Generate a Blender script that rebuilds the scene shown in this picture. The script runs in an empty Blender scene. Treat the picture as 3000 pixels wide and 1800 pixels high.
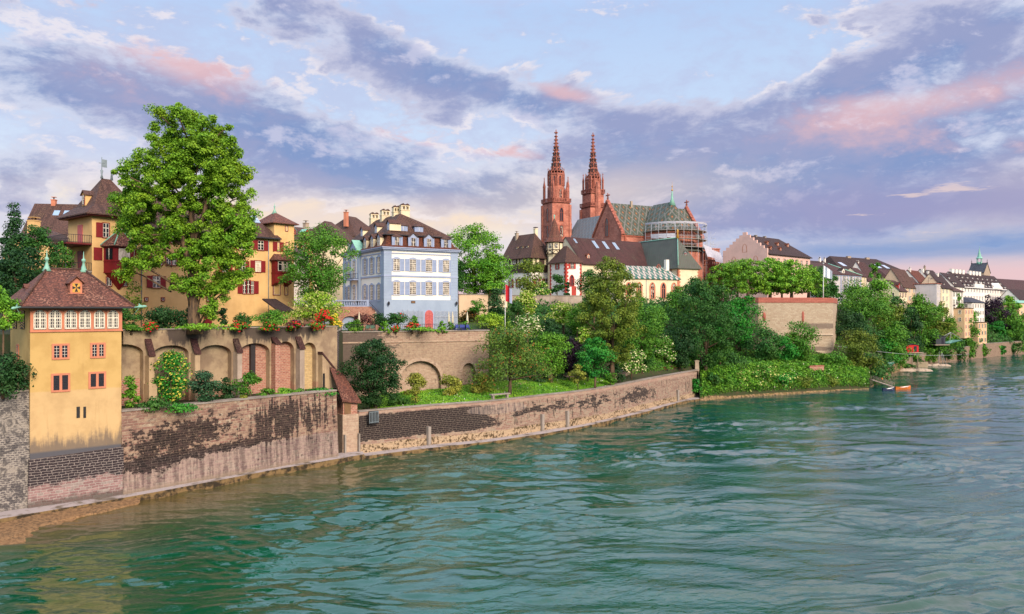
import bpy, math, random
import numpy as np
from mathutils import Vector, Matrix
PI = math.pi
R = math.radians
sc = bpy.context.scene
COL = sc.collection
# ------------------------------------------------------------------ camera
F = 2300.0; HC = 20.0; CX = 1500.0; CY = 915.0      # focal length in photo pixels, eye height, horizon row
cam = bpy.data.cameras.new('camera'); camo = bpy.data.objects.new('camera', cam); COL.objects.link(camo)
camo.location = (0, 0, HC); camo.rotation_euler = (R(90), 0, 0)
cam.sensor_width = 36; cam.lens = 36 * F / 3000.0; cam.shift_y = (CY - 900) / 3000.0
cam.clip_start = 0.5; cam.clip_end = 9000
sc.camera = camo
EXPO = 0.5
sc.view_settings.view_transform = 'Standard'; sc.view_settings.look = 'None'
sc.view_settings.gamma = 1; sc.view_settings.exposure = EXPO
sc.cycles.max_bounces = 6; sc.cycles.diffuse_bounces = 2; sc.cycles.glossy_bounces = 3
sc.cycles.transparent_max_bounces = 4; sc.cycles.transmission_bounces = 2
sc.cycles.caustics_reflective = False; sc.cycles.caustics_refractive = False
SUN_AZ = R(150); SUN_EL = R(27)          # azimuth clockwise from +Y: behind the camera, to the right
# ------------------------------------------------------------------ node shorthand
NT = None
def lin(c):
    return tuple((x / 12.92 if x <= .04045 else ((x + .055) / 1.055) ** 2.4) for x in c)
def S(*c): return lin(c)
class E:
    def __init__(s, k): s.k = k
    def __add__(a, b): return mth('ADD', a, b)
    __radd__ = __add__
    def __sub__(a, b): return mth('SUBTRACT', a, b)
    def __rsub__(a, b): return mth('SUBTRACT', b, a)
    def __mul__(a, b): return mth('MULTIPLY', a, b)
    __rmul__ = __mul__
    def __truediv__(a, b): return mth('DIVIDE', a, b)
    def __rtruediv__(a, b): return mth('DIVIDE', b, a)
    def __pow__(a, b): return mth('POWER', a, b)
def setin(inp, v):
    if isinstance(v, E): NT.links.new(v.k, inp)
    elif isinstance(v, (tuple, list)):
        v = tuple(v); n = len(inp.default_value)
        inp.default_value = (v + (1.0,))[:n] if n == 4 else v[:n]
    else: inp.default_value = v
def node(t, out=0, props=None, **ins):
    n = NT.nodes.new(t)
    for k, v in (props or {}).items(): setattr(n, k, v)
    for k, v in ins.items():
        key = int(k[1:]) if k[0] == 'i' and k[1:].isdigit() else k.replace('_', ' ')
        setin(n.inputs[key], v)
    return E(n.outputs[out])
def mth(op, a, b=0.0, c=None, clamp=False):
    n = NT.nodes.new('ShaderNodeMath'); n.operation = op; n.use_clamp = clamp
    setin(n.inputs[0], a); setin(n.inputs[1], b)
    if c is not None: setin(n.inputs[2], c)
    return E(n.outputs[0])
def mx(f, a, b, mode='MIX'):
    n = NT.nodes.new('ShaderNodeMix'); n.data_type = 'RGBA'; n.blend_type = mode; n.clamp_factor = True
    setin(n.inputs[0], f); setin(n.inputs[6], a); setin(n.inputs[7], b)
    return E(n.outputs[2])
def xyz(v):
    n = NT.nodes.new('ShaderNodeSeparateXYZ'); setin(n.inputs[0], v)
    return E(n.outputs[0]), E(n.outputs[1]), E(n.outputs[2])
def vec(x, y, z=0.0):
    n = NT.nodes.new('ShaderNodeCombineXYZ')
    for i, v in enumerate((x, y, z)): setin(n.inputs[i], v)
    return E(n.outputs[0])
def noise(v, scale=1.0, detail=4.0, rough=.55, dist=0.0, out=0):
    return node('ShaderNodeTexNoise', out, None, Vector=v, Scale=scale, Detail=detail, Roughness=rough, Distortion=dist)
def smooth(x, a, b, lo=0.0, hi=1.0):
    n = NT.nodes.new('ShaderNodeMapRange'); n.interpolation_type = 'SMOOTHSTEP'
    for i, v in enumerate((x, a, b, lo, hi)): setin(n.inputs[i], v)
    return E(n.outputs[0])
def ramp(f, stops, mode='LINEAR'):
    n = NT.nodes.new('ShaderNodeValToRGB'); cr = n.color_ramp; cr.interpolation = mode
    while len(cr.elements) < len(stops): cr.elements.new(.5)
    for e, (p, c) in zip(cr.elements, stops): e.position = p; e.color = tuple(c) + (1,)
    setin(n.inputs[0], f); return E(n.outputs[0])
def coord(kind='Object'):
    n = NT.nodes.new('ShaderNodeTexCoord'); return E(n.outputs[kind])
def blob(U, V, cx, cy, rx, ry, ang=0.0, w=1.0):
    """soft elliptical patch, 1 in its middle"""
    ca, sa = math.cos(R(ang)), math.sin(R(ang))
    a = ((U - cx) * (ca / rx) + (V - cy) * (sa / rx)); b = ((V - cy) * (ca / ry) - (U - cx) * (sa / ry))
    r2 = a * a + b * b
    return mth('EXPONENT', r2 * -1.0) * w
def vmul(v, x, y, z): return node('ShaderNodeVectorMath', 0, {'operation': 'MULTIPLY'}, i0=v, i1=(x, y, z))
# ------------------------------------------------------------------ world
world = bpy.data.worlds.new('World'); sc.world = world; world.use_nodes = True
NT = world.node_tree; NT.nodes.clear()
def build_world():
    d = coord('Generated'); x, y, z = xyz(d)
    az = mth('ARCTAN2', x, y); el = mth('ARCTAN2', z, mth('SQRT', x * x + y * y))
    U = az * F; V = el * F
    def uv(px, py):
        a = math.atan((px - CX) / F); return a * F, math.atan((CY - py) / F * math.cos(a)) * F
    # cloud sheet seen in perspective: streaks run along one direction of the plane
    zz = mth('MAXIMUM', z, 0.0) + 0.13
    a0 = math.atan((1750 - CX) / F)
    al = (x * math.sin(a0) + y * math.cos(a0)) / zz; ac = (x * math.cos(a0) - y * math.sin(a0)) / zz
    P = vec(ac * 1.0, al * .72, 0.0)
    wob = noise(P, 1.3, 3, .5)
    n1 = noise(vec(ac * 1.0 + wob * .5, al * .72, 1.7), 2.3, 10, .62)
    n2 = noise(vec(ac * 1.0, al * .72 + wob * .5, 5.1), 5.0, 8, .64)
    n3 = noise(vec(ac, al * .75, 9.0), 1.1, 4, .5)
    fine = noise(vec(ac, al * .8, 3.0), 13.0, 7, .62)
    low = noise(vec(U * .0022, V * .014, 4.0), 1.0, 6, .6)        # flat streaks near the horizon
    # where the banks lie (direction of view, not screen)
    q = vec(x, y, z * 2.1); wq = noise(q, 3.0, 3, .5)
    qq = vec(x + wq * .16, y, z * 2.1 + wq * .10); pA = noise(qq, 8.0, 8, .60); pB = noise(qq, 21.0, 6, .62)
    def B(px, py, rx, ry, ang=0, w=1.0):
        u, v = uv(px, py); return blob(U, V, u, v, rx, ry, ang, w)
    def tot(l):
        s = B(*l[0])
        for q in l[1:]: s = s + B(*q)
        return s
    bank = tot([(180, 260, 560, 170, -14, 1.0), (640, 250, 330, 90, -18, .75), (20, 470, 170, 45, 0, .6), (60, 590, 240, 50, 5, .55),
                (900, 80, 420, 95, -14, .7), (1160, 190, 200, 80, -35, .6), (1350, 240, 330, 62, -14, .75), (1680, 330, 380, 78, -14, .95),
                (900, 450, 330, 70, -10, .8), (1250, 470, 420, 75, -9, .85), (1030, 530, 300, 40, -6, .6), (1250, 590, 420, 40, 0, .5), (1760, 480, 230, 45, -4, .65),
                (2300, 400, 620, 130, 8, .95), (2800, 420, 500, 150, 6, .8), (2200, 570, 560, 110, 3, .85), (2700, 610, 620, 90, 0, .85),
                (2620, 175, 330, 55, 16, .95), (2930, 90, 240, 50, 18, .7), (2700, 20, 400, 45, -4, .6), (2000, 650, 330, 40, 0, .5)])
    pinkb = tot([(480, 160, 300, 60, -20, .8), (690, 190, 150, 32, -6, 1.0), (1200, 400, 190, 28, -6, .8), (1430, 432, 170, 26, -10, 1.1),
                 (1640, 270, 200, 28, -14, .7), (2650, 320, 420, 60, 6, .75), (2500, 300, 160, 45, 0, .4), (2850, 420, 260, 50, 0, .55), (300, 210, 200, 90, -20, .3), (2900, 660, 260, 20, 4, .5)])
    beyond = smooth(mth('ABSOLUTE', az), 1.0, 1.4)                  # behind the viewer the sky simply goes on
    dens = bank * .80 + (pA - .5) * 2.1 + (pB - .5) * 1.1 + (n1 - .5) * .8 - .01 + beyond * .35
    m = smooth(dens, .27, .62)
    thin = smooth(pB * .6 + n3 * .5 + bank * .15, .50, .72)         # veil of small thin cloud
    # clear sky
    e = mth('MAXIMUM', V, 0.0)
    sky = ramp(e / 1000.0, [(0.0, S(.90, .73, .76)), (.10, S(.88, .80, .84)), (.22, S(.95, .92, .93)), (.34, S(.87, .91, .985)), (.6, S(.80, .88, .995)), (1.0, S(.72, .83, .99))])
    warm = tot([(1900, 560, 330, 75, 0, .9), (900, 600, 430, 60, -2, .75), (1330, 640, 520, 50, 0, .7), (2960, 590, 170, 70, 20, 1.0), (300, 560, 300, 60, 0, .5), (1600, 560, 300, 70, 0, .55), (950, 650, 400, 50, 0, .5)])
    sky = mx(mth('MULTIPLY', warm, .9, clamp=True), sky, S(.995, .90, .80))
    sky = mx(smooth(e, 560, 1500) * .35, sky, S(.52, .68, .93))
    sun = NT.nodes.new('ShaderNodeTexSky'); sun.sky_type = 'NISHITA'; sun.sun_disc = False
    sun.sun_elevation = SUN_EL; sun.sun_rotation = SUN_AZ
    sky = mx(.10, sky, vmul(E(sun.outputs[0]), .12, .12, .12))
    # cloud colour: blue-slate body, lavender veil, pink where the low sun catches it
    body = mx(smooth(dens + (pB - .5) * .9, .45, 1.15), S(.82, .845, .93), S(.50, .595, .785))
    body = mx(smooth(pA + (n3 - .5) * .8, .42, .62) * .35, body, S(.72, .68, .79))
    pk = smooth(pinkb + (pA - .5) * 1.4 + (pB - .5) * .9, .34, 1.0)
    body = mx(pk * .75, body, S(.94, .75, .75))
    body = mx(smooth(pB + (pA - .5) * -.6, .54, .72) * .55, body, S(.90, .88, .95))
    col = mx(thin * .5, sky, S(.74, .76, .89))
    col = mx(m * .93, col, body)
    col = mx(warm * .38, col, S(.99, .90, .82))
    edge = m * (1.0 - m) * 4.0
    col = mx(edge * smooth(pB, .45, .62) * .55, col, S(.99, .95, .95))
    # beyond the top of the photograph the cloud thins to pale blue and rose
    col = mx(smooth(V, 820, 1150) * .8, col, mx(smooth(az, -.1, .45), S(.78, .89, 1.0), S(.99, .88, .92)))
    # long flat bands over the right-hand horizon
    wv = V + (low - .5) * 60.0
    right = smooth(U, 250, 950)
    def band(v0, h, f): return mth('EXPONENT', ((wv - v0) / h) * ((wv - v0) / h) * -1.0) * f
    col = mx(right * band(275, 70, .85), col, S(.62, .62, .78))
    col = mx(right * band(165, 40, .8), col, S(.46, .60, .81))
    col = mx(right * band(92, 34, .95), col, S(.93, .79, .80))
    col = mx(right * smooth(V, 60, 10) * .8, col, S(.70, .66, .80))
    col = mx(right * smooth(noise(vec(U * .004, V * .03, 8.0), 1.0, 5, .6), .60, .68) * band(270, 90, .7), col, S(.96, .86, .82))
    g = mx(smooth(z, -.02, 0.0), S(.35, .42, .40), col)
    bg = NT.nodes.new('ShaderNodeBackground'); setin(bg.inputs[0], g); setin(bg.inputs[1], (smooth(V, 830, 1150) * .9 + 1.0) * 2 ** -EXPO);  # extra gain on the unseen sky overhead, added to brighten water, trees and roofs
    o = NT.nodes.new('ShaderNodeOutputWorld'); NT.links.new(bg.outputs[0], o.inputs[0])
build_world()
world.cycles.sampling_method = 'MANUAL'; world.cycles.sample_map_resolution = 512
# ------------------------------------------------------------------ sun
sl = bpy.data.lights.new('sun', 'SUN'); sl.energy = 3.4; sl.angle = R(25); sl.color = (1.0, .86, .70)
so = bpy.data.objects.new('sun', sl); COL.objects.link(so)
sd = Vector((math.sin(SUN_AZ) * math.cos(SUN_EL), math.cos(SUN_AZ) * math.cos(SUN_EL), math.sin(SUN_EL)))
so.rotation_euler = sd.to_track_quat('Z', 'Y').to_euler(); so.location = sd * 500
# ------------------------------------------------------------------ geometry helpers
def W(px, d): return ((px - CX) / F * d, d)
def zat(py, d): return HC + (CY - py) / F * d
def dz(py, z): return (HC - z) * F / (py - CY)
class Fr:
    """a vertical facade plane through two plan points; measures photo pixels on it"""
    def __init__(s, a, b, back=0.0):
        s.o = Vector((a[0], a[1])); v = Vector((b[0] - a[0], b[1] - a[1])); s.L = v.length; s.t = v.normalized()
        s.n = Vector((-s.t.y, s.t.x)); s.o = s.o + s.n * back; s.ang = math.atan2(s.t.y, s.t.x)
    def at(s, u, v=0.0): p = s.o + s.t * u + s.n * v; return (p.x, p.y)
    def u(s, px):
        k = (px - CX) / F; return (k * s.o.y - s.o.x) / (s.t.x - k * s.t.y)
    def z(s, py, px=None, u=None):
        if u is None: u = s.u(px)
        return zat(py, s.at(u)[1])
    def box(s, x0, x1, y0, y1):
        a, b = s.u(x0), s.u(x1); m = s.u((x0 + x1) / 2); return a, b, s.z(y1, u=m), s.z(y0, u=m)
class MB:
    def __init__(s): s.v = []; s.f = []; s.m = []; s.sm = []; s.vuv = {}
    def add(s, vs, fs, m=0, smooth=False):
        b = len(s.v); s.v += [tuple(q) for q in vs]
        for f in fs: s.f.append([b + i for i in f]); s.m.append(m); s.sm.append(smooth)
        return s
    def box(s, x0, x1, y0, y1, z0, z1, m=0):
        if x1 < x0: x0, x1 = x1, x0
        return s.add([(x0, y0, z0), (x1, y0, z0), (x1, y1, z0), (x0, y1, z0), (x0, y0, z1), (x1, y0, z1), (x1, y1, z1), (x0, y1, z1)],
                     [(0, 3, 2, 1), (4, 5, 6, 7), (0, 1, 5, 4), (1, 2, 6, 5), (2, 3, 7, 6), (3, 0, 4, 7)], m)
    def prism(s, poly, z0, z1, m=0, top=None):
        """plan polygon (counter-clockwise) raised from z0 to z1; top = other plan polygon"""
        n = len(poly); t = top or poly
        z0 = [z0] * n if not isinstance(z0, (list, tuple)) else z0; z1 = [z1] * n if not isinstance(z1, (list, tuple)) else z1
        vs = [(p[0], p[1], a) for p, a in zip(poly, z0)] + [(p[0], p[1], a) for p, a in zip(t, z1)]
        return s.add(vs, [tuple(range(n))[::-1], tuple(range(n, 2 * n))] + [(i, (i + 1) % n, n + (i + 1) % n, n + i) for i in range(n)], m)
    def xprism(s, prof, x0, x1, m=0):
        """profile in (y,z), run along x"""
        n = len(prof); vs = [(x0, p[0], p[1]) for p in prof] + [(x1, p[0], p[1]) for p in prof]
        return s.add(vs, [tuple(range(n)), tuple(range(n, 2 * n))[::-1]] + [(i, n + i, n + (i + 1) % n, (i + 1) % n) for i in range(n)], m)
    def yprism(s, prof, y0, y1, m=0):
        """profile in (x,z), run along y"""
        n = len(prof); vs = [(p[0], y0, p[1]) for p in prof] + [(p[0], y1, p[1]) for p in prof]
        return s.add(vs, [tuple(range(n)), tuple(range(n, 2 * n))[::-1]] + [(i, n + i, n + (i + 1) % n, (i + 1) % n) for i in range(n)], m)
    def slab(s, poly3, t, m=0):
        n = len(poly3); vs = list(poly3) + [(p[0], p[1], p[2] - t) for p in poly3]
        return s.add(vs, [tuple(range(n)), tuple(range(n, 2 * n))[::-1]] + [(i, n + i, n + (i + 1) % n, (i + 1) % n) for i in range(n)], m)
    def lathe(s, x, y, prof, n=8, m=0, smooth=True, ph=0.0):
        vs = []; k = len(prof)
        for r, z in prof:
            for i in range(n): a = ph + 2 * PI * i / n; vs.append((x + r * math.cos(a), y + r * math.sin(a), z))
        fs = [(j * n + i, j * n + (i + 1) % n, (j + 1) * n + (i + 1) % n, (j + 1) * n + i) for j in range(k - 1) for i in range(n)]
        fs += [tuple(range(n))[::-1], tuple(range((k - 1) * n, k * n))]
        return s.add(vs, fs, m, smooth)
    def tube(s, pts, r, n=6, m=0):
        pts = [Vector(p) for p in pts]; k = len(pts); rr = r if isinstance(r, (list, tuple)) else [r] * k
        vs = []
        for i, p in enumerate(pts):
            d = (pts[min(i + 1, k - 1)] - pts[max(i - 1, 0)]).normalized()
            a = d.cross(Vector((0, 0, 1)) if abs(d.z) < .9 else Vector((1, 0, 0))).normalized(); b = d.cross(a)
            for j in range(n): t = 2 * PI * j / n; vs.append(p + (a * math.cos(t) + b * math.sin(t)) * rr[i])
        fs = [(j * n + i, j * n + (i + 1) % n, (j + 1) * n + (i + 1) % n, (j + 1) * n + i) for j in range(k - 1) for i in range(n)]
        fs += [tuple(range(n)), tuple(range((k - 1) * n, k * n))[::-1]]
        return s.add(vs, fs, m, True)
    def mesh(s, name, mats):
        me = bpy.data.meshes.new(name); me.from_pydata(s.v, [], s.f)
        for m in (mats if isinstance(mats, (list, tuple)) else [mats]): me.materials.append(m)
        me.polygons.foreach_set('material_index', s.m); me.polygons.foreach_set('use_smooth', s.sm)
        import bmesh
        bm = bmesh.new(); bm.from_mesh(me); bmesh.ops.recalc_face_normals(bm, faces=bm.faces)
        uvl = bm.loops.layers.uv.new('UVMap'); up = Vector((0, 0, 1))
        for f in bm.faces:
            n = f.normal
            t = up.cross(n) if abs(n.z) < .995 else Vector((1, 0, 0)); t.normalize(); b = n.cross(t)
            for l in f.loops:
                if l.vert.index in s.vuv: l[uvl].uv = s.vuv[l.vert.index]; continue
                c = l.vert.co; l[uvl].uv = (c.dot(t), c.dot(b) if abs(n.z) > .25 else c.z)
        bm.to_mesh(me); bm.free(); me.update(); return me
    def build(s, name, mats, parent=None, loc=None, rz=0.0, lower=True):
        o = bpy.data.objects.new(name, s.mesh(name, mats)); COL.objects.link(o)
        if parent is not None:
            o.parent = parent
            if loc is None: loc = (0, 0, -parent['_z'] if (lower and '_z' in parent.keys()) else 0)
        if loc is not None: o.location = loc
        o.rotation_euler = (0, 0, rz); return o
def tag(o, label, cat, group=None, kind=None):
    if label: o['label'] = label
    if cat: o['category'] = cat
    if group: o['group'] = group
    if kind: o['kind'] = kind
    return o
ROOTS = []
def thing(name, label, cat, xy, z=0.0, rz=0.0, group=None):
    o = bpy.data.objects.new(name, None); COL.objects.link(o); o.empty_display_size = .5
    o.location = (xy[0], xy[1], z); o.rotation_euler = (0, 0, rz); o['_z'] = z; ROOTS.append(o)
    return tag(o, label, cat, group)
def frt(name, label, cat, fr, z, group=None): return thing(name, label, cat, (fr.o.x, fr.o.y), z, fr.ang, group)
def struct(name, mb, m): o = mb.build(name, m); o['kind'] = 'structure'; return o
def recopy(src, parent=None, loc=None):
    c = src.copy(); COL.objects.link(c); c.parent = parent
    if loc is not None: c.location = loc
    for ch in [o for o in KIDS.get(src.name, [])]: recopy(ch, c)
    return c
KIDS = {}
def child(o, p): KIDS.setdefault(p.name, []).append(o); return o
# ------------------------------------------------------------------ materials
MATS = {}
def begin(name):
    global NT
    m = bpy.data.materials.new(name); m.use_nodes = True; NT = m.node_tree; NT.nodes.clear(); MATS[name] = m; return m
def finish(col, rough=.8, bump=None, bstr=.3, bdist=.05, spec=.3, metal=0.0, trans=None, coat=0.0, alpha=None):
    b = NT.nodes.new('ShaderNodeBsdfPrincipled'); o = NT.nodes.new('ShaderNodeOutputMaterial')
    setin(b.inputs['Base Color'], col); setin(b.inputs['Roughness'], rough); setin(b.inputs['Metallic'], metal)
    b.inputs['Specular IOR Level'].default_value = spec
    if bump is not None:
        n = NT.nodes.new('ShaderNodeBump'); n.inputs['Strength'].default_value = bstr; n.inputs['Distance'].default_value = bdist
        setin(n.inputs['Height'], bump); NT.links.new(n.outputs[0], b.inputs['Normal'])
    out = b.outputs[0]
    if trans:
        t = NT.nodes.new('ShaderNodeBsdfTranslucent'); setin(t.inputs[0], col)
        x = NT.nodes.new('ShaderNodeMixShader'); x.inputs[0].default_value = trans
        NT.links.new(b.outputs[0], x.inputs[1]); NT.links.new(t.outputs[0], x.inputs[2]); out = x.outputs[0]
    NT.links.new(out, o.inputs[0])
def uvn():
    return coord('UV')
def plaster(name, c, c2=None, stain=.35, rough=.9, stainc=None):
    begin(name); p = coord('Object'); u = uvn(); ux, uy, _ = xyz(u)
    n = noise(p, .35, 6, .6); n2 = noise(p, 2.6, 5, .6); st = noise(vec(ux * 1.6, uy * .12, 0.0), 1.0, 5, .6)
    c2 = c2 or tuple(x * .74 for x in c)
    col = mx(smooth(n, .38, .66), c, c2); col = mx(smooth(st, .52, .75) * stain, col, stainc or tuple(x * .42 for x in c))
    col = mx(smooth(n2, .5, .8) * .25, col, tuple(min(1, x * 1.18) for x in c))
    finish(col, rough, n2, .15, .03)
def plain(name, c, rough=.6, spec=.3, metal=0.0, var=.2):
    begin(name); n = noise(coord('Object'), 1.7, 4, .6)
    finish(mx(smooth(n, .35, .7), c, tuple(x * (1 - var) for x in c)), rough, None, spec=spec, metal=metal)
def brick(name, c1, c2, mortar, bw=.55, bh=.26, ms=.03, darkc=None, dark=0.0, rubble=.0, extra=None, rough=.9):
    begin(name); u = uvn(); ux, uy, _ = xyz(u)
    wv = noise(u, .9, 3, .5, out=0); uu = vec(ux + wv * rubble, uy + (wv - .5) * rubble, 0.0)
    b = NT.nodes.new('ShaderNodeTexBrick'); setin(b.inputs['Vector'], uu)
    for k, v in (('Color1', c1), ('Color2', c2), ('Mortar', mortar), ('Scale', 1.0), ('Mortar Size', ms), ('Mortar Smooth', .3), ('Bias', 0.0), ('Brick Width', bw), ('Row Height', bh)): setin(b.inputs[k], v)
    b.offset = .5
    col = E(b.outputs[0]); fac = E(b.outputs[1])
    n = noise(u, .32, 6, .62); n2 = noise(u, 3.0, 5, .65)
    col = mx(smooth(n2, .4, .7) * .4, col, tuple(x * .55 for x in c2))
    if extra: col = extra(col, ux, uy, u, fac)
    if dark: col = mx(smooth(n + (n2 - .5) * .3, .48, .58) * dark, col, darkc or (.03, .025, .022))
    finish(col, rough, fac * -1.0 + n2 * .5, .5, .04)
RB = None
def rubblewall(name, c1, c2, c3, mortar, sx, sy, extra, wob=.22):
    """irregular coursed masonry"""
    global RB
    begin(name); u = uvn(); ux, uy, _ = xyz(u); w = noise(u, 1.3, 3, .6); w2 = noise(u, 3.4, 2, .5)
    p = vec(ux + (w - .5) * wob * 2.2, uy + (w - .5) * wob + (w2 - .5) * wob * .45, 0.0)
    def br(a, b, mo):
        n = NT.nodes.new('ShaderNodeTexBrick'); n.offset = .43; n.squash = 1.7; n.squash_frequency = 3; setin(n.inputs['Vector'], p)
        for k, v in (('Color1', a), ('Color2', b), ('Mortar', mo), ('Scale', 1.0), ('Mortar Size', .028), ('Mortar Smooth', .5), ('Bias', 0.0), ('Brick Width', sx), ('Row Height', sy)): setin(n.inputs[k], v)
        return n
    m1 = br((0, 0, 0), (1, 1, 1), (.5, .5, .5)); RB, _, _ = xyz(E(m1.outputs[0])); fac = E(m1.outputs[1])
    n2 = noise(u, 3.2, 5, .68); col = mx(smooth(RB, .2, .6), c1, c2); col = mx(smooth(RB, .78, .9), col, c3)
    col = mx(fac, mx(smooth(n2, .35, .7) * .5, col, tuple(q * .5 for q in c2)), mortar)
    col = extra(col, ux, uy, u, fac); finish(col, .9, fac * -1.0 + n2 * .6, .6, .05)
def tiles(name, c, c2, tw=.3, th=.22, lichen=None, lich=.0, spec=.2, rough=.8):
    begin(name); u = uvn(); ux, uy, _ = xyz(u)
    b = NT.nodes.new('ShaderNodeTexBrick'); setin(b.inputs['Vector'], u)
    for k, v in (('Color1', c), ('Color2', c2), ('Mortar', tuple(x * .3 for x in c2)), ('Scale', 1.0), ('Mortar Size', .02), ('Mortar Smooth', .4), ('Bias', 0.0), ('Brick Width', tw), ('Row Height', th)): setin(b.inputs[k], v)
    n = noise(u, .25, 6, .65); n2 = noise(u, 4.5, 4, .7); st = noise(vec(ux * 1.3, uy * .15, 2.0), 1.0, 4, .6)
    col = mx(smooth(n, .38, .62) * .7, E(b.outputs[0]), tuple(x * .55 for x in c2))
    col = mx(smooth(n2, .44, .66) * .65, col, tuple(min(1, x * 1.8) for x in c))
    col = mx(smooth(st, .50, .64) * .5, col, tuple(x * .5 for x in c2))
    if lich: col = mx(smooth(n2 + (n - .5) * .8, .56, .66) * lich, col, lichen)
    row = mth('FRACT', uy / th)
    finish(col, rough, row * -1.0 + n2 * .4, .55, .05, spec=spec)
# plasters
plaster('ochre_plaster', (.67, .43, .18), (.57, .35, .14), .22, stainc=(.40, .27, .12))
def pavilion_plaster():
    begin('pavilion_plaster'); p = coord('Object'); u = uvn(); ux, uy, _ = xyz(u); _, _, pz = xyz(p)
    n = noise(p, .5, 6, .6); n2 = noise(p, 3.0, 5, .65); st = noise(vec(ux * 1.5, uy * .16, 0.0), 1.0, 5, .62)
    up = mx(smooth(n, .4, .65), (.52, .345, .125), (.45, .29, .10)); lo = mx(smooth(n, .4, .65), (.54, .37, .175), (.46, .31, .145))
    col = mx(smooth(uy + (n - .5) * .25, 11.95, 12.15), lo, up)
    dirt = smooth(7.9 + (st - .5) * 4.6 + (n2 - .5) * 1.2 - uy, .0, 1.5)
    col = mx(dirt * .8, col, (.10, .085, .08)); col = mx(smooth(st, .56, .72) * .22, col, (.30, .18, .07))
    col = mx(smooth(uy, 6.2, 5.9), col, (.085, .085, .095))
    finish(col, .9, n2, .2, .03)
pavilion_plaster()
plaster('salmon_stone', (.55, .21, .12), (.46, .17, .10), .15)
plaster('cream_plaster', (.74, .63, .42), (.66, .55, .36), .22)
plaster('white_plaster', (.78, .72, .63), (.70, .64, .56), .12)
plaster('palace_white', (.80, .76, .66), (.76, .72, .62), .05)
plaster('palace_blue', (.30, .37, .46), (.265, .33, .42), .08)
plaster('palace_trim', (.32, .37, .50), (.28, .33, .45), .08)
plaster('rose_plaster', (.66, .43, .36), (.58, .38, .32), .15)
plaster('beige_plaster', (.60, .44, .29), (.52, .38, .25), .15)
plaster('grey_plaster', (.52, .48, .47), (.45, .42, .41), .15)
plaster('peach_plaster', (.68, .46, .27), (.60, .40, .23), .12)
def arcade_render():
    begin('arcade_render'); p = coord('Object'); u = uvn(); ux, uy, _ = xyz(u)
    n = noise(p, .4, 6, .6); n2 = noise(p, 2.6, 6, .68); st = noise(vec(ux * 1.4, uy * .10, 0.0), 1.0, 6, .65)
    col = mx(smooth(n, .38, .62), (.38, .285, .175), (.24, .17, .11)); col = mx(smooth(n2, .48, .66) * .35, col, (.20, .135, .085))
    soot = blob(ux, uy, 20.5, 17.4, 5.6, 1.5) + blob(ux, uy, 7.5, 17.4, 2.6, 1.3) * .8 + smooth(uy, 16.4, 18.0) * .25
    col = mx(smooth(soot + (st - .5) * 2.2 + (n2 - .5) * .7, .30, .62) * .88, col, (.055, .042, .038))
    col = mx(smooth(10.6 + (n - .5) * 3.0 - uy, 0, .6) * .6, col, (.30, .15, .10))
    finish(col, .9, n2, .3, .04)
arcade_render()
plaster('garden_render', (.42, .34, .27), (.30, .235, .18), .7, stainc=(.08, .06, .05))
plaster('wall_render', (.44, .32, .19), (.30, .21, .13), .7, stainc=(.13, .09, .07))
plaster('concrete', (.30, .26, .22), (.20, .17, .14), .5, stainc=(.06, .05, .03))
for nme, c in (('oxblood', (.21, .012, .014)), ('oxblood_dark', (.12, .010, .012)), ('pink_door', (.50, .12, .11)), ('shutter_blue', (.27, .33, .47)), ('shutter_grey', (.33, .34, .36)),
               ('shutter_green', (.10, .14, .12)), ('shutter_pale', (.45, .47, .40)), ('bright_red', (.50, .03, .02)), ('dark_wood', (.055, .03, .022)), ('brown_wood', (.20, .11, .05)),
               ('weathered_wood', (.30, .24, .18)), ('copper', (.22, .45, .34)), ('cream_paint', (.78, .72, .58)), ('iron', (.03, .03, .035)), ('lead', (.20, .25, .27)),
               ('flag_red', (.62, .02, .03)), ('flag_white', (.80, .80, .82)), ('pole_white', (.75, .75, .74)), ('canvas_cream', (.62, .56, .40)), ('blue_metal', (.03, .05, .24)), ('green_metal', (.05, .12, .08)),
               ('black_stone', (.035, .028, .028)), ('red_trim', (.42, .05, .035)), ('gold', (.55, .30, .05)), ('boat_orange', (.62, .17, .03)), ('boat_white', (.72, .68, .62)), ('boat_navy', (.03, .04, .09)),
               ('hut_red', (.48, .012, .012)), ('hut_dark', (.035, .04, .05)), ('galvanised', (.42, .43, .45)), ('tarpaulin', (.42, .42, .46)), ('plank', (.34, .27, .17)), ('net_green', (.12, .30, .24)), ('terracotta', (.40, .14, .07)),
               ('pale_stone', (.40, .31, .22)), ('sand_stone', (.50, .29, .18)), ('yellow_paint', (.60, .33, .06)), ('black_paint', (.02, .02, .02)), ('stone_sill', (.48, .22, .14)), ('white_paint', (.80, .78, .74))):
    plain(nme, c)
def glass(name, base, cur, amt):
    begin(name); oi = NT.nodes.new('ShaderNodeObjectInfo'); r = E(oi.outputs['Random']); p = coord('Object'); x, y, z = xyz(p)
    n = noise(vec(x * 2.0 + r * 40.0, y, z * 1.2), 1.0, 2, .5)
    f = smooth(n, .50, .56) * mth('GREATER_THAN', r, 1.0 - amt)
    finish(mx(f * .9, base, cur), .12, spec=.8)
glass('glass', (.012, .013, .018), (.50, .44, .34), .45)
glass('glass_dark', (.010, .010, .016), (.02, .02, .02), .0)
glass('glass_palace', (.06, .05, .045), (.34, .28, .21), .95)
glass('glass_curtain', (.50, .42, .30), (.70, .62, .48), .9)
glass('glass_sky', (.25, .36, .48), (.3, .4, .5), .1)
begin('solar'); finish((.03, .035, .05), .15, spec=.8)
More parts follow.
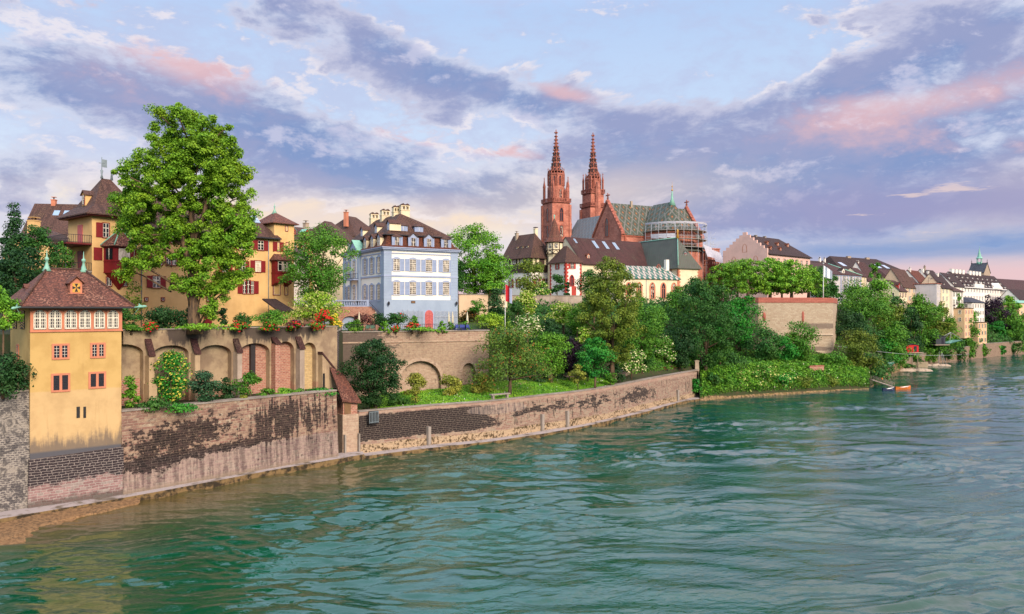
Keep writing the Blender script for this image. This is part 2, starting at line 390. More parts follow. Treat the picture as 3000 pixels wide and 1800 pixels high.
# stone
def st_river(col, ux, uy, u, fac):
    n = noise(vec(ux * .55, uy * .8, 0.0), 1.0, 7, .68); dr = noise(vec(ux * 1.7, uy * .13, 3.0), 1.0, 6, .65); f = noise(u, 2.6, 5, .7)
    low = smooth(uy + (n - .5) * 1.2, 4.3, 3.9)                       # dressed lower courses, paler and mauve
    col = mx(low * .65, col, mx(smooth(dr + (f - .5) * .4, .40, .58), (.33, .255, .22), (.085, .07, .075)))
    patch = blob(ux, uy, 6.5, 6.1, 7.2, 1.9, 6) + blob(ux, uy, 2.5, 3.4, 4.0, 1.0) * .8 + blob(ux, uy, 11.0, 4.1, 6.5, .55, 3) * .9 + blob(ux, uy, 17.0, 4.2, 5.0, .5, 3) * .5
    drip = blob(ux, uy, 20.0, 6.8, 5.2, 2.8, 0) * 1.15 + blob(ux, uy, 26.0, 6.5, 2.5, 2.2) * .55 + blob(ux, uy, 16.0, 5.0, 4.0, 1.0) * .45
    k = smooth(patch * .95 + (n - .5) * 2.4 + (f - .5) * 1.2 + (RB - .5) * .35, .40, .60); k2 = smooth(drip * .70 + (dr - .5) * 2.9 + (f - .5) * .8 + (n - .5) * .6 + (RB - .5) * .2, .38, .60)
    col = mx(smooth(n + (f - .5) * .6, .40, .62) * .6 * (1.0 - low), col, (.15, .09, .07))
    kk = mth('MAXIMUM', k, k2); kk = kk * (1.0 - fac * .30) * smooth(f + (dr - .5) * .5, .34, .46, .60, 1.0)
    col = mx(kk * .96, col, mx(smooth(RB, .3, .9), (.010, .007, .007), (.035, .022, .02)))
    moss = smooth(1.3 + (n - .5) * 1.6 - uy, 0.0, .5); col = mx(moss * .75, col, (.22, .17, .12))
    return mx(smooth(.75 + (f - .5) - uy, 0, .4) * .8, col, (.06, .05, .02))
rubblewall('river_stone', (.355, .245, .165), (.25, .135, .10), (.39, .315, .22), (.37, .285, .20), .62, .27, st_river)
def st_long(col, ux, uy, u, fac):
    n = noise(vec(ux * .30, uy * .9, 0.0), 1.0, 7, .66); f = noise(u, 2.4, 5, .7); dr = noise(vec(ux * 1.5, uy * .2, 3.0), 1.0, 6, .65); lo = noise(vec(ux * .12, 0.0, 7.0), 1.0, 3, .5)
    band = smooth(uy, 1.7, 2.4) * smooth(uy, 6.0, 5.3)
    first = smooth(ux, 27.0, 17.0)
    second = blob(ux, uy, 66.0, 3.6, 11.0, 1.7) + blob(ux, uy, 33.0, 4.2, 9.0, 1.1) * .8 + blob(ux, uy, 47.0, 4.0, 6.0, 1.1) * .8
    k = smooth(first * band * 1.1 + second * .75 + (n - .5) * 2.2 + (f - .5) * 1.0 + (RB - .5) * .3, .42, .60)
    k2 = smooth((dr - .5) * 2.8 + band * .35 + (f - .5) * .5, .46, .66) * .8
    col = mx(smooth(n + (f - .5) * .5, .44, .64) * .4, col, (.17, .11, .085))
    kk = mth('MAXIMUM', k, k2) * (1.0 - fac * .45)
    col = mx(kk * .96, col, (.014, .010, .011))
    ren = smooth(blob(ux, uy, 24.0, 4.9, 7.0, .9) + (n - .5) * .6, .42, .5); col = mx(ren * .55, col, mx(smooth(dr, .4, .6), (.38, .29, .23), (.12, .10, .10)))
    foot = smooth(1.75 + (n - .5) * .8 - uy, 0.0, .3); col = mx(foot, col, mx(smooth(f + (n - .5) * .6, .47, .6), (.40, .29, .18), (.07, .045, .02)))
    return mx(smooth(uy + (n - .5) * .8, 5.5, 5.9) * .35, col, (.52, .34, .26))
rubblewall('long_stone', (.345, .25, .175), (.26, .15, .11), (.30, .24, .17), (.36, .29, .22), .62, .28, st_long)
def st_base(col, ux, uy, u, fac):
    n = noise(vec(ux * .6, uy * .9, 0.0), 1.0, 7, .66)
    k = smooth((uy - 2.7) * .6 + (n - .5) * 1.8 + (ux - 4.0) * -.03, .0, .25) * (1.0 - fac * .75)
    col = mx(k * .95, col, (.022, .018, .022))
    return mx(smooth(1.6 + (n - .5) * 2.0 - uy, 0, .6) * .7, col, (.05, .045, .035))
rubblewall('base_stone', (.34, .22, .20), (.24, .14, .13), (.30, .25, .22), (.38, .33, .29), .55, .26, st_base)
def st_left(col, ux, uy, u, fac):
    n = noise(u, .35, 7, .72, 1.2); m = noise(u, 1.3, 6, .7, .8)
    col = mx(smooth(n + (m - .5) * .4, .50, .60), col, (.30, .265, .22)); col = mx(smooth(m, .46, .58) * .8, col, (.045, .042, .045))
    return col
brick('rough_stone', (.17, .15, .14), (.09, .08, .08), (.30, .27, .23), .42, .22, .06, rubble=.5, extra=st_left)
def st_beige(col, ux, uy, u, fac):
    n = noise(vec(ux * .25, uy * .9, 0.0), 1.0, 6, .65); dr = noise(vec(ux * 1.5, uy * .15, 0.0), 1.0, 6, .65)
    k = smooth((dr - .5) * 1.5 + (n - .5) * 1.2, .16, .34); return mx(k * .75, col, (.08, .06, .05))
brick('terrace_stone', (.46, .34, .24), (.36, .24, .17), (.42, .33, .24), .7, .3, .03, rubble=.2, extra=st_beige)
def st_palace(col, ux, uy, u, fac):
    n = noise(vec(ux * .25, uy * .7, 0.0), 1.0, 6, .65); dr = noise(vec(ux * 1.3, uy * .15, 0.0), 1.0, 6, .65); f = noise(u, 2.0, 5, .7)
    col = mx(smooth(uy + (n - .5) * 1.5, 14.9, 14.4) * .55, col, mx(smooth(f, .4, .62), (.36, .265, .175), (.23, .165, .115)))
    k = smooth(blob(ux, uy, 1.0, 13.0, 8.0, 6.0) * 1.0 + (n - .5) * 1.5 + (f - .5) * .8, .32, .56)
    col = mx(k * .8, col, (.06, .048, .042)); col = mx(smooth((dr - .5) * 2.4 + smooth(uy, 14.0, 17.0) * .3, .35, .65) * .6, col, (.10, .075, .06))
    return mx(smooth((f - .5) * 1.4 + (dr - .5), .26, .34) * .6, col, (.12, .13, .03))
brick('palace_terrace_stone', (.40, .29, .20), (.31, .19, .135), (.42, .33, .24), .75, .3, .035, rubble=.2, extra=st_palace)
brick('quay_stone', (.30, .21, .145), (.20, .13, .09), (.26, .2, .14), .7, .3, .03, rubble=.2, extra=st_beige)
brick('red_stone_wall', (.45, .21, .14), (.33, .12, .085), (.46, .34, .25), .5, .22, .03, rubble=.2, extra=st_beige)
brick('yellow_stone_wall', (.58, .42, .20), (.48, .33, .15), (.44, .34, .2), .6, .26, .03, rubble=.2)
def st_pf(col, ux, uy, u, fac):
    n = noise(vec(ux * .12, uy * .5, 0.0), 1.0, 6, .65); f = noise(u, 2.0, 5, .7)
    k = smooth(blob(ux, uy, 26.0, 16.2, 8.0, .9) + blob(ux, uy, 4.0, 12.5, 6.0, 1.6) * .8 + blob(ux, uy, 24.0, 10.0, 8.0, .8) * .8 + (n - .5) * 1.4 + (f - .5) * .3, .36, .6)
    return mx(k * .72, col, (.12, .085, .07))
brick('pfalz_stone', (.45, .37, .255), (.36, .27, .18), (.36, .27, .2), .95, .42, .05, rubble=.12, extra=st_pf)
brick('red_sandstone', (.56, .225, .15), (.43, .15, .10), (.38, .145, .10), 1.1, .5, .03, dark=.45, darkc=(.17, .055, .04))
brick('coping_red', (.40, .13, .09), (.33, .10, .07), (.2, .08, .06), 1.4, .5, .02)
plain('red_sandstone_carved', (.38, .13, .09), .9, var=.55)
plain('red_sandstone_light', (.36, .10, .06), .9, var=.3)
# roofs
tiles('tile_brown', (.10, .052, .038), (.062, .034, .028), lichen=(.20, .13, .06), lich=.35)
tiles('tile_red', (.16, .062, .04), (.085, .04, .032), .32, .26, lichen=(.38, .20, .13), lich=.55)
tiles('tile_maroon', (.075, .032, .028), (.05, .025, .023), lichen=(.13, .10, .07), lich=.4)
tiles('tile_dark', (.05, .030, .027), (.034, .022, .022), lichen=(.10, .07, .05), lich=.3)
tiles('tile_rust', (.13, .04, .022), (.085, .03, .018), lichen=(.20, .09, .04), lich=.4)
tiles('tile_slate', (.055, .06, .075), (.04, .045, .058), lichen=(.1, .1, .1), lich=.2)
def diamond(name, sx, sy, base, base2, line, mid, core, soft=0.0):
    begin(name); u = uvn(); ux, uy, _ = xyz(u)
    a = ux / sx + uy / sy; b = ux / sx - uy / sy
    fa = mth('ABSOLUTE', mth('FRACT', a) - .5); fb = mth('ABSOLUTE', mth('FRACT', b) - .5)
    mxx = mth('MAXIMUM', fa, fb)
    n = noise(u, .3, 5, .6); n2 = noise(u, 3.5, 4, .7)
    col = mx(smooth(n2, .4, .65), base, base2)
    col = mx(mth('GREATER_THAN', mxx, .43), col, line); col = mx(mth('LESS_THAN', mxx, .17), col, mid); col = mx(mth('LESS_THAN', mxx, .085), col, core)
    col = mx(mth('GREATER_THAN', mxx, .475), col, tuple(x * .5 for x in line))
    col = mx(smooth(n, .45, .7) * .35, col, tuple(x * .5 for x in base2)); col = mx(smooth(n2, .5, .8) * .35, col, base)
    if soft: col = mx(soft, col, (.17, .19, .21))
    finish(col, .65, mth('FRACT', uy / .3) * -1.0 + n2, .3, .04, spec=.25)
diamond('tile_diamond', 3.0, 5.4, (.065, .085, .055), (.045, .06, .045), (.20, .185, .16), (.13, .055, .03), (.32, .15, .06))
diamond('tile_diamond_pale', 2.4, 3.4, (.10, .13, .13), (.07, .09, .10), (.30, .29, .29), (.16, .10, .09), (.30, .2, .1), .35)
diamond('tile_green_small', .9, 1.3, (.045, .10, .055), (.075, .06, .06), (.17, .14, .13), (.15, .035, .045), (.04, .13, .07), .0)
def zigzag():
    begin('tile_zigzag'); u = uvn(); ux, uy, _ = xyz(u)
    def stripe(s, o, p, w, k): return mth('LESS_THAN', mth('ABSOLUTE', mth('FRACT', (ux * k + uy * s + o) / p) - .5), w)
    n2 = noise(u, 3.0, 4, .7)
    col = mx(smooth(n2, .4, .6), (.02, .13, .085), (.02, .08, .06))
    tri = mth('ABSOLUTE', mth('FRACT', ux / 1.9) - .5) * 2.0; v = mth('FRACT', uy / 3.3)
    z1 = mth('LESS_THAN', mth('ABSOLUTE', tri - v), .17); z2 = mth('LESS_THAN', mth('ABSOLUTE', tri - v), .055)
    z3 = mth('LESS_THAN', mth('ABSOLUTE', mth('FRACT', tri - v + .5) - .5), .06)
    col = mx(z3 * .7, col, (.55, .42, .36)); col = mx(z1, col, (.66, .58, .50)); col = mx(z2, col, (.30, .10, .07))
    finish(col, .5, n2, .2, .03, spec=.4)
zigzag()
# vegetation
def leafmat(name, trans=.20):
    begin(name); oi = NT.nodes.new('ShaderNodeObjectInfo'); c = E(oi.outputs['Color'])
    g = NT.nodes.new('ShaderNodeNewGeometry'); r = E(g.outputs['Random Per Island']); n = noise(coord('Object'), .45, 3, .6)
    n = n * .6 + noise(coord('Object'), .13, 3, .6) * .4
    h = node('ShaderNodeHueSaturation', 0, None, Hue=.5 + (.5 - n) * .14 - (r - .5) * .02, Saturation=1.0, Value=.62 + r * .66 + (n - .5) * .9, Color=c)
    finish(h, .6, spec=.22, trans=trans)
leafmat('leaf')
begin('flower'); oi = NT.nodes.new('ShaderNodeObjectInfo'); finish(E(oi.outputs['Color']), .7, spec=.1, trans=.2)
begin('bark'); p = coord('Object'); x, y, z = xyz(p); n = noise(vec(x * 5.0, y * 5.0, z * .9), 1.0, 5, .65)
finish(mx(smooth(n, .35, .65), (.16, .10, .055), (.05, .035, .025)), .9, n, .6, .05)
begin('grass_ground'); n = noise(coord('Object'), .22, 6, .65); n2 = noise(coord('Object'), 2.2, 4, .7)
finish(mx(smooth(n, .38, .64), mx(smooth(n2, .4, .6), (.045, .13, .012), (.03, .085, .012)), (.075, .12, .02)), .9, n2, .4, .08)
begin('soil'); n = noise(coord('Object'), .3, 6, .65); n2 = noise(coord('Object'), 2.2, 4, .7)
finish(mx(smooth(n, .4, .6), (.030, .045, .012), mx(smooth(n2, .4, .6), (.06, .04, .02), (.02, .04, .01))), .95, n2, .4, .08)
begin('bank_stone'); n = noise(coord('Object'), 1.6, 6, .7); n2 = noise(coord('Object'), .5, 4, .7)
finish(mx(smooth(n, .42, .6), (.26, .17, .085), mx(smooth(n2, .4, .6), (.05, .035, .02), (.10, .08, .02))), .95, n, .8, .2)
begin('gravel'); n = noise(coord('Object'), 3.5, 6, .75); n2 = noise(coord('Object'), .3, 4, .6)
finish(mx(smooth(n, .4, .62), (.26, .155, .07), mx(smooth(n2, .4, .6), (.13, .07, .03), (.08, .05, .025))), .9, n, .7, .06)
begin('path_stone'); n = noise(coord('Object'), 1.5, 5, .6); finish(mx(smooth(n, .4, .6), (.42, .27, .15), (.30, .19, .11)), .9)
begin('paving'); n = noise(coord('Object'), 1.0, 5, .6); finish(mx(smooth(n, .4, .6), (.26, .20, .16), (.19, .15, .12)), .9)
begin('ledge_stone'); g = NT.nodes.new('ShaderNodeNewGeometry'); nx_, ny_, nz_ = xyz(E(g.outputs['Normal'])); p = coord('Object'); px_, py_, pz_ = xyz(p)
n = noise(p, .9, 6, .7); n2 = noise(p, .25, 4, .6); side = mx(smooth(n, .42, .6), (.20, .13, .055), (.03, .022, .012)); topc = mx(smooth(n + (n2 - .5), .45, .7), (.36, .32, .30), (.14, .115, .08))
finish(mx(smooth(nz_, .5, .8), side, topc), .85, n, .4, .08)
def water():
    begin('river_water'); p = coord('Object'); x, y, z = xyz(p)
    # current runs along the bank: turn the coordinates so that waves lie across the view
    ca, sa = math.cos(R(14)), math.sin(R(14)); a = x * ca + y * sa; b = y * ca - x * sa
    warp = noise(vec(a * .035, b * .05, 0.0), 1.0, 3, .5)
    w2 = noise(vec(a * .12, b * .16, 6.0), 1.0, 2, .5)
    big = noise(vec(a * .10 + warp * 2.2, b * .21 + w2 * 1.2, 0.0), 1.0, 2, .5, .5)
    mid = noise(vec(a * .30 + warp * 3.0, b * .62 + w2 * 2.0, 1.0), 1.0, 3, .55, .7)
    fin = noise(vec(a * 1.1 + w2 * 3.0, b * 2.1, 2.0), 1.0, 3, .55, .6)
    mask = noise(vec(a * .022, b * .045, 4.0), 1.0, 4, .55, 1.0)
    calm = smooth(mask, .36, .64, .45, 1.3)
    h = fin * .07 * calm
    # body colour: deep green, paler over the gravel shelf at the near left bank
    shelf = smooth(x * .70 - y * .714 + 101.5 - (warp - .5) * 8.0, 32.0, 14.0) * smooth(y, 130, 72)
    deep = mx(smooth(mask + (big - .5) * .6, .35, .7), (.0005, .046, .017), (.002, .070, .038))
    far = smooth(a, -20, 140); deep = mx(far * .5, deep, (.008, .055, .075))  # bluer to the right: sky reflection painted into the water colour
    col = mx(shelf * .75, deep, (.13, .075, .022))
    bs = NT.nodes.new('ShaderNodeBsdfPrincipled'); o = NT.nodes.new('ShaderNodeOutputMaterial')
    setin(bs.inputs['Base Color'], col); bs.inputs['Roughness'].default_value = .05; bs.inputs['IOR'].default_value = 1.52
    bs.inputs['Specular IOR Level'].default_value = .62
    n = NT.nodes.new('ShaderNodeBump'); n.inputs['Strength'].default_value = 1.0; n.inputs['Distance'].default_value = 1.0
    setin(n.inputs['Height'], h); NT.links.new(n.outputs[0], bs.inputs['Normal']); NT.links.new(bs.outputs[0], o.inputs[0])
water()
M = MATS
# ------------------------------------------------------------------ ground, river, walls along it
def normals2(pts):
    out = []
    for i in range(len(pts)):
        a = Vector(pts[max(0, i - 1)]); b = Vector(pts[min(len(pts) - 1, i + 1)]); t = (b - a).normalized(); out.append(Vector((-t.y, t.x)))
    return out
def refine(pts, n=6):
    """smooth curve through plan points (Catmull-Rom); points may carry z"""
    P = [Vector(p) for p in pts]; out = []
    for i in range(len(P) - 1):
        a, b, c, d = P[max(0, i - 1)], P[i], P[i + 1], P[min(len(P) - 1, i + 2)]
        for k in range(n):
            t = k / n; out.append(.5 * ((2 * b) + (c - a) * t + (2 * a - 5 * b + 4 * c - d) * t * t + (3 * b - a - 3 * c + d) * t ** 3))
    out.append(P[-1]); return out
def ribbon(mb, pts, z0, tops, thick, m=0, batter=0.0, over=0.0):
    """wall body following plan points; u runs along it, v is height"""
    N = normals2([p[:2] for p in pts]); L = 0; rows = []
    for i, p in enumerate(pts):
        q = Vector(p[:2]); n = N[i]
        if i: L += (q - Vector(pts[i - 1][:2])).length
        t = tops[i] if isinstance(tops, list) else tops; z = z0[i] if isinstance(z0, list) else z0
        f0 = q - n * (batter + over); f1 = q - n * over; bk = q + n * thick
        rows.append([(f0.x, f0.y, z, L, z), (f1.x, f1.y, t, L, t), (bk.x, bk.y, t, L, t + thick), (bk.x, bk.y, z, L, z)])
    base = len(mb.v); vs = []
    for r in rows: vs += [c[:3] for c in r]
    fs = []
    for i in range(len(rows) - 1):
        for k in range(4): a = 4 * i + k; b = 4 * i + (k + 1) % 4; fs.append((a, a + 4, b + 4, b))
    e = 4 * (len(rows) - 1); fs += [(0, 1, 2, 3), (e + 3, e + 2, e + 1, e)]
    mb.add(vs, fs, m)
    for i, r in enumerate(rows):
        for k in range(4): mb.vuv[base + 4 * i + k] = (r[k][3], r[k][4])
    return mb
def Wz(px, d, z): x, y = W(px, d); return (x, y, z)
# river
def wave_tile(seed, size, lmin, lmax, spread):
    """periodic random wave field (metres), slopes normalised to rms 1"""
    N = 1024; rng = np.random.default_rng(seed); k = np.fft.fftfreq(N, size / N); KX, KY = np.meshgrid(k, k); K = np.hypot(KX, KY) + 1e-9
    th = np.arctan2(KY, KX) - math.radians(98); amp = np.exp(-(np.log(K * math.sqrt(lmin * lmax)) / math.log(lmax / lmin) * 1.7) ** 2) * (np.abs(np.cos(th)) ** spread + .06) / K
    f = np.real(np.fft.ifft2(np.fft.fft2(rng.normal(size=(N, N))) * amp)); gy, gx = np.gradient(f, size / N); return f / math.sqrt((gx ** 2 + gy ** 2).mean())
def sample(f, size, x, y):
    N = f.shape[0]; u = (x / size % 1) * N; v = (y / size % 1) * N; i = np.floor(u).astype(int) % N; j = np.floor(v).astype(int) % N; a = u - np.floor(u); b = v - np.floor(v); i1 = (i + 1) % N; j1 = (j + 1) % N
    return f[j, i] * (1 - a) * (1 - b) + f[j, i1] * a * (1 - b) + f[j1, i] * (1 - a) * b + f[j1, i1] * a * b
def river():
    ys = [14.0]
    while ys[-1] < 520: ys.append(ys[-1] + max(.14, .17 * (ys[-1] / 50) ** 1.55))
    ys = np.array(ys); ks = np.linspace(-.86, .90, 1000); Y, Kk = np.meshgrid(ys, ks, indexing='ij'); X = Kk * Y
    big = wave_tile(1, 173.0, 4.0, 14.0, 2.0); mid = wave_tile(2, 89.0, 1.0, 4.2, 2.6); msk = wave_tile(3, 420.0, 28.0, 120.0, 0); msk = msk / msk.std(); sw = wave_tile(4, 260.0, 12.0, 40.0, 0)
    gx = X + sample(sw, 260.0, X, Y) * .3; gy = Y + sample(sw, 260.0, Y + 77, X) * .3
    m = np.clip(.95 + .6 * sample(msk, 420.0, X * .8, Y * 1.4), .25, 1.9)
    Z = sample(big, 173.0, gx * .75, gy) * .075 * (.6 + .4 * m) + sample(mid, 89.0, gx * .72, gy) * .17 * m * np.clip(190 / Y, .3, 1.0)
    n0, n1 = Y.shape; V = np.stack([X, Y, Z], -1).reshape(-1, 3).astype(np.float32); I = np.arange(n0 * n1).reshape(n0, n1)
    Q = np.stack([I[:-1, :-1], I[:-1, 1:], I[1:, 1:], I[1:, :-1]], -1).reshape(-1, 4).astype(np.int32); n = len(Q)
    me = bpy.data.meshes.new('river'); me.vertices.add(len(V)); me.vertices.foreach_set('co', V.reshape(-1)); me.loops.add(4 * n); me.loops.foreach_set('vertex_index', Q.reshape(-1)); me.polygons.add(n)
    me.polygons.foreach_set('loop_start', np.arange(0, 4 * n, 4, dtype=np.int32)); me.materials.append(M['river_water']); me.update(calc_edges=True); me.polygons.foreach_set('use_smooth', np.ones(n, dtype=bool))
    o = bpy.data.objects.new('river', me); COL.objects.link(o); o['kind'] = 'structure'
    mb = MB(); mb.add([(-2500, -900, -.45), (3500, -900, -.45), (3500, 4000, -.45), (-2500, 4000, -.45)], [(0, 1, 2, 3)]); struct('river', mb, M['river_water'])
river()
# ground sheet: stations along the bank, each a section from the bank inland
GS = [(-900, [(55, 11.8), (60, 12.0), (66, 17.5), (85, 17.7), (140, 18.5), (215, 22), (2600, 24)]),
      (60, [(80, 11.8), (84, 12.0), (90, 17.5), (100, 17.7), (140, 18.5), (215, 22), (2600, 24)]),
      (350, [(84, 9.2), (89.6, 9.2), (90.6, 17.75), (110, 17.8), (140, 18), (215, 22), (2600, 24)]),
      (985, [(106.2, 9.2), (113.0, 9.2), (113.9, 17.75), (128, 17.8), (155, 18), (215, 22), (2600, 24)]),
      (1004, [(109, 6.0), (123, 6.4), (124.6, 16.7), (140, 16.7), (165, 17.5), (215, 22), (2600, 24)]),
      (1250, [(116.2, 6.0), (129, 6.8), (130.6, 16.7), (150, 16.7), (172, 19), (215, 22), (2600, 24)]),
      (1425, [(121.2, 6.0), (134.5, 7.6), (136.6, 16.7), (150, 16.8), (175, 20), (215, 22), (2600, 24)]),
      (1480, [(124.2, 6.0), (138, 7.8), (147, 11), (160, 15.5), (182, 21), (215, 22.5), (2600, 24)]),
      (1640, [(133.5, 6.0), (147, 7.6), (156, 11), (168, 15.5), (192, 22), (215, 22.5), (2600, 24)]),
      (1800, [(146.2, 6.1), (156, 6.8), (164, 10), (178, 15), (200, 22), (220, 22.8), (2600, 24)]),
      (1900, [(161, 6.3), (167, 6.5), (174, 10), (188, 15), (208, 22), (225, 23), (2600, 24)]),
      (2045, [(182, 6.3), (187, 6.4), (193, 10), (204, 15), (217, 23), (235, 23), (2600, 24)]),
      (2052, [(177, -.8), (183, 4.8), (188, 6.4), (196, 8), (216, 22), (235, 23), (2600, 24)]),
      (2137, [(181.5, -.8), (184, 3.2), (188, 6.3), (198, 7.2), (216.5, 9.5), (222, 23.2), (2600, 24)]),
      (2250, [(187.5, -.8), (190.5, 3.2), (195, 6.3), (204, 7.2), (214.5, 8.5), (220, 23.2), (2600, 24)]),
      (2370, [(193.5, -.8), (196.5, 3.0), (201, 6.2), (208, 7.0), (216.5, 8.0), (221, 23.2), (2600, 24)]),
      (2437, [(198, -.8), (200.5, 2.6), (205, 5.2), (212, 7.2), (218.5, 8.0), (223, 23.2), (2600, 24)]),
      (2450, [(199, -.8), (201.5, 2.6), (206, 5.0), (222, 9.0), (250, 18), (290, 23), (2600, 24)]),
      (2545, [(203.5, -.8), (206.5, 2.0), (212, 4.0), (228, 8), (255, 16), (300, 22.5), (2600, 24)]),
      (2592, [(243, -.8), (244.5, 2.6), (262, 4.5), (272, 8), (292, 16), (330, 22.5), (2600, 24)]),
      (2708, [(299, -.8), (300.5, 4.0), (308, 6.0), (322, 12), (340, 17), (362, 23), (2600, 24)]),
      (2892, [(349, -.8), (350.5, 5.6), (358, 7.2), (375, 13), (395, 19), (420, 23), (2600, 25)]),
      (3000, [(379, -.8), (380.5, 5.6), (388, 7.2), (405, 13), (425, 19), (450, 23), (2600, 25)]),
      (3700, [(640, -.8), (642, 5.6), (655, 7), (680, 13), (710, 19), (760, 24), (2600, 26)]),
      (6200, [(1500, -.8), (1502, 5), (1520, 7), (1560, 13), (1620, 19), (1700, 24), (2600, 26)])]
_AW = Fr((-44.8, 90.0), (-25.3, 113.0)); _RW = Fr((-41.4, 83.2), (-23.6, 105.5)); _PW = Fr(W(1000, 124.6), W(1432, 136.6))
def _dd(fr, px, o=0.0): return fr.at(fr.u(px), 0)[1] + o
def _sec(px):
    for (pa, a), (pb, b) in zip(GS, GS[1:]):
        if pa <= px <= pb: t = (px - pa) / (pb - pa); return [(p[0] * (1 - t) + q[0] * t, p[1] * (1 - t) + q[1] * t) for p, q in zip(a, b)]
_new = []
for _p in list(range(360, 985, 48)) + [984]:
    _s = _sec(_p); _w = _dd(_AW, _p); _s[0] = (_dd(_RW, _p) + 1.0, 9.2); _s[1] = (_w + 1.2, 9.2); _s[2] = (_w + 1.5, 17.75); _new.append((_p, _s))
for _p in list(range(1006, 1425, 48)) + [1424]:
    _s = _sec(_p); _w = _dd(_PW, _p); _s[1] = (_w + 1.25, _s[1][1]); _s[2] = (_w + 1.55, 16.7); _new.append((_p, _s))
GS = sorted([q for q in GS if q[0] not in (1250, 1425)] + _new, key=lambda q: q[0])
def gz(x, y):
    """height of the ground sheet at a plan point"""
    px = CX + x / y * F
    for (pa, a), (pb, b) in zip(GS, GS[1:]):
        if pa <= px <= pb:
            t = (px - pa) / (pb - pa); sec = [(p[0] * (1 - t) + q[0] * t, p[1] * (1 - t) + q[1] * t) for p, q in zip(a, b)]
            for (d0, h0), (d1, h1) in zip(sec, sec[1:]):
                if d0 <= y <= d1: return h0 + (h1 - h0) * (y - d0) / (d1 - d0)
            return sec[0][1]
    return 10.0
def ground():
    mb = MB(); cols = []
    for (pa, a), (pb, b) in zip(GS, GS[1:]):
        n = max(1, int((pb - pa) / 40)) if pa >= 0 and pb <= 3000 else 1
        for k in range(n):
            t = k / n; cols.append((pa + (pb - pa) * t, [(p[0] * (1 - t) + q[0] * t, p[1] * (1 - t) + q[1] * t) for p, q in zip(a, b)]))
    cols.append((GS[-1][0], GS[-1][1]))
    rnd = random.Random(3); vs = []; nn = 7 * 3 - 2; fs = []; ms = []
    for px, sec in cols:
        fin = []
        for j in range(6):
            for k in range(3): t = k / 3; fin.append((sec[j][0] * (1 - t) + sec[j + 1][0] * t, sec[j][1] * (1 - t) + sec[j + 1][1] * t))
        fin.append(sec[6])
        for d, z in fin: vs.append(Wz(px, d, z))
    for i in range(len(cols) - 1):
        for j in range(nn - 1):
            px = cols[i][0]; a = i * nn + j; fs.append((a, a + nn, a + nn + 1, a + 1))
            m = 0
            if 1004 <= px < 1800 and j < 3: m = 1
            if px >= 2050 and px < 2600 and j < 1: m = 2
            if px >= 2590 and j < 3: m = 2
            if px < 1430 and 9 <= j < 15 and px > 340: m = 1
            ms.append(m)
    for f, m in zip(fs, ms): mb.f.append(list(f)); mb.m.append(m); mb.sm.append(False)
    mb.v = vs
    o = struct('ground', mb, [M['soil'], M['grass_ground'], M['bank_stone']])
ground()
# garden path curving over the lawn
pp = refine([Wz(1330, 125.5, 0), Wz(1440, 130.5, 0), Wz(1500, 135.5, 0), Wz(1560, 142, 0), Wz(1620, 147, 0), Wz(1700, 150, 0)], 6)
mb = MB(); N = normals2([p[:2] for p in pp]); vs = []
for p, n in zip(pp, N):
    q = Vector(p[:2])
    for s in (-.55, .55): r = q + n * s; vs.append((r.x, r.y, gz(r.x, r.y) + .06))
mb.add(vs, [(2 * i, 2 * i + 1, 2 * i + 3, 2 * i + 2) for i in range(len(pp) - 1)]); struct('garden_path', mb, M['path_stone'])
# stone ledge along the foot of the walls
OL = [(-68.6, 51.8), W(0, 73.4), W(320, 80.6), W(458, 84.4), W(640, 90.2), W(795, 96.0), W(1067, 106.8)]
IL = [(-71.5, 54.6), W(0, 77.2), W(320, 84.0), W(458, 87.5), W(640, 93.6), W(795, 99.0), W(1060, 110.4)]
def shelf(mb, o, i, z, m=0):
    vs = []
    for a, b in zip(o, i): vs += [(a[0], a[1], -1.5), (a[0], a[1], z), (b[0], b[1], z + .06), (b[0], b[1], -1.5)]
    k = len(o); fs = [(4 * j + q, 4 * j + 4 + q, 4 * j + 4 + (q + 1) % 4, 4 * j + (q + 1) % 4) for j in range(k - 1) for q in range(4)]
    mb.add(vs, fs + [(0, 1, 2, 3), (4 * k - 1, 4 * k - 2, 4 * k - 3, 4 * k - 4)], m)
mb = MB(); shelf(mb, OL, IL, .68)
OL2 = [W(1062, 106.6), W(1240, 112.6), W(1440, 119.0), W(1605, 127.3), W(1747, 137.6)]
shelf(mb, OL2, [W(1062, 110), W(1240, 115.2), W(1440, 121.8), W(1605, 131), W(1747, 141.6)], .42)
OL3 = [W(1745, 137.2), W(1815, 144.5), W(1892, 153.6), W(1989, 170.0), W(2050, 177.0)]
shelf(mb, OL3, [W(1745, 141), W(1820, 150), W(1892, 162), W(1980, 175), W(2046, 184)], .50)
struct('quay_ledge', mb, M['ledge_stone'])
# gravel beach at the near left
mb = MB(); a = [W(-500, 50), W(0, 71), W(150, 75.5), W(330, 79.5), W(420, 82.2)]; b = [W(-700, 36), W(-20, 64.5), W(120, 72.0), W(270, 77.3), W(400, 81.3)]
a[0] = (-64, 50); b[0] = (-60, 40)
vs = []
for p, q in zip(a, b):
    m_ = ((p[0] + q[0]) / 2, (p[1] + q[1]) / 2); vs += [(p[0] - 1.0, p[1] + 1.4, .50), (m_[0], m_[1], .20), (q[0], q[1], -.12), (q[0] + 2, q[1] - 2, -1.2)]
vs = [(x, y, z if z > -1 else z) for x, y, z in vs]
mb.add(vs, [(4 * i + k, 4 * i + k + 4, 4 * i + k + 5, 4 * i + k + 1) for i in range(4) for k in range(3)]); struct('gravel_beach', mb, M['gravel'])
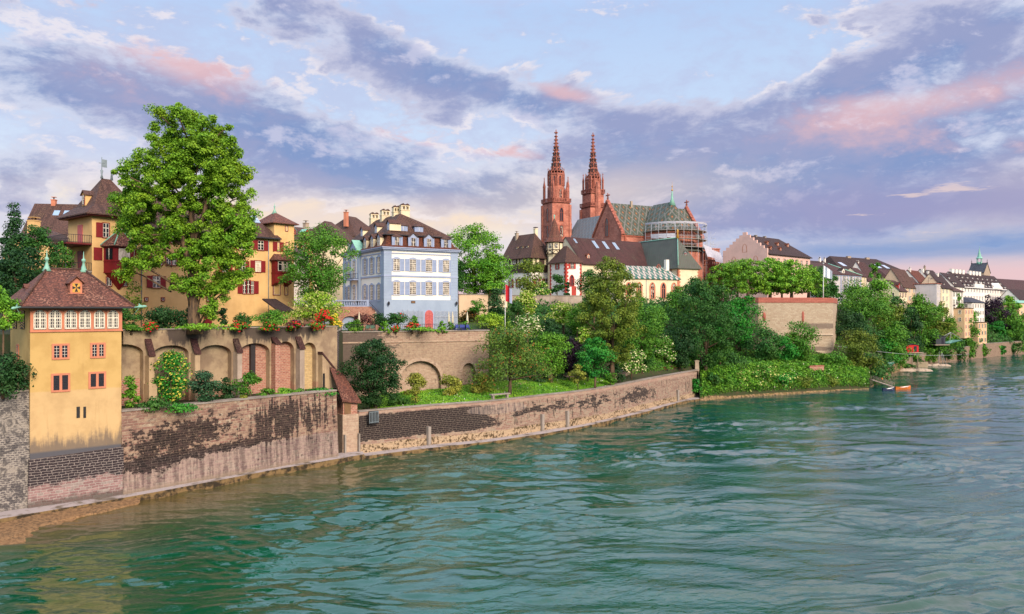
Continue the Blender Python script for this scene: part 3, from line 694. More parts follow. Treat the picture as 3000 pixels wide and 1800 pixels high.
# ---- garden wall on the river between pavilion and gatehouse
RW = Fr((-41.4, 83.2), (-23.6, 105.5))
t = frt('river_wall', 'long straight stone river wall with big black stains, right of the yellow pavilion', 'wall', RW, 0)
mb = MB(); ribbon(mb, [(0, 0), (9, 0), (18, 0), (RW.L, 0)], -1.2, 9.42, 1.3, 0, .55); mb.build('masonry', M['river_stone'], t)
mb = MB(); mb.box(-.02, RW.L + .05, -.1, 1.4, 9.423, 9.58); mb.build('coping', M['concrete'], t)
# ---- left rough wall under the ivy
LWf = Fr((-73.0, 56.0), W(88, 77.9))
t = frt('garden_wall', 'rough grey rubble wall at the left edge, beside the yellow pavilion', 'wall', LWf, 0)
mb = MB(); ribbon(mb, [(0, 0), (LWf.L, 0)], -1, 12.15, 1.5, 0, .6); mb.build('masonry', M['rough_stone'], t)
mb = MB(); mb.box(0, LWf.L, -.08, 1.5, 12.153, 12.3); mb.build('coping', M['concrete'], t)
# ---- long curved wall
LW = refine([W(1052, 108.8) + (0,), W(1250, 115.6) + (0,), W(1440, 121.8) + (0,), W(1605, 131) + (0,), W(1700, 137) + (0,), W(1798, 146) + (0,), W(1900, 160) + (0,), W(1980, 172) + (0,), W(2046, 183) + (0,)], 6)
t = thing('river_wall', 'long curving stone river wall below the lawn, dark masonry at its left end', 'wall', LW[0][:2], 0)
def rel(pts, o): return [(p[0] - o[0], p[1] - o[1]) for p in pts]
LL = rel(LW, LW[0]); tops = [6.15 + .35 * max(0, i - 24) / 24 for i in range(len(LL))]
mb = MB(); ribbon(mb, LL, -1, tops, .9, 0, .45); mb.build('masonry', M['long_stone'], t)
mb = MB(); ribbon(mb, LL, [q + .003 for q in tops], [q + .16 for q in tops], 1.0, 0, 0, .1); mb.build('coping', M['concrete'], t)
# round stone downpipe pilasters on it
for px in (1250, 1575, 1655, 1975):
    i = min(range(len(LW)), key=lambda k: abs(CX + LW[k][0] / LW[k][1] * F - px)); p = LL[i]
    mb = MB(); mb.box(-.25, .25, -.75, .2, .4, 3.2 if px != 1975 else 3.0); o = mb.build('pilaster', M['concrete'], t, (p[0], p[1], 0), R(45))
# upper path parapet on the embankment
def simplewall(name, label, pts, z0, z1, th, mat, cop=None, cat='wall', copz=.15, group=None):
    o = pts[0]; t = thing(name, label, cat, o[:2], z0 if not isinstance(z0, list) else min(z0), group=group); t['_z'] = 0.0; t.location.z = 0
    mb = MB(); P = rel(pts, o); ribbon(mb, P, z0, z1, th); mb.build('masonry', mat, t)
    if cop: mb = MB(); a = [q + .003 for q in z1] if isinstance(z1, list) else z1 + .003; b = [q + copz for q in z1] if isinstance(z1, list) else z1 + copz; ribbon(mb, P, a, b, th + .12, 0, 0, .12); mb.build('coping', cop, t)
    return t
simplewall('path_wall', 'low red brick wall end on the green embankment under the dark trees', [W(2372, 199.0), W(2414, 201.5)], 2.0, 6.2, .6, M['red_stone_wall'], M['coping_red'])
simplewall('path_wall', 'low dark wall behind the riverside path with benches before it', [W(1790, 153), W(1850, 163), W(1930, 174), W(2028, 187.5)], [6.2] * 4, [8.0, 8.0, 7.8, 7.6], .5, M['terrace_stone'], M['concrete'])
for k, (px, d) in enumerate(((1950, 174.5), (1978, 178.5))):
    x, y = W(px, d); t = thing('park_bench', ('left' if k == 0 else 'right') + ' one of two small brown benches before the low path wall', 'bench', (x, y), gz(x, y), R(48), 'benches on the riverside path')
    mb = MB(); [mb.box(-1.1, 1.1, y0, y0 + .12, .45, .5) for y0 in (0, .16, .32)]; mb.build('seat', M['oxblood_dark'], t, lower=False)
    mb = MB(); [mb.box(-1.1, 1.1, .48, .53, z, z + .12) for z in (.62, .82)]; mb.build('backrest', M['oxblood_dark'], t, lower=False)
    for x0 in (-1, .9): MB().box(x0, x0 + .1, .02, .5, 0, .45).build('leg', M['iron'], t, lower=False)
for k, (px, d) in enumerate(((2041, 184.5), (2058, 188.0))):
    x, y = W(px, d); t = thing('stone_post', ('short pale gate post' if k == 0 else 'taller tapered gate post') + ' where the riverside path leaves the curved wall', 'post', (x, y), gz(x, y) - .2)
    MB().lathe(0, 0, [(.75, 0), (.62, 2.6), (.8, 2.65), (.8, 2.9), (.3, 3.1)] if k else [(.7, 0), (.6, 2.2), (.75, 2.25), (.7, 2.5), (.1, 2.6)], 4, 0, False, PI / 4).build('post', M['pale_stone'], t, lower=False)
x, y = W(1465, 124.4)
t = thing('stone_bench', 'grey stone bench standing on the lawn edge by the wall top', 'bench', (x, y), 6.2, R(40))
MB().box(-1.9, 1.9, -.3, .4, .72, .9).build('seat', M['concrete'], t, lower=False)
for x0 in (-1.6, 1.3): MB().box(x0, x0 + .3, -.2, .3, 0, .717).build('leg', M['concrete'], t, lower=False)
# garden terrace wall with arches, buttresses
AW = Fr((-44.8, 90.0), (-25.3, 113.0)); AWL = AW.u(988)
t = frt('arcade_wall', 'tall buttressed terrace wall with six blind arches under the yellow house', 'wall', AW, 9.0)
def arcades(mb, arches, x0, x1, zb, zt, th, m=0, seg=14):
    """front layer with arched openings; arches: (xa, xb, zspring, zcrown)"""
    x = x0
    for xa, xb, zs, zc in arches:
        if xa > x: mb.box(x, xa, 0, th, zb, zt, m)
        c = (xa + xb) / 2; h = (xb - xa) / 2; pts = []
        for i in range(seg + 1):
            a = PI - PI * i / seg; xx = c + h * math.cos(a); pts.append((xx, zs + (zc - zs) * math.sin(a) ** .9))
        for (p, q) in zip(pts, pts[1:]):
            if p[0] < x0: continue
            mb.add([(p[0], 0, p[1]), (q[0], 0, q[1]), (q[0], 0, zt), (p[0], 0, zt), (p[0], th, p[1]), (q[0], th, q[1]), (q[0], th, zt), (p[0], th, zt)],
                   [(0, 1, 2, 3), (0, 4, 5, 1), (2, 6, 7, 3)], m)
        x = xb
    mb.box(x, x1, 0, th, zb, zt, m)
AR = [(AW.u(a), AW.u(b), AW.z(ys, u=AW.u((a + b) / 2)), AW.z(yc, u=AW.u((a + b) / 2))) for a, b, ys, yc in
      ((300, 420, 1040, 1009), (447, 553, 1040, 1012), (580, 678, 1040, 1011), (701, 790, 1035, 1006), (812, 862, 1030, 1001), (886, 926, 1030, 1004))]
mb = MB(); arcades(mb, AR, 0, AWL, 8.6, 17.9, .9); mb.build('wall_face', M['arcade_render'], t)
segs = [(0, 579, 'wall_render'), (579, 690, 'wall_render'), (690, 800, 'red_stone_wall'), (800, 875, 'red_stone_wall'), (875, 950, 'yellow_stone_wall')]
mb = MB(); u0 = -3.0
for i, (a, b, mt) in enumerate(segs): ub = AW.u(b); mb.box(u0, ub, .9 + .002 * i, 1.6, 8.6, 17.6, ['wall_render', 'red_stone_wall', 'yellow_stone_wall'].index(mt)); u0 = ub
mb.box(u0, AWL, .91, 1.6, 8.6, 17.6, 0); mb.box(0.0, AW.u(417), .6, .95, 8.6, 12.2, 1)
mb.build('arch_backing', [M['arcade_render'], M['red_stone_wall'], M['yellow_stone_wall']], t)
mb = MB(); mb.box(-3, AWL + .1, -.12, 1.7, 17.903, 18.05); mb.build('coping', M['concrete'], t)
for a, b, y0, y1, y2, mt in ((420, 446, 993, 1042, 1124, 'wall_render'), (554, 579, 992, 1036, 1200, 'wall_render'), (679, 701, 992, 1032, 1108, 'garden_render'), (790, 813, 988, 1007, 1160, 'red_stone_wall'), (862, 884, 986, 1022, 1160, 'garden_render')):
    ua, ub = AW.u(a), AW.u(b); um = (ua + ub) / 2; za, zb_, zc = AW.z(y0, u=um), AW.z(y1, u=um), max(9.0, AW.z(y2, u=um))
    mb = MB(); w = (ub - ua) * .62; mb.box(um - w / 2, um + w / 2, -1.0, -.002, zc, zb_); mb.box(um - w / 2 - .15, um + w / 2 + .15, -1.35, -.003, 8.7, zc); o = mb.build('buttress', M[mt], t)
    mb = MB(); mb.add([(um - w / 2 - .08, -.02, za), (um + w / 2 + .08, -.02, za), (um + w / 2 + .08, -1.15, zb_ + .1), (um - w / 2 - .08, -1.15, zb_ + .1), (um - w / 2 - .08, -.02, za - .3), (um + w / 2 + .08, -.02, za - .3), (um + w / 2 + .08, -1.15, zb_ - .1), (um - w / 2 - .08, -1.15, zb_ - .1)],
                      [(0, 1, 2, 3), (4, 7, 6, 5), (0, 3, 7, 4), (1, 5, 6, 2), (3, 2, 6, 7)]); c = mb.build('buttress_cap', M['tile_maroon'], t)
for a, b, y0, y1 in ((739, 756, 1010, 1102), (797, 817, 1025, 1158)):
    ua, ub = AW.u(a), AW.u(b); um = (ua + ub) / 2
    MB().box(ua + .1, ub - .1, .45, 1.0, max(9, AW.z(y1, u=um)), AW.z(y0, u=um)).build('stone_pier', M['black_stone'], t)
# sloping buttress with tiled back at the right end
ua = AW.u(932); ub = AW.u(1003)
mb = MB(); z0, z1 = AW.z(1035, u=ua), AW.z(1128, u=ub)
mb.yprism([(ua, 8.6), (ub, 8.6), (ub, z1), (ua, z0)], -1.0, -.004); mb.build('buttress', M['wall_render'], t)
mb = MB(); mb.yprism([(ua - .1, z0 - .1), (ub + .1, z1 - .1), (ub + .15, z1 + .22), (ua - .1, z0 + .22)], -1.15, -.01); mb.build('buttress_cap', M['tile_maroon'], t)
MB().box(AW.u(933), AW.u(939), -1.03, -.9, 9.0, 11.4).build('doorway', M['black_paint'], t)
# return of that wall going back, dark stone
RT = Fr(W(990, 112.8), W(1000, 126.5))
simplewall('garden_wall', 'dark sooty wall return in the shade between the two garden terraces', [W(988, 113.2), W(1001, 126.0)], 5.0, 17.2, 1.0, M['base_stone'], M['concrete'])
# palace terrace wall with two arched niches
PW = Fr(W(1000, 124.6), W(1432, 136.6))
t = frt('terrace_wall', 'beige stone terrace wall with two big arched niches below the blue palace', 'wall', PW, 6.0)
AR = [(PW.u(a), PW.u(b), PW.z(ys, u=PW.u((a + b) / 2)), PW.z(yc, u=PW.u((a + b) / 2))) for a, b, ys, yc in ((1172, 1292, 1120, 1058), (1354, 1392, 1090, 1064))]
mb = MB(); arcades(mb, AR, 0, PW.L, 5.5, 16.75, 1.0); mb.build('wall_face', M['palace_terrace_stone'], t); MB().box(-.05, PW.L + .05, -.14, -.001, 15.0, 15.22).build('string_course', M['terrace_stone'], t)
MB().box(0, PW.L, 1.0, 1.6, 5.5, 16.6).build('niche_backing', M['terrace_stone'], t)
mb = MB()
for xa, xb, zs, zc in AR:
    c = (xa + xb) / 2; h = (xb - xa) / 2; n = 16
    for i in range(n):
        a0, a1 = PI - PI * i / n, PI - PI * (i + 1) / n
        q = [(c + (h + e) * math.cos(a), zs + (zc - zs + e) * math.sin(a) ** .9) for a in (a0, a1) for e in (0, .55)]
        mb.add([(q[0][0], -.06, q[0][1]), (q[1][0], -.06, q[1][1]), (q[3][0], -.06, q[3][1]), (q[2][0], -.06, q[2][1]), (q[0][0], .01, q[0][1]), (q[1][0], .01, q[1][1]), (q[3][0], .01, q[3][1]), (q[2][0], .01, q[2][1])], [(0, 1, 2, 3), (0, 4, 5, 1), (1, 5, 6, 2), (3, 2, 6, 7), (0, 3, 7, 4)])
mb.build('arch_moulding', M['terrace_stone'], t)
MB().box(-.1, PW.L + .1, -.15, 1.7, 16.753, 16.93).build('coping', M['concrete'], t)
# gatehouse: little lean-to at the foot of the sloping buttress
GH = Fr(W(1003, 107.5), W(1052, 108.9))
t = frt('gatehouse', 'tiny stone gatehouse with steep mossy lean-to roof and brown door on the river', 'shed', GH, 0)
a, b = GH.u(1004), GH.u(1051)
MB().box(a, b, 0, 3.2, -1, 5.9).build('stone_base', M['terrace_stone'], t)
MB().box(a + .15, b - .1, .25, 3.3, 5.9, 8.0).build('wall', M['red_stone_wall'], t)
MB().slab([(a - .2, -.3, 8.0), (b + .25, -.3, 7.6), (b - .8, 4.2, 11.6), (a - .2, 4.2, 12.3)], .25).build('roof', M['tile_red'], t)
MB().box(a + .35, a + 1.25, .12, .26, 6.0, 7.7).build('door', M['brown_wood'], t)
for q in (a + .1, b - .2): MB().box(q, q + .22, -.5, 0, -.5, 3.2).build('mooring_post', M['concrete'], t)
# small iron gate in the long wall
GT = Fr(W(1072, 109.2), W(1098, 110.2))
t = frt('iron_gate', 'small black barred gate set in the river wall beside the gatehouse', 'gate', GT, 4.6)
mb = MB(); [mb.box(u, u + .06, -.9, -.84, 0, 1.6) for u in np.linspace(0, GT.L, 7)]; mb.box(0, GT.L, -.9, -.84, 1.5, 1.56); mb.box(0, GT.L, -.9, -.84, .1, .16); mb.build('bars', M['lead'], t, lower=False)
MB().box(-.02, GT.L + .02, -.83, -.6, -.1, 1.65).build('opening', M['black_paint'], t, lower=False)
# pfalz terrace
PZ = [W(2150, 220.0), W(2222, 214.5), W(2300, 215.5), W(2440, 218.5), W(2452, 236)]
t = simplewall('terrace_wall', 'high pale block wall of the tree terrace with red sandstone parapet band', PZ, 5.0, 22.6, 1.2, M['pfalz_stone'])
mb = MB(); P = rel(PZ, PZ[0]); ribbon(mb, P, 22.603, 24.0, 1.3, 0, 0, .15); mb.build('parapet', M['coping_red'], t)
mb = MB(); ribbon(mb, P[1:4], 13.6, 14.0, .5, 0, .25, .12); mb.build('string_course', M['pfalz_stone'], t)
mb = MB()
for px, zz0, zz1, w in ((2238, 17.6, 20.0, .9), (2351, 16.9, 20.4, .8)):
    f = Fr(W(2222, 214.5), W(2440, 218.5)); u = f.u(px); x, y = f.at(u, -.06); x -= PZ[0][0]; y -= PZ[0][1]
    mb.lathe(x, y, [(.15, zz0), (w * .5, zz0 + .6), (w * .6, (zz0 + zz1) / 2), (w * .5, zz1 - .5), (.1, zz1)], 8)
mb.build('carving', M['coping_red'], t)
# quay wall further upstream (right)
simplewall('quay_wall', 'distant weathered quay wall along the far right bank', [W(2585, 251), W(2640, 268), W(2708, 299), W(2800, 322), W(2892, 349), W(3000, 379), W(3200, 430)], -1, [2.6, 3.6, 4.2, 5, 6, 6, 6], .8, M['quay_stone'], M['concrete'])
# garden wall in front of the half-timbered house
simplewall('garden_wall', 'pale rendered garden wall under the half-timbered house, behind the shrubs', [W(1480, 186), W(1600, 188), W(1705, 190)], 19.0, 23.9, .5, M['garden_render'], M['concrete'])
simplewall('garden_wall', 'low cream wall between the palace and the garden kiosk', [W(1345, 166), W(1430, 168)], 15.0, 23.7, .5, M['beige_plaster'], M['concrete'])
# ------------------------------------------------------------------ building kit
WC = {}
def winmesh(w, h, style, frame, glassm, nx, nz, arch, lintel):
    key = (round(w * 20), round(h * 20), style, frame, glassm, nx, nz, arch, lintel)
    if key in WC: return WC[key]
    t = .11 if style != 'thin' else .07
    bar = .05; fm = MB(); o = -.09
    if style == 'stone': t = .17
    fm.box(-t, 0, o, .02, -t, h + t); fm.box(w, w + t, o, .02, -t, h + t); fm.box(0, w, o, .02, h, h + t); fm.box(-.001, w + .001, o - .03, .02, -t, 0)
    fi = 1; b = bar
    fm.box(0, b, o + .035, 0, 0, h, fi); fm.box(w - b, w, o + .035, 0, 0, h, fi); fm.box(b, w - b, o + .035, 0, 0, b, fi); fm.box(b, w - b, o + .035, 0, h - b, h, fi)
    for i in range(1, nx):
        x = w * i / nx; bb = .05 if (nx % 2 == 0 and i == nx // 2) else .022; fm.box(x - bb, x + bb, o + .045, 0, b, h - b, fi)
    for j in range(1, nz):
        z = h * j / nz; bb = .05 if (nz > 2 and j == nz - max(1, nz // 3)) else .022; fm.box(b, w - b, o + .046, 0, z - bb, z + bb, fi)
    if arch:
        n = 8
        for i in range(n):
            x0 = -t + (w + 2 * t) * i / n; x1 = -t + (w + 2 * t) * (i + 1) / n
            f = lambda x: arch * (1 - ((x - w / 2) / (w / 2 + t)) ** 2)
            fm.add([(x0, o, h + t), (x1, o, h + t), (x1, o, h + t + f(x1)), (x0, o, h + t + f(x0)), (x0, 0, h + t), (x1, 0, h + t), (x1, 0, h + t + f(x1)), (x0, 0, h + t + f(x0))], [(0, 1, 2, 3), (3, 2, 6, 7), (4, 7, 6, 5)])
    if lintel: fm.box(-t - .1, w + t + .1, -.2, .01, h + t + .001, h + t + .12)
    me = fm.mesh('window', [M[frame], M['cream_paint']])
    gm = MB().box(0, w, -.035, .0, 0, h).mesh('pane', M[glassm])
    WC[key] = (me, gm); return WC[key]
def obj(name, me, parent, loc, rz=0.0):
    o = bpy.data.objects.new(name, me); COL.objects.link(o); o.parent = parent; o.location = loc; o.rotation_euler = (0, 0, rz); return o
SC = {}
def shutmesh(w, h, mat):
    k = (round(w * 20), round(h * 20), mat)
    if k not in SC:
        m = MB(); m.box(0, w, -.07, -.02, 0, h); m.box(.04, w - .04, -.085, -.065, h * .5 - .03, h * .5 + .03)
        for z in (.04, h - .1): m.box(.04, w - .04, -.085, -.065, z, z + .06)
        SC[k] = m.mesh('shutter', M[mat])
    return SC[k]
def place(root, face, u, z, L=0.0, dep=0.0, off=0.0):
    z = z - root['_z'] if '_z' in root.keys() else z
    if face == 'F': return (u, -off, z), 0.0
    if face == 'L': return (-off, dep - u, z), -PI / 2
    return (L + off, u, z), PI / 2
def window(root, face, u0, u1, z0, z1, frame='oxblood', glassm='glass', nx=2, nz=3, arch=0.0, lintel=False, sh=None, shm='oxblood', shw=None, style='', L=0.0, dep=0.0, off=0.0, name='window'):
    w = u1 - u0; h = z1 - z0; fm, gm = winmesh(w, h, style, frame, glassm, nx, nz, arch, lintel)
    loc, rz = place(root, face, u0, z0, L, dep, off)
    o = obj(name, fm, root, loc, rz); obj('pane', gm, o, (0, 0, 0))
    if sh:
        sw = shw or w * .5
        if 'l' in sh: obj('shutter', shutmesh(sw, h + .1, shm), o, (-.12 - sw, 0, -.05))
        if 'r' in sh: obj('shutter', shutmesh(sw, h + .1, shm), o, (w + .12, 0, -.05))
    return o
def pxwin(root, fr, x0, x1, y0, y1, face='F', **k):
    u0, u1, z0, z1 = fr.box(x0, x1, y0, y1); return window(root, face, u0, u1, z0, z1, **k)
def roof_hip(mb, x0, x1, y0, y1, ze, zr, hl, hr, o=.5, axis='x', t=.22, m=0, gab=None):
    """hipped or gabled roof over a rectangle; hl/hr = length of the hip at either ridge end (0 = gable)"""
    if axis == 'x': half = (y1 - y0) / 2
    else: half = (x1 - x0) / 2
    sl = (zr - ze) / half; zl = ze - sl * o + .25; zr_ = zr + .25
    if axis == 'x':
        a = x0 - (o if hl else .15); b = x1 + (o if hr else .15); c = y0 - o; d = y1 + o; m_ = (y0 + y1) / 2
        ra = (x0 + hl if hl else a); rb = (x1 - hr if hr else b)
        mb.slab([(a, c, zl), (b, c, zl), (rb, m_, zr_), (ra, m_, zr_)], t, m); mb.slab([(b, d, zl), (a, d, zl), (ra, m_, zr_), (rb, m_, zr_)], t, m)
        if hl: mb.slab([(a, d, zl), (a, c, zl), (ra, m_, zr_)], t, m)
        if hr: mb.slab([(b, c, zl), (b, d, zl), (rb, m_, zr_)], t, m)
    else:
        a = y0 - (o if hl else .15); b = y1 + (o if hr else .15); c = x0 - o; d = x1 + o; m_ = (x0 + x1) / 2
        ra = (y0 + hl if hl else a); rb = (y1 - hr if hr else b)
        mb.slab([(c, b, zl), (c, a, zl), (m_, ra, zr_), (m_, rb, zr_)], t, m); mb.slab([(d, a, zl), (d, b, zl), (m_, rb, zr_), (m_, ra, zr_)], t, m)
        if hl: mb.slab([(c, a, zl), (d, a, zl), (m_, ra, zr_)], t, m)
        if hr: mb.slab([(d, b, zl), (c, b, zl), (m_, rb, zr_)], t, m)
    return mb
def walls(mb, x0, x1, y0, y1, z0, ze, zr=None, axis='x', gl=False, gr=False, m=0):
    mb.box(x0, x1, y0, y1, z0, ze, m)
    if axis == 'x':
        c = (y0 + y1) / 2
        if gl: mb.xprism([(y0, ze), (y1, ze), (c, zr)], x0, x0 + .4, m)
        if gr: mb.xprism([(y0, ze), (y1, ze), (c, zr)], x1 - .4, x1, m)
    else:
        c = (x0 + x1) / 2
        if gl: mb.yprism([(x0, ze), (x1, ze), (c, zr)], y0, y0 + .4, m)
        if gr: mb.yprism([(x0, ze), (x1, ze), (c, zr)], y1 - .4, y1, m)
    return mb
DC = {}
def dormer(root, face, u, z, w=1.3, h=1.4, dep_=2.2, wall='cream_plaster', roof='tile_brown', frame='oxblood', kind='gable', sh=None, shm=None, L=0.0, dep=0.0, off=0.0, nx=2, nz=2, gl='glass'):
    key = (round(w, 2), round(h, 2), round(dep_, 2), wall, roof, frame, kind, shm, nx, nz, gl)
    if key not in DC:
        b = MB(); b.box(-w / 2, w / 2, 0, dep_, 0, h); ww = w * .52
        b.box(-ww / 2 - .08, ww / 2 + .08, -.05, 0, .1, h - .02, 1); b.box(-ww / 2, ww / 2, -.07, -.045, .18, h - .12, 2)
        b.box(-.025, .025, -.085, -.06, .18, h - .12, 3)
        if nz > 1: b.box(-ww / 2, ww / 2, -.086, -.06, h * .55 - .025, h * .55 + .025, 3)
        if shm:
            for s in (-1, 1): b.box(s * (w / 2 + .05) - .22, s * (w / 2 + .05) + .22, -.1, -.06, .1, h - .05, 4)
        r = MB(); o = .18
        if kind == 'gable':
            g = w * .45; b.yprism([(-w / 2, h), (w / 2, h), (0, h + g)], 0, .3, 1 if frame in ('palace_trim',) else 0)
            for s in (-1, 1): r.slab([(s * (w / 2 + o), -.2, h - .02), (0, -.2, h + g + .12), (0, dep_, h + g + .12), (s * (w / 2 + o), dep_, h - .02)], .1)
        elif kind == 'shed': r.slab([(-w / 2 - o, -.25, h + .05), (w / 2 + o, -.25, h + .05), (w / 2 + o, dep_, h + .55), (-w / 2 - o, dep_, h + .55)], .12)
        else:
            r.slab([(-w / 2 - o, -.2, h), (w / 2 + o, -.2, h), (w * .1, .5, h + .5), (-w * .1, .5, h + .5)], .1)
            for s in (-1, 1): r.slab([(s * (w / 2 + o), -.2, h), (s * w * .1, .5, h + .5), (s * w * .1, dep_, h + .5), (s * (w / 2 + o), dep_, h)], .1)
        DC[key] = (b.mesh('dormer', [M[wall], M[frame], M[gl], M['cream_paint'], M[shm or frame]]), r.mesh('dormer_roof', M[roof]))
    loc, rz = place(root, face, u, z, L, dep, off); o = obj('dormer', DC[key][0], root, loc, rz); obj('dormer_roof', DC[key][1], o, (0, 0, 0)); return o
CC = {}
def chimney(root, x, y, z, w=.9, d=.9, h=1.8, mat='cream_plaster', pots=2, cap='tile_brown', rz=0.0):
    k = (w, d, h, mat, pots, cap)
    if k not in CC:
        b = MB(); b.box(-w / 2, w / 2, -d / 2, d / 2, -2.0, h - .35); b.box(-w / 2 - .08, w / 2 + .08, -d / 2 - .08, d / 2 + .08, h - .35, h - .2)
        if pots == 'arch':
            for s in (-1, 1): b.box(s * w * .42 - .09, s * w * .42 + .09, -d / 2, d / 2, h - .2, h + .45)
            b.box(-.08, .08, -d / 2, d / 2, h - .2, h + .45); b.box(-w / 2, w / 2, -d / 2, d / 2, h + .45, h + .62)
            for c in (-w / 4, w / 4): b.yprism([(c - w / 4 - .06, h + .623), (c + w / 4 + .06, h + .623), (c, h + 1.0)], -d / 2 - .06, d / 2 + .06, 1)
        elif pots:
            for i in range(pots): c = (i + .5) / pots * w - w / 2; b.lathe(c, 0, [(.14, h - .2), (.12, h + .25)], 8, 1)
            b.box(-w / 2, w / 2, -d / 2, d / 2, h + .25, h + .33)
        CC[k] = b.mesh('chimney', [M[mat], M[cap]])
    return obj('chimney', CC[k], root, (x, y, z - root['_z']), rz)
def skylight(root, pts, mat='glass_sky'):
    mb = MB(); mb.slab(pts, .12); return mb.build('skylight', M[mat], root)
def finial(mb, x, y, z, h, m=0, ball=.22):
    mb.lathe(x, y, [(ball * 1.6, z), (ball * .5, z + h * .25), (ball * .35, z + h * .45), (ball, z + h * .52), (ball * .3, z + h * .6), (.05, z + h)], 8, m)
def railing(root, pts, h=1.0, mat='iron', name='railing', step=.28, z=None):
    mb = MB(); pts = [Vector(p) for p in pts]
    for a, b in zip(pts, pts[1:]):
        n = max(1, int((b - a).length / step))
        for i in range(n + 1): p = a.lerp(b, i / n); mb.box(p.x - .02, p.x + .02, p.y - .02, p.y + .02, p.z, p.z + h)
        for q in (.08, h): mb.tube([a + Vector((0, 0, q)), b + Vector((0, 0, q))], .035, 4)
    return mb.build(name, M[mat], root)

# ================================================================== yellow river pavilion
A = W(88, 77.5); B = (-41.4, 83.2); PV = Fr(A, B); Lp = PV.L; Dp = 9.3
t = frt('river_pavilion', 'tall yellow river pavilion with a hipped tile roof rising from the water', 'pavilion', PV, 0.0)
MB().box(0, Lp, 0, Dp, 5.4, 20.55).build('wall', M['pavilion_plaster'], t)
mb = MB(); mb.yprism([(-.28, -1), (Lp + .25, -1), (Lp + .12, 5.75), (-.12, 5.45)], -.3, Dp + .2); mb.build('stone_base', M['base_stone'], t)
zb = 18.22; mb = MB(); mb.box(.0, Lp + .06, -.07, .3, zb - .12, 20.45); mb.box(-.02, Lp + .1, -.14, .3, zb - .22, zb - .1); mb.box(-.06, Lp + .1, -.12, .3, 20.3, 20.6); mb.build('window_band', M['salmon_stone'], t)
for x0, x1 in ((97, 135), (141, 179), (188, 224), (230, 265), (274, 306), (313, 346)):
    u0, u1 = PV.u(x0), PV.u(x1); mb = MB(); w = u1 - u0; z0, z1 = 18.35, 20.2; n = 6
    ys = -.16
    mb.box(0, w, -.02, .05, 0, z1 - z0, 0)
    for x in (0, w - .09): mb.box(x, x + .09, -.1, 0, 0, z1 - z0, 1)
    mb.box(w / 2 - .07, w / 2 + .07, -.1, 0, 0, z1 - z0, 1); mb.box(0, w, -.1, 0, -.05, .08, 1); mb.box(0, w, -.09, 0, 1.0, 1.1, 1); mb.box(0, w, -.1, 0, z1 - z0 - .09, z1 - z0, 1)
    for k in (1, 2, 4, 5): mb.box(w * k / 6 - .025, w * k / 6 + .025, -.07, 0, 0, z1 - z0, 1)
    for z in (.38, .7, 1.35, 1.62): mb.box(0, w, -.07, 0, z - .022, z + .022, 1)
    for s in (0, 1):
        cx = w if s else 0; sg = -1 if s else 1
        mb.add([(cx, -.105, z1 - z0), (cx, -.105, z1 - z0 - .42), (cx + sg * .1, -.105, z1 - z0 - .22), (cx + sg * .3, -.105, z1 - z0 - .06), (cx + sg * .5, -.105, z1 - z0)], [(0, 1, 2, 3, 4)], 2)
    o = obj('window', mb.mesh('window', [M['glass_dark'], M['cream_paint'], M['salmon_stone']]), t, (u0, -.09, z0))
for x0, x1, y0, y1, g in ((154, 201, 1009, 1052, 0), (266, 307, 1006, 1048, 0), (152, 203, 1096, 1147, 1), (261, 308, 1091, 1137, 1)):
    u0, u1, z0, z1 = PV.box(x0 + 4, x1 - 4, y0 + 4, y1 - 4); w = (u1 - u0); gap = .2
    fr_ = MB(); h = z1 - z0; e = .2; fr_.box(-e, 0, -.09, 0, -e, h + e); fr_.box(w, w + e, -.09, 0, -e, h + e); fr_.box(0, w, -.09, 0, h, h + e); fr_.box(0, w, -.1, 0, -e, 0); fr_.box(w / 2 - .12, w / 2 + .12, -.088, 0, 0, h)
    o = obj('window', fr_.mesh('window', [M['salmon_stone']]), t, (u0, 0, z0))
    for s in (0, 1):
        xa = .0 + s * (w / 2 + .12); ww = w / 2 - .12; p = MB(); p.box(0, ww, -.02, .03, 0, h); nb = 2 if not g else 5; mm = 1
        for k in range(1, nb): p.box(ww * k / nb - .015, ww * k / nb + .015, -.05, 0, 0, h, 1)
        for k in range(1, 4 if not g else 9): q = h * k / (4 if not g else 9); p.box(0, ww, -.05, 0, q - .014, q + .014, 1)
        obj('pane', p.mesh('pane', [M['glass_dark'], M['iron' if g else 'cream_paint']]), o, (xa, 0, 0))
for x0, x1 in ((224, 234), (244, 252)):
    u0, u1, z0, z1 = PV.box(x0, x1, 1192, 1225); MB().box(u0, u1, -.03, .05, z0, z1).build('slit_window', M['black_paint'], t)
LF = Fr(PV.at(0, Dp), PV.at(0, 0))
for x0, x1, y0, y1 in ((39, 50, 910, 964), (60, 73, 910, 964)):
    u0, u1, z0, z1 = LF.box(x0, x1, y0, y1); w = max(.8, u1 - u0); mb = MB(); mb.box(0, w, -.08, 0, 0, 1.85); n = 7
    for i in range(n): z = i * 1.85 / n; mb.add([(0, -.085, z + .02), (w / 2, -.085, z + .26), (w, -.085, z + .02), (w, -.085, z + .13), (w / 2, -.085, z + .37), (0, -.085, z + .13)], [(0, 1, 4, 5), (1, 2, 3, 4)], 1)
    loc, rz = place(t, 'L', u0, 18.3, 0, Dp); obj('shutter', mb.mesh('shutter', [M['black_paint'], M['yellow_paint']]), t, loc, rz)
u0, u1, z0, z1 = LF.box(51, 58, 1014, 1052); window(t, 'L', u0, u0 + .6, z0, z1, 'salmon_stone', nx=1, nz=2, dep=Dp, style='stone')
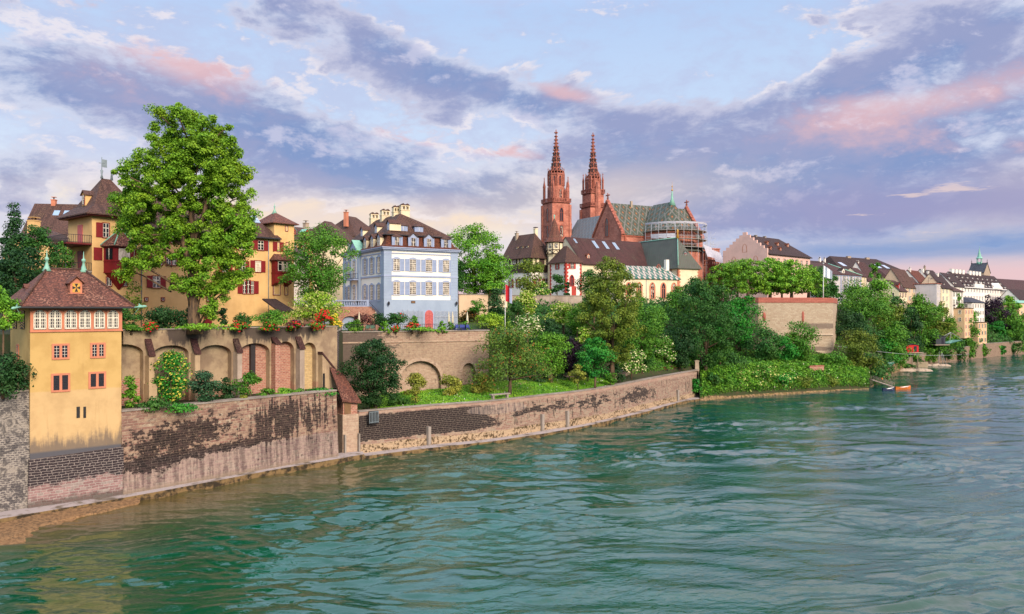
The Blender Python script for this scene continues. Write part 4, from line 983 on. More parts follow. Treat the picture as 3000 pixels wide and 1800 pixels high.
# roof, bell-cast
ro = 1.0; x0, x1, y0, y1 = -ro, Lp + ro, -ro, Dp + ro; rx0, rx1 = Lp / 2 - 1.75, Lp / 2 + 1.75; ry = Dp / 2; zr = 24.55; q = .30; zk = 21.75
k0 = (x0 + (rx0 - x0) * q, y0 + (ry - y0) * q, x1 + (rx1 - x1) * q, y1 + (ry - y1) * q)
mb = MB(); ze = 20.62
for lo, hi in ((((x0, y0, ze), (x1, y0, ze), (x1, y1, ze), (x0, y1, ze)), ((k0[0], k0[1], zk), (k0[2], k0[1], zk), (k0[2], k0[3], zk), (k0[0], k0[3], zk))),):
    for i in range(4): j = (i + 1) % 4; mb.slab([lo[i], lo[j], hi[j], hi[i]], .15)
K = ((k0[0], k0[1], zk), (k0[2], k0[1], zk), (k0[2], k0[3], zk), (k0[0], k0[3], zk)); r0 = (rx0, ry, zr); r1 = (rx1, ry, zr)
mb.slab([K[0], K[1], r1, r0], .15); mb.slab([K[2], K[3], r0, r1], .15); mb.slab([K[3], K[0], r0], .15); mb.slab([K[1], K[2], r1], .15)
rf = mb.build('roof', M['tile_red'], t)
mb = MB(); mb.box(x0 - .03, x1 + .03, y0 - .05, y0 + .04, ze - .22, ze - .05); mb.box(x0 - .05, x0 + .03, y0, y1, ze - .22, ze - .05); mb.build('gutter', M['iron'], t)
mb = MB()
for a, b in ((K[0], r0), (K[1], r1), ((x0, y0, ze), K[0]), ((x1, y0, ze), K[1]), (r0, r1)): mb.tube([Vector(a) + Vector((0, 0, .05)), Vector(b) + Vector((0, 0, .05))], .13, 6)
mb.build('ridge_tiles', M['tile_brown'], rf, (0, 0, 0))
for rx in (rx0, rx1):
    mb = MB(); mb.lathe(rx, ry, [(.5, zr - .25), (.28, zr + .1), (.14, zr + .55), (.12, zr + .85), (.22, zr + .95), (.2, zr + 1.15), (.07, zr + 1.25), (.02, zr + 2.0)], 8); mb.build('finial', M['copper'], t)
def rz_at(y): # roof height on the front slope
    return zk + (zr - zk) * (y - k0[1]) / (ry - k0[1])
u = Lp / 2 + .15; yy = 1.0; dorm = MB(); zz = rz_at(yy) - .12; dorm.box(-.55, .55, 0, 2.2, 0, 1.25); dorm.yprism([(-.55, 1.25), (.55, 1.25), (0, 1.75)], 0, .3); dorm.box(-.75, .75, -.1, .1, -.05, .1)
dorm.box(-.36, .36, -.03, 0, .2, 1.15, 1)
c = .675
for a in range(4):
    an = a * PI / 2 + PI / 2; dx, dz_ = math.cos(an), math.sin(an); px_, pz_ = -dz_, dx
    dorm.add([(0, -.035, c), (dx * .36 + px_ * .17, -.035, c + dz_ * .42 + pz_ * .17), (dx * .36 - px_ * .17, -.035, c + dz_ * .42 - pz_ * .17)], [(0, 1, 2)], 2)
d = dorm.build('dormer', [M['salmon_stone'], M['yellow_paint'], M['black_paint']], t, (u, yy, zz))
mb = MB()
for s in (-1, 1): mb.slab([(s * .75, -.3, 1.17), (0, -.3, 1.9), (0, 2.4, 1.9), (s * .75, 2.4, 1.17)], .1)
mb.build('dormer_roof', M['tile_red'], d, (0, 0, 0))
mb = MB(); mb.box(-.4, .4, 0, 1.2, 0, .6); dd = obj('dormer', mb.mesh('dormer', M['salmon_stone']), t, (.6, Dp / 2 + .4, 22.0), -PI / 2); mb = MB(); [mb.slab([(s * .55, -.2, .55), (0, -.2, .95), (0, 1.6, .95), (s * .55, 1.6, .55)], .08) for s in (-1, 1)]; obj('dormer_roof', mb.mesh('dormer_roof', M['tile_red']), dd, (0, 0, 0))
for s, (gx, gy) in ((-1, (x0, y0)), (1, (x1, y0))):   # dragon water spouts
    mb = MB(); dx = s * .9; p = Vector((gx, gy, ze - .12)); D_ = Vector((dx * .8, -.75, -.12 if s < 0 else .1)).normalized()
    mb.tube([p - D_ * .3, p + D_ * .5, p + D_ * 1.1, p + D_ * 1.35], [.07, .10, .15, .05], 6)
    q = p + D_ * .85; mb.add([q, q + Vector((0, 0, .42)) - D_ * .35, q - D_ * .45], [(0, 1, 2)]); mb.add([q, q + Vector((.3, .1, .25)) - D_ * .4, q - D_ * .3], [(0, 1, 2)])
    mb.tube([p - D_ * .2 + Vector((0, .3, -1.0)), p + D_ * .6], .025, 4); mb.build('water_spout', M['copper'], t)

# ================================================================== yellow house
C0 = (-56.5, 105.6); YH = Fr(C0, (C0[0] + .645 * 31.7, C0[1] + .764 * 31.7)); z0 = 17.0
YL = YH.u(861); TW = 7.0; TD = 8.0
t = frt('yellow_house', 'long ochre yellow house with dark red shutters, corner tower and two red oriels', 'house', YH, z0)
m1 = YH.u(803)
mb = MB(); mb.box(0, TW, 0, TD, z0, 33.2); mb.box(TW, m1, .05, 11, z0, 32.3); mb.box(m1, YL, -.05, 9.5, z0, 34.5); mb.build('wall', M['ochre_plaster'], t)
# tower roof, bell-cast pyramid with short ridge
mb = MB(); o = 1.15; cx, cy = TW / 2, TD / 2
P0 = [(-o, -o, 33.25), (TW + o, -o, 33.25), (TW + o, TD + o, 33.25), (-o, TD + o, 33.25)]; P1 = [(.6, .7, 34.7), (TW - .6, .7, 34.7), (TW - .6, TD - .7, 34.7), (.6, TD - .7, 34.7)]
rr = [(cx - .6, cy, 38.8), (cx + .6, cy, 38.8)]
for i in range(4): j = (i + 1) % 4; mb.slab([P0[i], P0[j], P1[j], P1[i]], .15)
mb.slab([P1[0], P1[1], rr[1], rr[0]], .15); mb.slab([P1[2], P1[3], rr[0], rr[1]], .15); mb.slab([P1[3], P1[0], rr[0]], .15); mb.slab([P1[1], P1[2], rr[1]], .15)
mb.build('tower_roof', M['tile_brown'], t)
MB().box(-.9, TW + .9, -.9, TD + .9, 32.95, 33.15).build('eave_board', M['oxblood_dark'], t)
mb = MB(); mb.tube([(cx - .6, cy, 38.7), (cx - .6, cy, 41.8)], .06, 6); mb.lathe(cx - .6, cy, [(.22, 38.8), (.1, 39.3), (.2, 39.9), (.06, 40.1)], 6); mb.box(cx - 1.0, cx - .2, cy - .02, cy + .02, 40.9, 40.98); mb.box(cx - .55, cx + .1, cy - .02, cy + .02, 40.4, 41.5); mb.lathe(cx + .75, cy, [(.2, 38.7), (.1, 39.8), (.2, 40.0), (.05, 40.2)], 6); mb.build('weather_vane', M['lead'], t)
dormer(t, 'L', TD / 2, 34.7, 1.15, 1.55, 2.0, 'ochre_plaster', 'tile_brown', 'oxblood', dep=TD, off=-.5)
dormer(t, 'F', TW / 2 + .9, 34.6, 1.15, 1.55, 2.0, 'ochre_plaster', 'tile_brown', 'oxblood', off=-.6)
mb = MB(); roof_hip(mb, TW - 3, m1 + .3, .05, 11, 32.3, 37.2, 0, 3.5, .7); mb.build('roof', M['tile_brown'], t)
mb = MB(); mb.box(TW, m1 + .6, -.72, -.6, 31.75, 31.95); mb.build('gutter', M['iron'], t)
# right turret
mb = MB(); a, b = m1, YL; c = (a + b) / 2; o = .6; q = 2.6
P0 = [(a - o, -o - .05, 34.5), (b + o, -o - .05, 34.5), (b + o, 5.5 + o, 34.5), (a - o, 5.5 + o, 34.5)]; P1 = [(a + .6, .7, 35.4), (b - .6, .7, 35.4), (b - .6, 4.8, 35.4), (a + .6, 4.8, 35.4)]
for i in range(4): j = (i + 1) % 4; mb.slab([P0[i], P0[j], P1[j], P1[i]], .12); mb.slab([P1[i], P1[j], (c, 2.75, 36.6)], .12)
mb.build('tower_roof', M['tile_red'], t)
MB().lathe(c, 2.75, [(.5, 36.2), (.15, 36.9), (.06, 37.3), (.16, 37.5), (.04, 37.7), (.03, 38.0)], 8).build('finial', M['copper'], t)
R_ = dict(frame='oxblood', shm='oxblood')
pxwin(t, YH, 301, 319, 655, 696, nx=2, nz=3, sh='l', shw=.75, **R_); pxwin(t, YH, 362, 378, 657, 697, nx=2, nz=3, **R_)
pxwin(t, YH, 312, 326, 813, 838, nx=2, nz=1, **R_); pxwin(t, YH, 359, 372, 813, 838, nx=2, nz=1, **R_)
for x in (446, 462, 487, 503): pxwin(t, YH, x, x + 13, 749, 777, nx=2, nz=3, sh=('l' if x == 446 else 'r' if x == 503 else None), shw=1.0, **R_)
for x in (446, 470, 500): pxwin(t, YH, x, x + 14, 684, 712, nx=2, nz=3, sh='lr', shw=.5, **R_)
pxwin(t, YH, 447, 469, 810, 843, nx=2, nz=3, sh='lr', shw=.7, **R_)
for x in (425, 474): pxwin(t, YH, x, x + 7, 873, 881, nx=1, nz=1, **R_)
pxwin(t, YH, 649, 669, 833, 858, nx=2, nz=1, **R_); pxwin(t, YH, 606, 616, 861, 882, nx=1, nz=1, **R_)
for x, y in ((660, 700), (700, 703), (610, 697), (560, 692)): pxwin(t, YH, x, x + 17, y, y + 30, nx=2, nz=3, sh='lr', shw=.6, **R_)
for x, y in ((650, 765), (700, 765)): pxwin(t, YH, x, x + 18, y, y + 33, nx=2, nz=4, sh='lr', shw=.6, **R_)
pxwin(t, YH, 755, 772, 706, 733, nx=2, nz=3, sh='lr', shw=.72, glassm='glass', **R_)
pxwin(t, YH, 747, 764, 765, 797, nx=3, nz=4, sh='lr', shw=.7, glassm='glass_curtain', **R_)
for i, x in enumerate((711, 722, 733)): pxwin(t, YH, x, x + 10, 825 if i != 1 else 822, 860, nx=2, nz=3, sh='l' if i == 0 else 'r' if i == 2 else None, shw=.75, **R_)
pxwin(t, YH, 812, 818, 711, 737, nx=1, nz=3, sh='lr', shw=.68, **R_); pxwin(t, YH, 838, 845, 712, 732, nx=1, nz=2, **R_)
pxwin(t, YH, 836, 842, 664, 677, nx=1, nz=2, **R_); pxwin(t, YH, 801, 820, 831, 864, nx=3, nz=5, glassm='glass_curtain', **R_); pxwin(t, YH, 834, 842, 841, 864, nx=2, nz=4, **R_)
u0, u1, zz0, zz1 = YH.box(530, 543, 833, 860); MB().box(u0, u1, -.06, .06, zz0, zz1).build('door', M['oxblood_dark'], t)
u0, u1, zz0, zz1 = YH.box(597, 620, 920, 950); MB().box(u0, u1, -.1, .06, 17.5, zz1).build('door', M['oxblood'], t)
mb = MB(); [mb.tube([(YH.u(x), -.08, 32), (YH.u(x), -.08, 18)], .06, 5) for x in (414, 786)]; mb.build('downpipe', M['lead'], t)
for x in (745, 700, 520): uu = YH.u(x); dormer(t, 'F', uu, 33.2, 1.2, 1.1, 2.2, 'ochre_plaster', 'tile_brown', 'oxblood', off=-1.2)
ua = YH.u(765); skylight(t, [(ua, 2.1, 34.55), (ua + 1.2, 2.1, 34.55), (ua + 1.2, 3.4, 35.7), (ua, 3.4, 35.7)])
# left oriel: five-sided box on an inverted cone, tall tiled roof
ou = YH.u(348); zb, zt = YH.z(800, u=ou) , YH.z(723, u=ou); zm = YH.z(768, u=ou); zc = YH.z(850, u=ou); za = YH.z(671, u=ou); w = 2.0
def poly(w, d, f): return [(ou - w, 0), (ou - w * f, -d), (ou + w * f, -d), (ou + w, 0)]
o = None
mb = MB(); mb.prism(poly(w, 1.7, .62), zb, zt); mb.prism(poly(w * 1.03, 1.78, .62), zm - .06, zm + .06); mb.prism(poly(w * 1.03, 1.78, .62), zb - .08, zb + .02)
mb.prism(poly(.08, .08, .6), zc, zb - .08, top=poly(w * .95, 1.6, .62)); orl = mb.build('oriel', M['oxblood'], t)
mb = MB(); P = poly(w * 1.22, 2.15, .62); A_ = (ou, -.5, za)
for i in range(3): mb.slab([(P[i][0], P[i][1], zt), (P[i + 1][0], P[i + 1][1], zt), A_], .12)
o = mb.build('oriel_roof', M['tile_red'], orl, (0, 0, 0))
mb = MB(); [mb.tube([(P[i][0], P[i][1], zt + .05), A_], .09, 5) for i in (0, 1, 2, 3)]; mb.build('hip_flashing', M['copper'], orl, (0, 0, 0))
gm = MB(); gm.box(ou - .75, ou + .75, -1.74, -1.68, zm + .15, zt - .35, 1); gm.box(ou - .6, ou - .04, -1.77, -1.7, zm + .3, zt - .5); gm.box(ou + .04, ou + .6, -1.77, -1.7, zm + .3, zt - .5)
gm.build('oriel_window', [M['glass_curtain'], M['cream_paint']], orl, (0, 0, 0))
for s in (-1, 1):
    g = MB(); x_a, x_b = s * w * .93, s * w * .69; ya, yb = -.32, -1.38
    g.add([(ou + x_a, ya, zm + .25), (ou + x_b, yb, zm + .25), (ou + x_b, yb, zt - .4), (ou + x_a, ya, zt - .4)], [(0, 1, 2, 3)]); g.v = [(v[0] + s * .05, v[1] - .04, v[2]) for v in g.v]
    g.tube([(ou + (x_a + x_b) / 2 + s * .06, (ya + yb) / 2 - .05, zm + .2), (ou + (x_a + x_b) / 2 + s * .06, (ya + yb) / 2 - .05, zt - .35)], .05, 4, 1)
    g.build('oriel_window', [M['glass'], M['cream_paint']], orl, (0, 0, 0))
for s in (-1, 1): MB().box(ou + s * 2.75 - .55, ou + s * 2.75 + .55, -.08, -.01, zm + .1, zt - .3).build('shutter', M['oxblood'], t)
# right oriel
a, b = YH.u(795), YH.u(843); zb, zt, zm = YH.z(838, u=a), YH.z(760, u=a), YH.z(800, u=a)
mb = MB(); d_ = 1.15; mb.box(a, b, -d_, -.05, zb + .9, zt); mb.box(a - .05, b + .05, -d_ - .06, 0, zm - .05, zm + .08)
for s in (a, b - .8): mb.xprism([(-.05, zb), (-.05, zb + .9), (-d_, zb + .9), (-d_, zb + .5)], s, s + .8)
orl = mb.build('oriel', M['oxblood'], t)
mb = MB(); mb.slab([(a - .35, -d_ - .35, zt - .1), (b + .35, -d_ - .35, zt - .1), (b - .5, 0, zt + .95), (a + .5, 0, zt + .95)], .12)
for s, x in ((1, a), (-1, b)): mb.slab([(x - s * .35, 0, zt - .1), (x - s * .35, -d_ - .35, zt - .1), (x + s * .5, 0, zt + .95)], .12)
mb.build('oriel_roof', M['tile_red'], orl, (0, 0, 0))
for k, f in enumerate((.30, .58, .86)):
    g = MB(); c = a + (b - a) * (f - .03); g.box(c - .38, c + .38, -d_ - .07, -d_, zm + .3, zt - .3, 1); g.box(c - .28, c + .28, -d_ - .09, -d_, zm + .4, (zm + zt) / 2 + .25); g.box(c - .28, c + .28, -d_ - .09, -d_, (zm + zt) / 2 + .35, zt - .4); g.build('oriel_window', [M['glass'], M['cream_paint']], orl, (0, 0, 0))
# left face: balconies, tall shutters, doors
TL = Fr(YH.at(0, TD), YH.at(0, 0))
def lf(u0, u1, za, zb, mat, name, th=.08): mb = MB(); mb.box(-th, .02, TD - u1, TD - u0, za, zb); return mb.build(name, M[mat], t)
lf(3.4, 5.0, 29.5, 32.0, 'pink_door', 'shutter'); lf(3.4, 5.0, 26.1, 28.4, 'oxblood', 'door'); lf(4.3, 7.2, 21.3, 23.6, 'oxblood', 'door')
for zf, dpt, mat in ((29.25, 3.2, 'oxblood_dark'), (25.55, 2.0, 'concrete')):
    mb = MB(); mb.box(-dpt, 0, .0, 7.4, zf - .22, zf); bl = mb.build('balcony', M[mat], t)
    rl = railing(bl, [(-.05, .05, zf), (-dpt + .05, .05, zf), (-dpt + .05, 7.35, zf), (-.05, 7.35, zf)], 1.05, 'iron'); rl.location = (0, 0, 0)
mb = MB(); [mb.tube([(-2.9, y, 25.5), (-2.9, y, 29.1)], .07, 6) for y in (1.0, 4.0)]; mb.build('balcony_post', M['lead'], t)
# small lean-to with wooden gate right of the yellow house
LT = Fr(W(826, 121.0), W(856, 123.0)); t = frt('garden_shed', 'little tiled lean-to shed against the right end of the yellow house', 'shed', LT, 17.7)
MB().box(0, LT.L, 0, 2.6, 17.7, 20.3).build('wall', M['ochre_plaster'], t); MB().slab([(-1.2, -.5, 20.2), (LT.L + .2, -.5, 20.2), (LT.L - .5, 2.9, 22.1), (-1.2, 2.9, 22.1)], .2).build('roof', M['tile_dark'], t)
GW = Fr(W(857, 124.0), W(889, 125.5)); t = frt('garden_wall', 'short mossy yellow wall piece with a pale niche beside the lean-to shed', 'wall', GW, 17.7)
MB().box(0, GW.L, 0, .6, 17.7, 20.9).build('masonry', M['yellow_stone_wall'], t); MB().box(.8, 1.6, -.05, .02, 17.7, 19.4).build('niche', M['pale_stone'], t)
# ================================================================== white and blue palace
PF = Fr((-22.8, 140.0), (-22.8 + .857 * 14.6, 140 + .515 * 14.6)); L = 14.6; D = 22.0; zg = 16.7
PLF = Fr(PF.at(0, D), PF.at(0, 0)); PS = thing('blue_palace', 'white palace with pale blue trim, brown mansard roof and arched cream chimneys', 'palace', PF.at(0), zg, PF.ang)
t = PS; zc = 31.45; zw = 19.05 + .95
zb1 = PF.z(1125 * 1 / 3.534 + 560, u=2)        # top of the blue basement
MB().box(0, L, 0, D, zb1, zc).build('wall', M['palace_white'], t)
MB().box(-.06, L + .06, -.06, D, zg - 1, zb1 - .002).build('basement', M['palace_blue'], t)
mb = MB()
MB().box(L - 1.42, L + .07, -.08, .3, zb1, zc - .4).build('corner_pilaster', M['palace_blue'], t); mb.box(-.07, 1.42, -.08, .3, zb1, zc - .4)
mb.box(-.085, .3, -.075, 1.35, zb1 + .001, zc - .4); mb.build('corner_pilaster', M['palace_blue'], t); MB().box(-.085, .3, D - 1.3, D, zb1, zc - .4).build('corner_pilaster', M['palace_blue'], t)
mb = MB(); m2 = MB(); zq = zb1 + .2
while zq < zc - .6: mb.box(-.10, 1.36, -.10, 0, zq, zq + .05); mb.box(-.10, 0, -.101, 1.36, zq, zq + .05); m2.box(L - 1.36, L + .09, -.10, 0, zq, zq + .05); zq += .52
mb.build('rustication', M['palace_trim'], t); m2.build('rustication', M['palace_trim'], t)
z2 = PF.z(560 + 880 / 3.534, u=2)
z3 = PF.z(560 + 645 / 3.534, u=2)
mb = MB(); mb.box(-.12, L + .12, -.13, D, z2 - .12, z2 + .18); mb.box(-.1, L + .1, -.1, D, z3 - .06, z3 + .12); mb.build('string_course', M['palace_trim'], t)
mb = MB(); mb.box(-.2, L + .2, -.2, D + .2, zc - .4, zc - .2); mb.box(-.45, L + .45, -.45, D + .45, zc - .2, zc + .05); mb.box(-.6, L + .6, -.6, D + .6, zc + .05, zc + .22); mb.build('cornice', M['palace_trim'], t)
# mansard
zk = 34.1; i0 = .35; i1 = 1.25
mb = MB(); lo = [(-.55, -.55), (L + .55, -.55), (L + .55, D + .55), (-.55, D + .55)]
mids = [[(o_, o_), (L - o_, o_), (L - o_, D - o_), (o_, D - o_)] for o_ in (.35, .85, 1.1)]; zs = [zc + .24, zc + .75, zc + 1.7, zk]
rings = [lo] + mids
for a in range(3):
    for i in range(4): j = (i + 1) % 4; mb.slab([rings[a][i] + (zs[a],), rings[a][j] + (zs[a],), rings[a + 1][j] + (zs[a + 1],), rings[a + 1][i] + (zs[a + 1],)], .12)
mb.build('mansard', M['tile_rust'], t)
mb = MB(); e = .7; a0, a1, b0, b1 = e, L - e, e, D - e; zr = 38.5; cx = 5.4; fy = 5.4; by = D - 4
P = [(a0, b0, zk - .05), (a1, b0, zk - .05), (a1, b1, zk - .05), (a0, b1, zk - .05)]
rA = (cx, fy, zr); rB = (cx, by, zr); rC = (L - 5.0, 5.6, 37.2); rD = (L - 5.0, by, 37.2)
mb.slab([P[0], P[1], rC, rA], .15); mb.slab([P[3], P[0], rA, rB], .15); mb.slab([P[1], P[2], rD, rC], .15); mb.slab([P[2], P[3], rB, rD], .15); mb.slab([rA, rC, rD, rB], .15)
rf = mb.build('upper_roof', M['tile_brown'], t)
mb = MB(); mb.box(e - .12, L - e + .12, e - .12, e + .1, zk - .18, zk - .02); mb.box(e - .12, e + .1, e, D - e, zk - .18, zk - .02); mb.build('roof_gutter', M['iron'], t)
# windows
pal = dict(frame='palace_trim', glassm='glass_palace', nx=4, nz=6, arch=.26, lintel=False, sh='lr', shm='shutter_blue')
def zx(v): return 960 + v / 3.534
def zy(v): return 560 + v / 3.534
for (xa, xb) in ((678, 745), (848, 913), (1014, 1080), (1192, 1256)):
    for ya, yb, in ((702, 824), (940, 1073)):
        u0, u1 = PF.u(zx(xa)), PF.u(zx(xb)); k = PF.z(zy(ya + (xa - 678) * .030 * (1 if ya < 900 else .3)), u=u0); k2 = PF.z(zy(yb + (xa - 678) * .030 * (1 if ya < 900 else .2)), u=u0)
        window(t, 'F', u0, u1, k2, k, shw=.78, **pal)
for (xa, xb) in ((378, 400), (447, 469), (519, 543)):
    for ya, yb in ((705, 840), (945, 1076)):
        u0, u1 = PLF.u(zx(xa)), PLF.u(zx(xb)); um = (u0 + u1) / 2; w = 1.3; k = PLF.z(zy(ya), u=um); k2 = PLF.z(zy(yb), u=um); k, k2 = (30.0, 27.1) if ya < 800 else (25.0, 22.05)
        window(t, 'L', um - w / 2, um + w / 2, k2, k, shw=.62, dep=D, **dict(pal, glassm='glass'))
# centre bay of the left face: pediment, tall window, balcony
uc = PLF.u(zx(300)); mb = MB()
b0 = D - uc; mb.box(-.45, 0, b0 - 2.4, b0 + 2.4, zb1, zc - .4); mb.build('centre_bay', M['palace_white'], t)
mb = MB(); [mb.box(-.52, 0, b0 + s * 2.1 - .38, b0 + s * 2.1 + .38, zb1, zc - .4) for s in (-1, 1)]; mb.box(-.75, 0, b0 - 2.7, b0 + 2.7, zc - .4, zc + .1); mb.build('bay_trim', M['palace_blue'], t)
mb = MB(); mb.xprism([(b0 - 2.8, zc + .22), (b0 + 2.8, zc + .22), (b0, zc + 2.3)], -.7, 1.6); mb.build('pediment', M['palace_trim'], t)
mb = MB(); [mb.slab([(-1.0, b0 + s * 3.0, zc + .15), (-1.0, b0, zc + 2.5), (2.2, b0, zc + 2.5), (2.2, b0 + s * 3.0, zc + .15)], .1) for s in (-1, 1)]; mb.build('pediment_roof', M['copper'], t)
window(t, 'L', uc - .75, uc + .75, 26.6, 29.9, dep=D, off=.46, **dict(pal, sh=None)); window(t, 'L', uc - .75, uc + .75, 21.5, 24.9, dep=D, off=.46, **dict(pal, sh=None, glassm='glass'))
bal = MB().box(-1.5, -.45, b0 - 2.3, b0 + 2.3, 26.1, 26.35).build('balcony', M['palace_trim'], t); rl = railing(bal, [(-.5, b0 - 2.25, 26.35), (-1.45, b0 - 2.25, 26.35), (-1.45, b0 + 2.25, 26.35), (-.5, b0 + 2.25, 26.35)], 1.0, 'iron', step=.35); rl.location = (0, 0, 0)
for uu in (uc - 4.4, uc - 6.6):
    for k2, k in ((27.1, 30.0), (22.05, 25.0)): window(t, 'L', uu - .65, uu + .65, k2, k, dep=D, shw=.62, **pal)
# dormers: lower row front and left, upper row
for xa, kd in ((722, 'hip'), (890, 'gable'), (1052, 'gable'), (1228, 'hip')):
    dormer(t, 'F', PF.u(zx(xa)), zc + .25, 1.55, 1.95, 1.6, 'palace_trim', 'tile_brown', 'palace_trim', kd, shm='shutter_blue', off=-.15, gl='glass_palace')
for xa in (822, 985): dormer(t, 'F', PF.u(zx(xa)), 34.75, 1.7, 1.15, 2.6, 'shutter_blue', 'tile_brown', 'palace_trim', 'hip', off=-1.7, nz=1, gl='shutter_blue')
for xa in (520, 450, 378, 210): uu = PLF.u(zx(xa)); dormer(t, 'L', uu, zc + .25, 1.5, 2.0, 1.6, 'cream_plaster', 'tile_brown', 'palace_trim', 'gable', dep=D, off=-.15, gl='glass_palace')
for xa in (580, 415, 272): uu = PLF.u(zx(xa)); dormer(t, 'L', min(uu, 20.0), 34.8, 1.3, 1.35, 2.2, 'cream_plaster', 'tile_brown', 'palace_trim', 'gable', dep=D, off=-1.6, gl='palace_trim')
# chimneys
for px, pyt, u, v, w in ((1185, 597, 6.3, 7.0, 1.75), (1160, 603, 4.6, 8.2, 1.3), (1128, 613, 4.6, 13.0, 1.7), (1096, 623, 4.6, 19.0, 1.7)):
    f = Fr(PF.at(0, v), PF.at(10, v)); uu = f.u(px); zt = zat(pyt, f.at(uu)[1]); chimney(t, uu, v, zt - 1.0, w, 1.0, 0.0, 'cream_plaster', 'arch', 'tile_brown'); 
# door, lanterns, plaque, lattice
u0, u1, za, zb = PF.box(1244, 1268, 909, 956); c = (u0 + u1) / 2; hw = (u1 - u0) / 2; za = 17.0
mb = MB(); pts = [(c - hw, za), (c + hw, za)] + [(c + hw * math.cos(a), zb - hw + hw * math.sin(a)) for a in np.linspace(0, PI, 9)]; mb.yprism(pts, -.16, -.07); mb.box(c - .02, c + .02, -.175, -.15, za, zb, 1)
for i in range(9): z = za + .3 + i * .28; mb.add([(c - hw, -.168, z), (c, -.168, z - .3), (c, -.168, z - .26), (c - hw, -.168, z + .04)], [(0, 1, 2, 3)], 1); mb.add([(c + hw, -.168, z), (c, -.168, z - .3), (c, -.168, z - .26), (c + hw, -.168, z + .04)], [(0, 1, 2, 3)], 1)
mb.build('door', [M['pink_door'], M['oxblood']], t)
mb = MB(); pts = [(c - hw - .18, za), (c + hw + .18, za)] + [(c + (hw + .18) * math.cos(a), zb - hw + (hw + .18) * math.sin(a)) for a in np.linspace(0, PI, 9)]; mb.yprism(pts, -.12, -.06); mb.build('door_surround', M['palace_trim'], t)
u0, u1, za, zb = PF.box(1204, 1216, 882, 889); mb = MB(); mb.box(u0, u1, -.12, -.06, za, zb); mb.box(u0 + .08, u1 - .08, -.14, -.1, za + .08, zb - .08, 1); mb.build('plaque', [M['dark_wood'], M['brown_wood']], t)
for px in (1136, 1334): u = PF.u(px); mb = MB(); z = PF.z(893, u=u); mb.tube([(u, -.1, z - .3), (u, -.5, z - .2), (u, -.5, z - .05)], .03, 5); mb.lathe(u, -.5, [(.1, z - .1), (.2, z + .1), (.24, z + .35), (.05, z + .6)], 6, 0, False); mb.build('lantern', M['iron'], t)
zt = PF.z(911, u=6)
for a, b in ((PF.u(1165), PF.u(1240)), (PF.u(1272), PF.u(1339))):
    x = a; mb = MB()
    while x < b: mb.box(x, x + .05, -.34, -.3, 16.8, zt + (.25 if int(x * 10) % 11 == 0 else 0)); x += .27
    for z in (17.6, 19.1): mb.box(a, b, -.36, -.33, z, z + .05)
    mb.build('trellis', M['galvanised'], t)
# forecourt terrace with balustrade and arches, stairs
v1 = PLF; T0 = PF.at(-1.2, 3.0)
FT = Fr(PF.at(-10.5, 8.2), PF.at(-1.4, 2.6)); t = frt('forecourt', 'red stone forecourt with two arched openings and grey balustrade left of the palace', 'terrace', FT, 16.7)
mb = MB(); AR = [(1.0, 4.0, 18.0, 19.3), (5.3, 8.2, 18.0, 19.3)]; arcades(mb, AR, -6, FT.L - .6, 16.0, 21.0, 1.0); mb.box(-6, FT.L - .6, 1.0, 9, 16, 21.0); mb.build('wall', M['red_stone_wall'], t)
MB().box(.9, 8.3, .5, .95, 16, 19.5).build('arch_door', M['palace_trim'], t)
mb = MB(); x = -6.0
while x < FT.L - 1.0: mb.lathe(x, .3, [(.07, 21.2), (.15, 21.4), (.06, 21.75), (.1, 22.0)], 6); x += .42
mb.box(-6, FT.L - .5, .1, .5, 21.0, 21.2); mb.box(-6, FT.L - .5, .08, .52, 22.0, 22.2)
for x in (-6, -1.5, 3.5, FT.L - .9): mb.box(x, x + .45, .05, .55, 21.0, 22.25)
mb.build('balustrade', M['palace_trim'], t)
mb = MB(); n = 14
for i in range(n): mb.box(FT.L - .6 + i * .30, FT.L - .3 + i * .30, .3, 2.4, 16, 21.0 - i * .31)
mb.build('stairs', M['red_stone_wall'], t)
mb = MB(); mb.tube([(FT.L - .6, .2, 22.0), (FT.L + 3.6, .2, 17.6)], .04, 5); [mb.tube([(FT.L - .6 + k * .7, .2, 21.0 - k * .72), (FT.L - .6 + k * .7, .2, 22.0 - k * .73)], .025, 4) for k in range(7)]; mb.build('handrail', M['iron'], t)
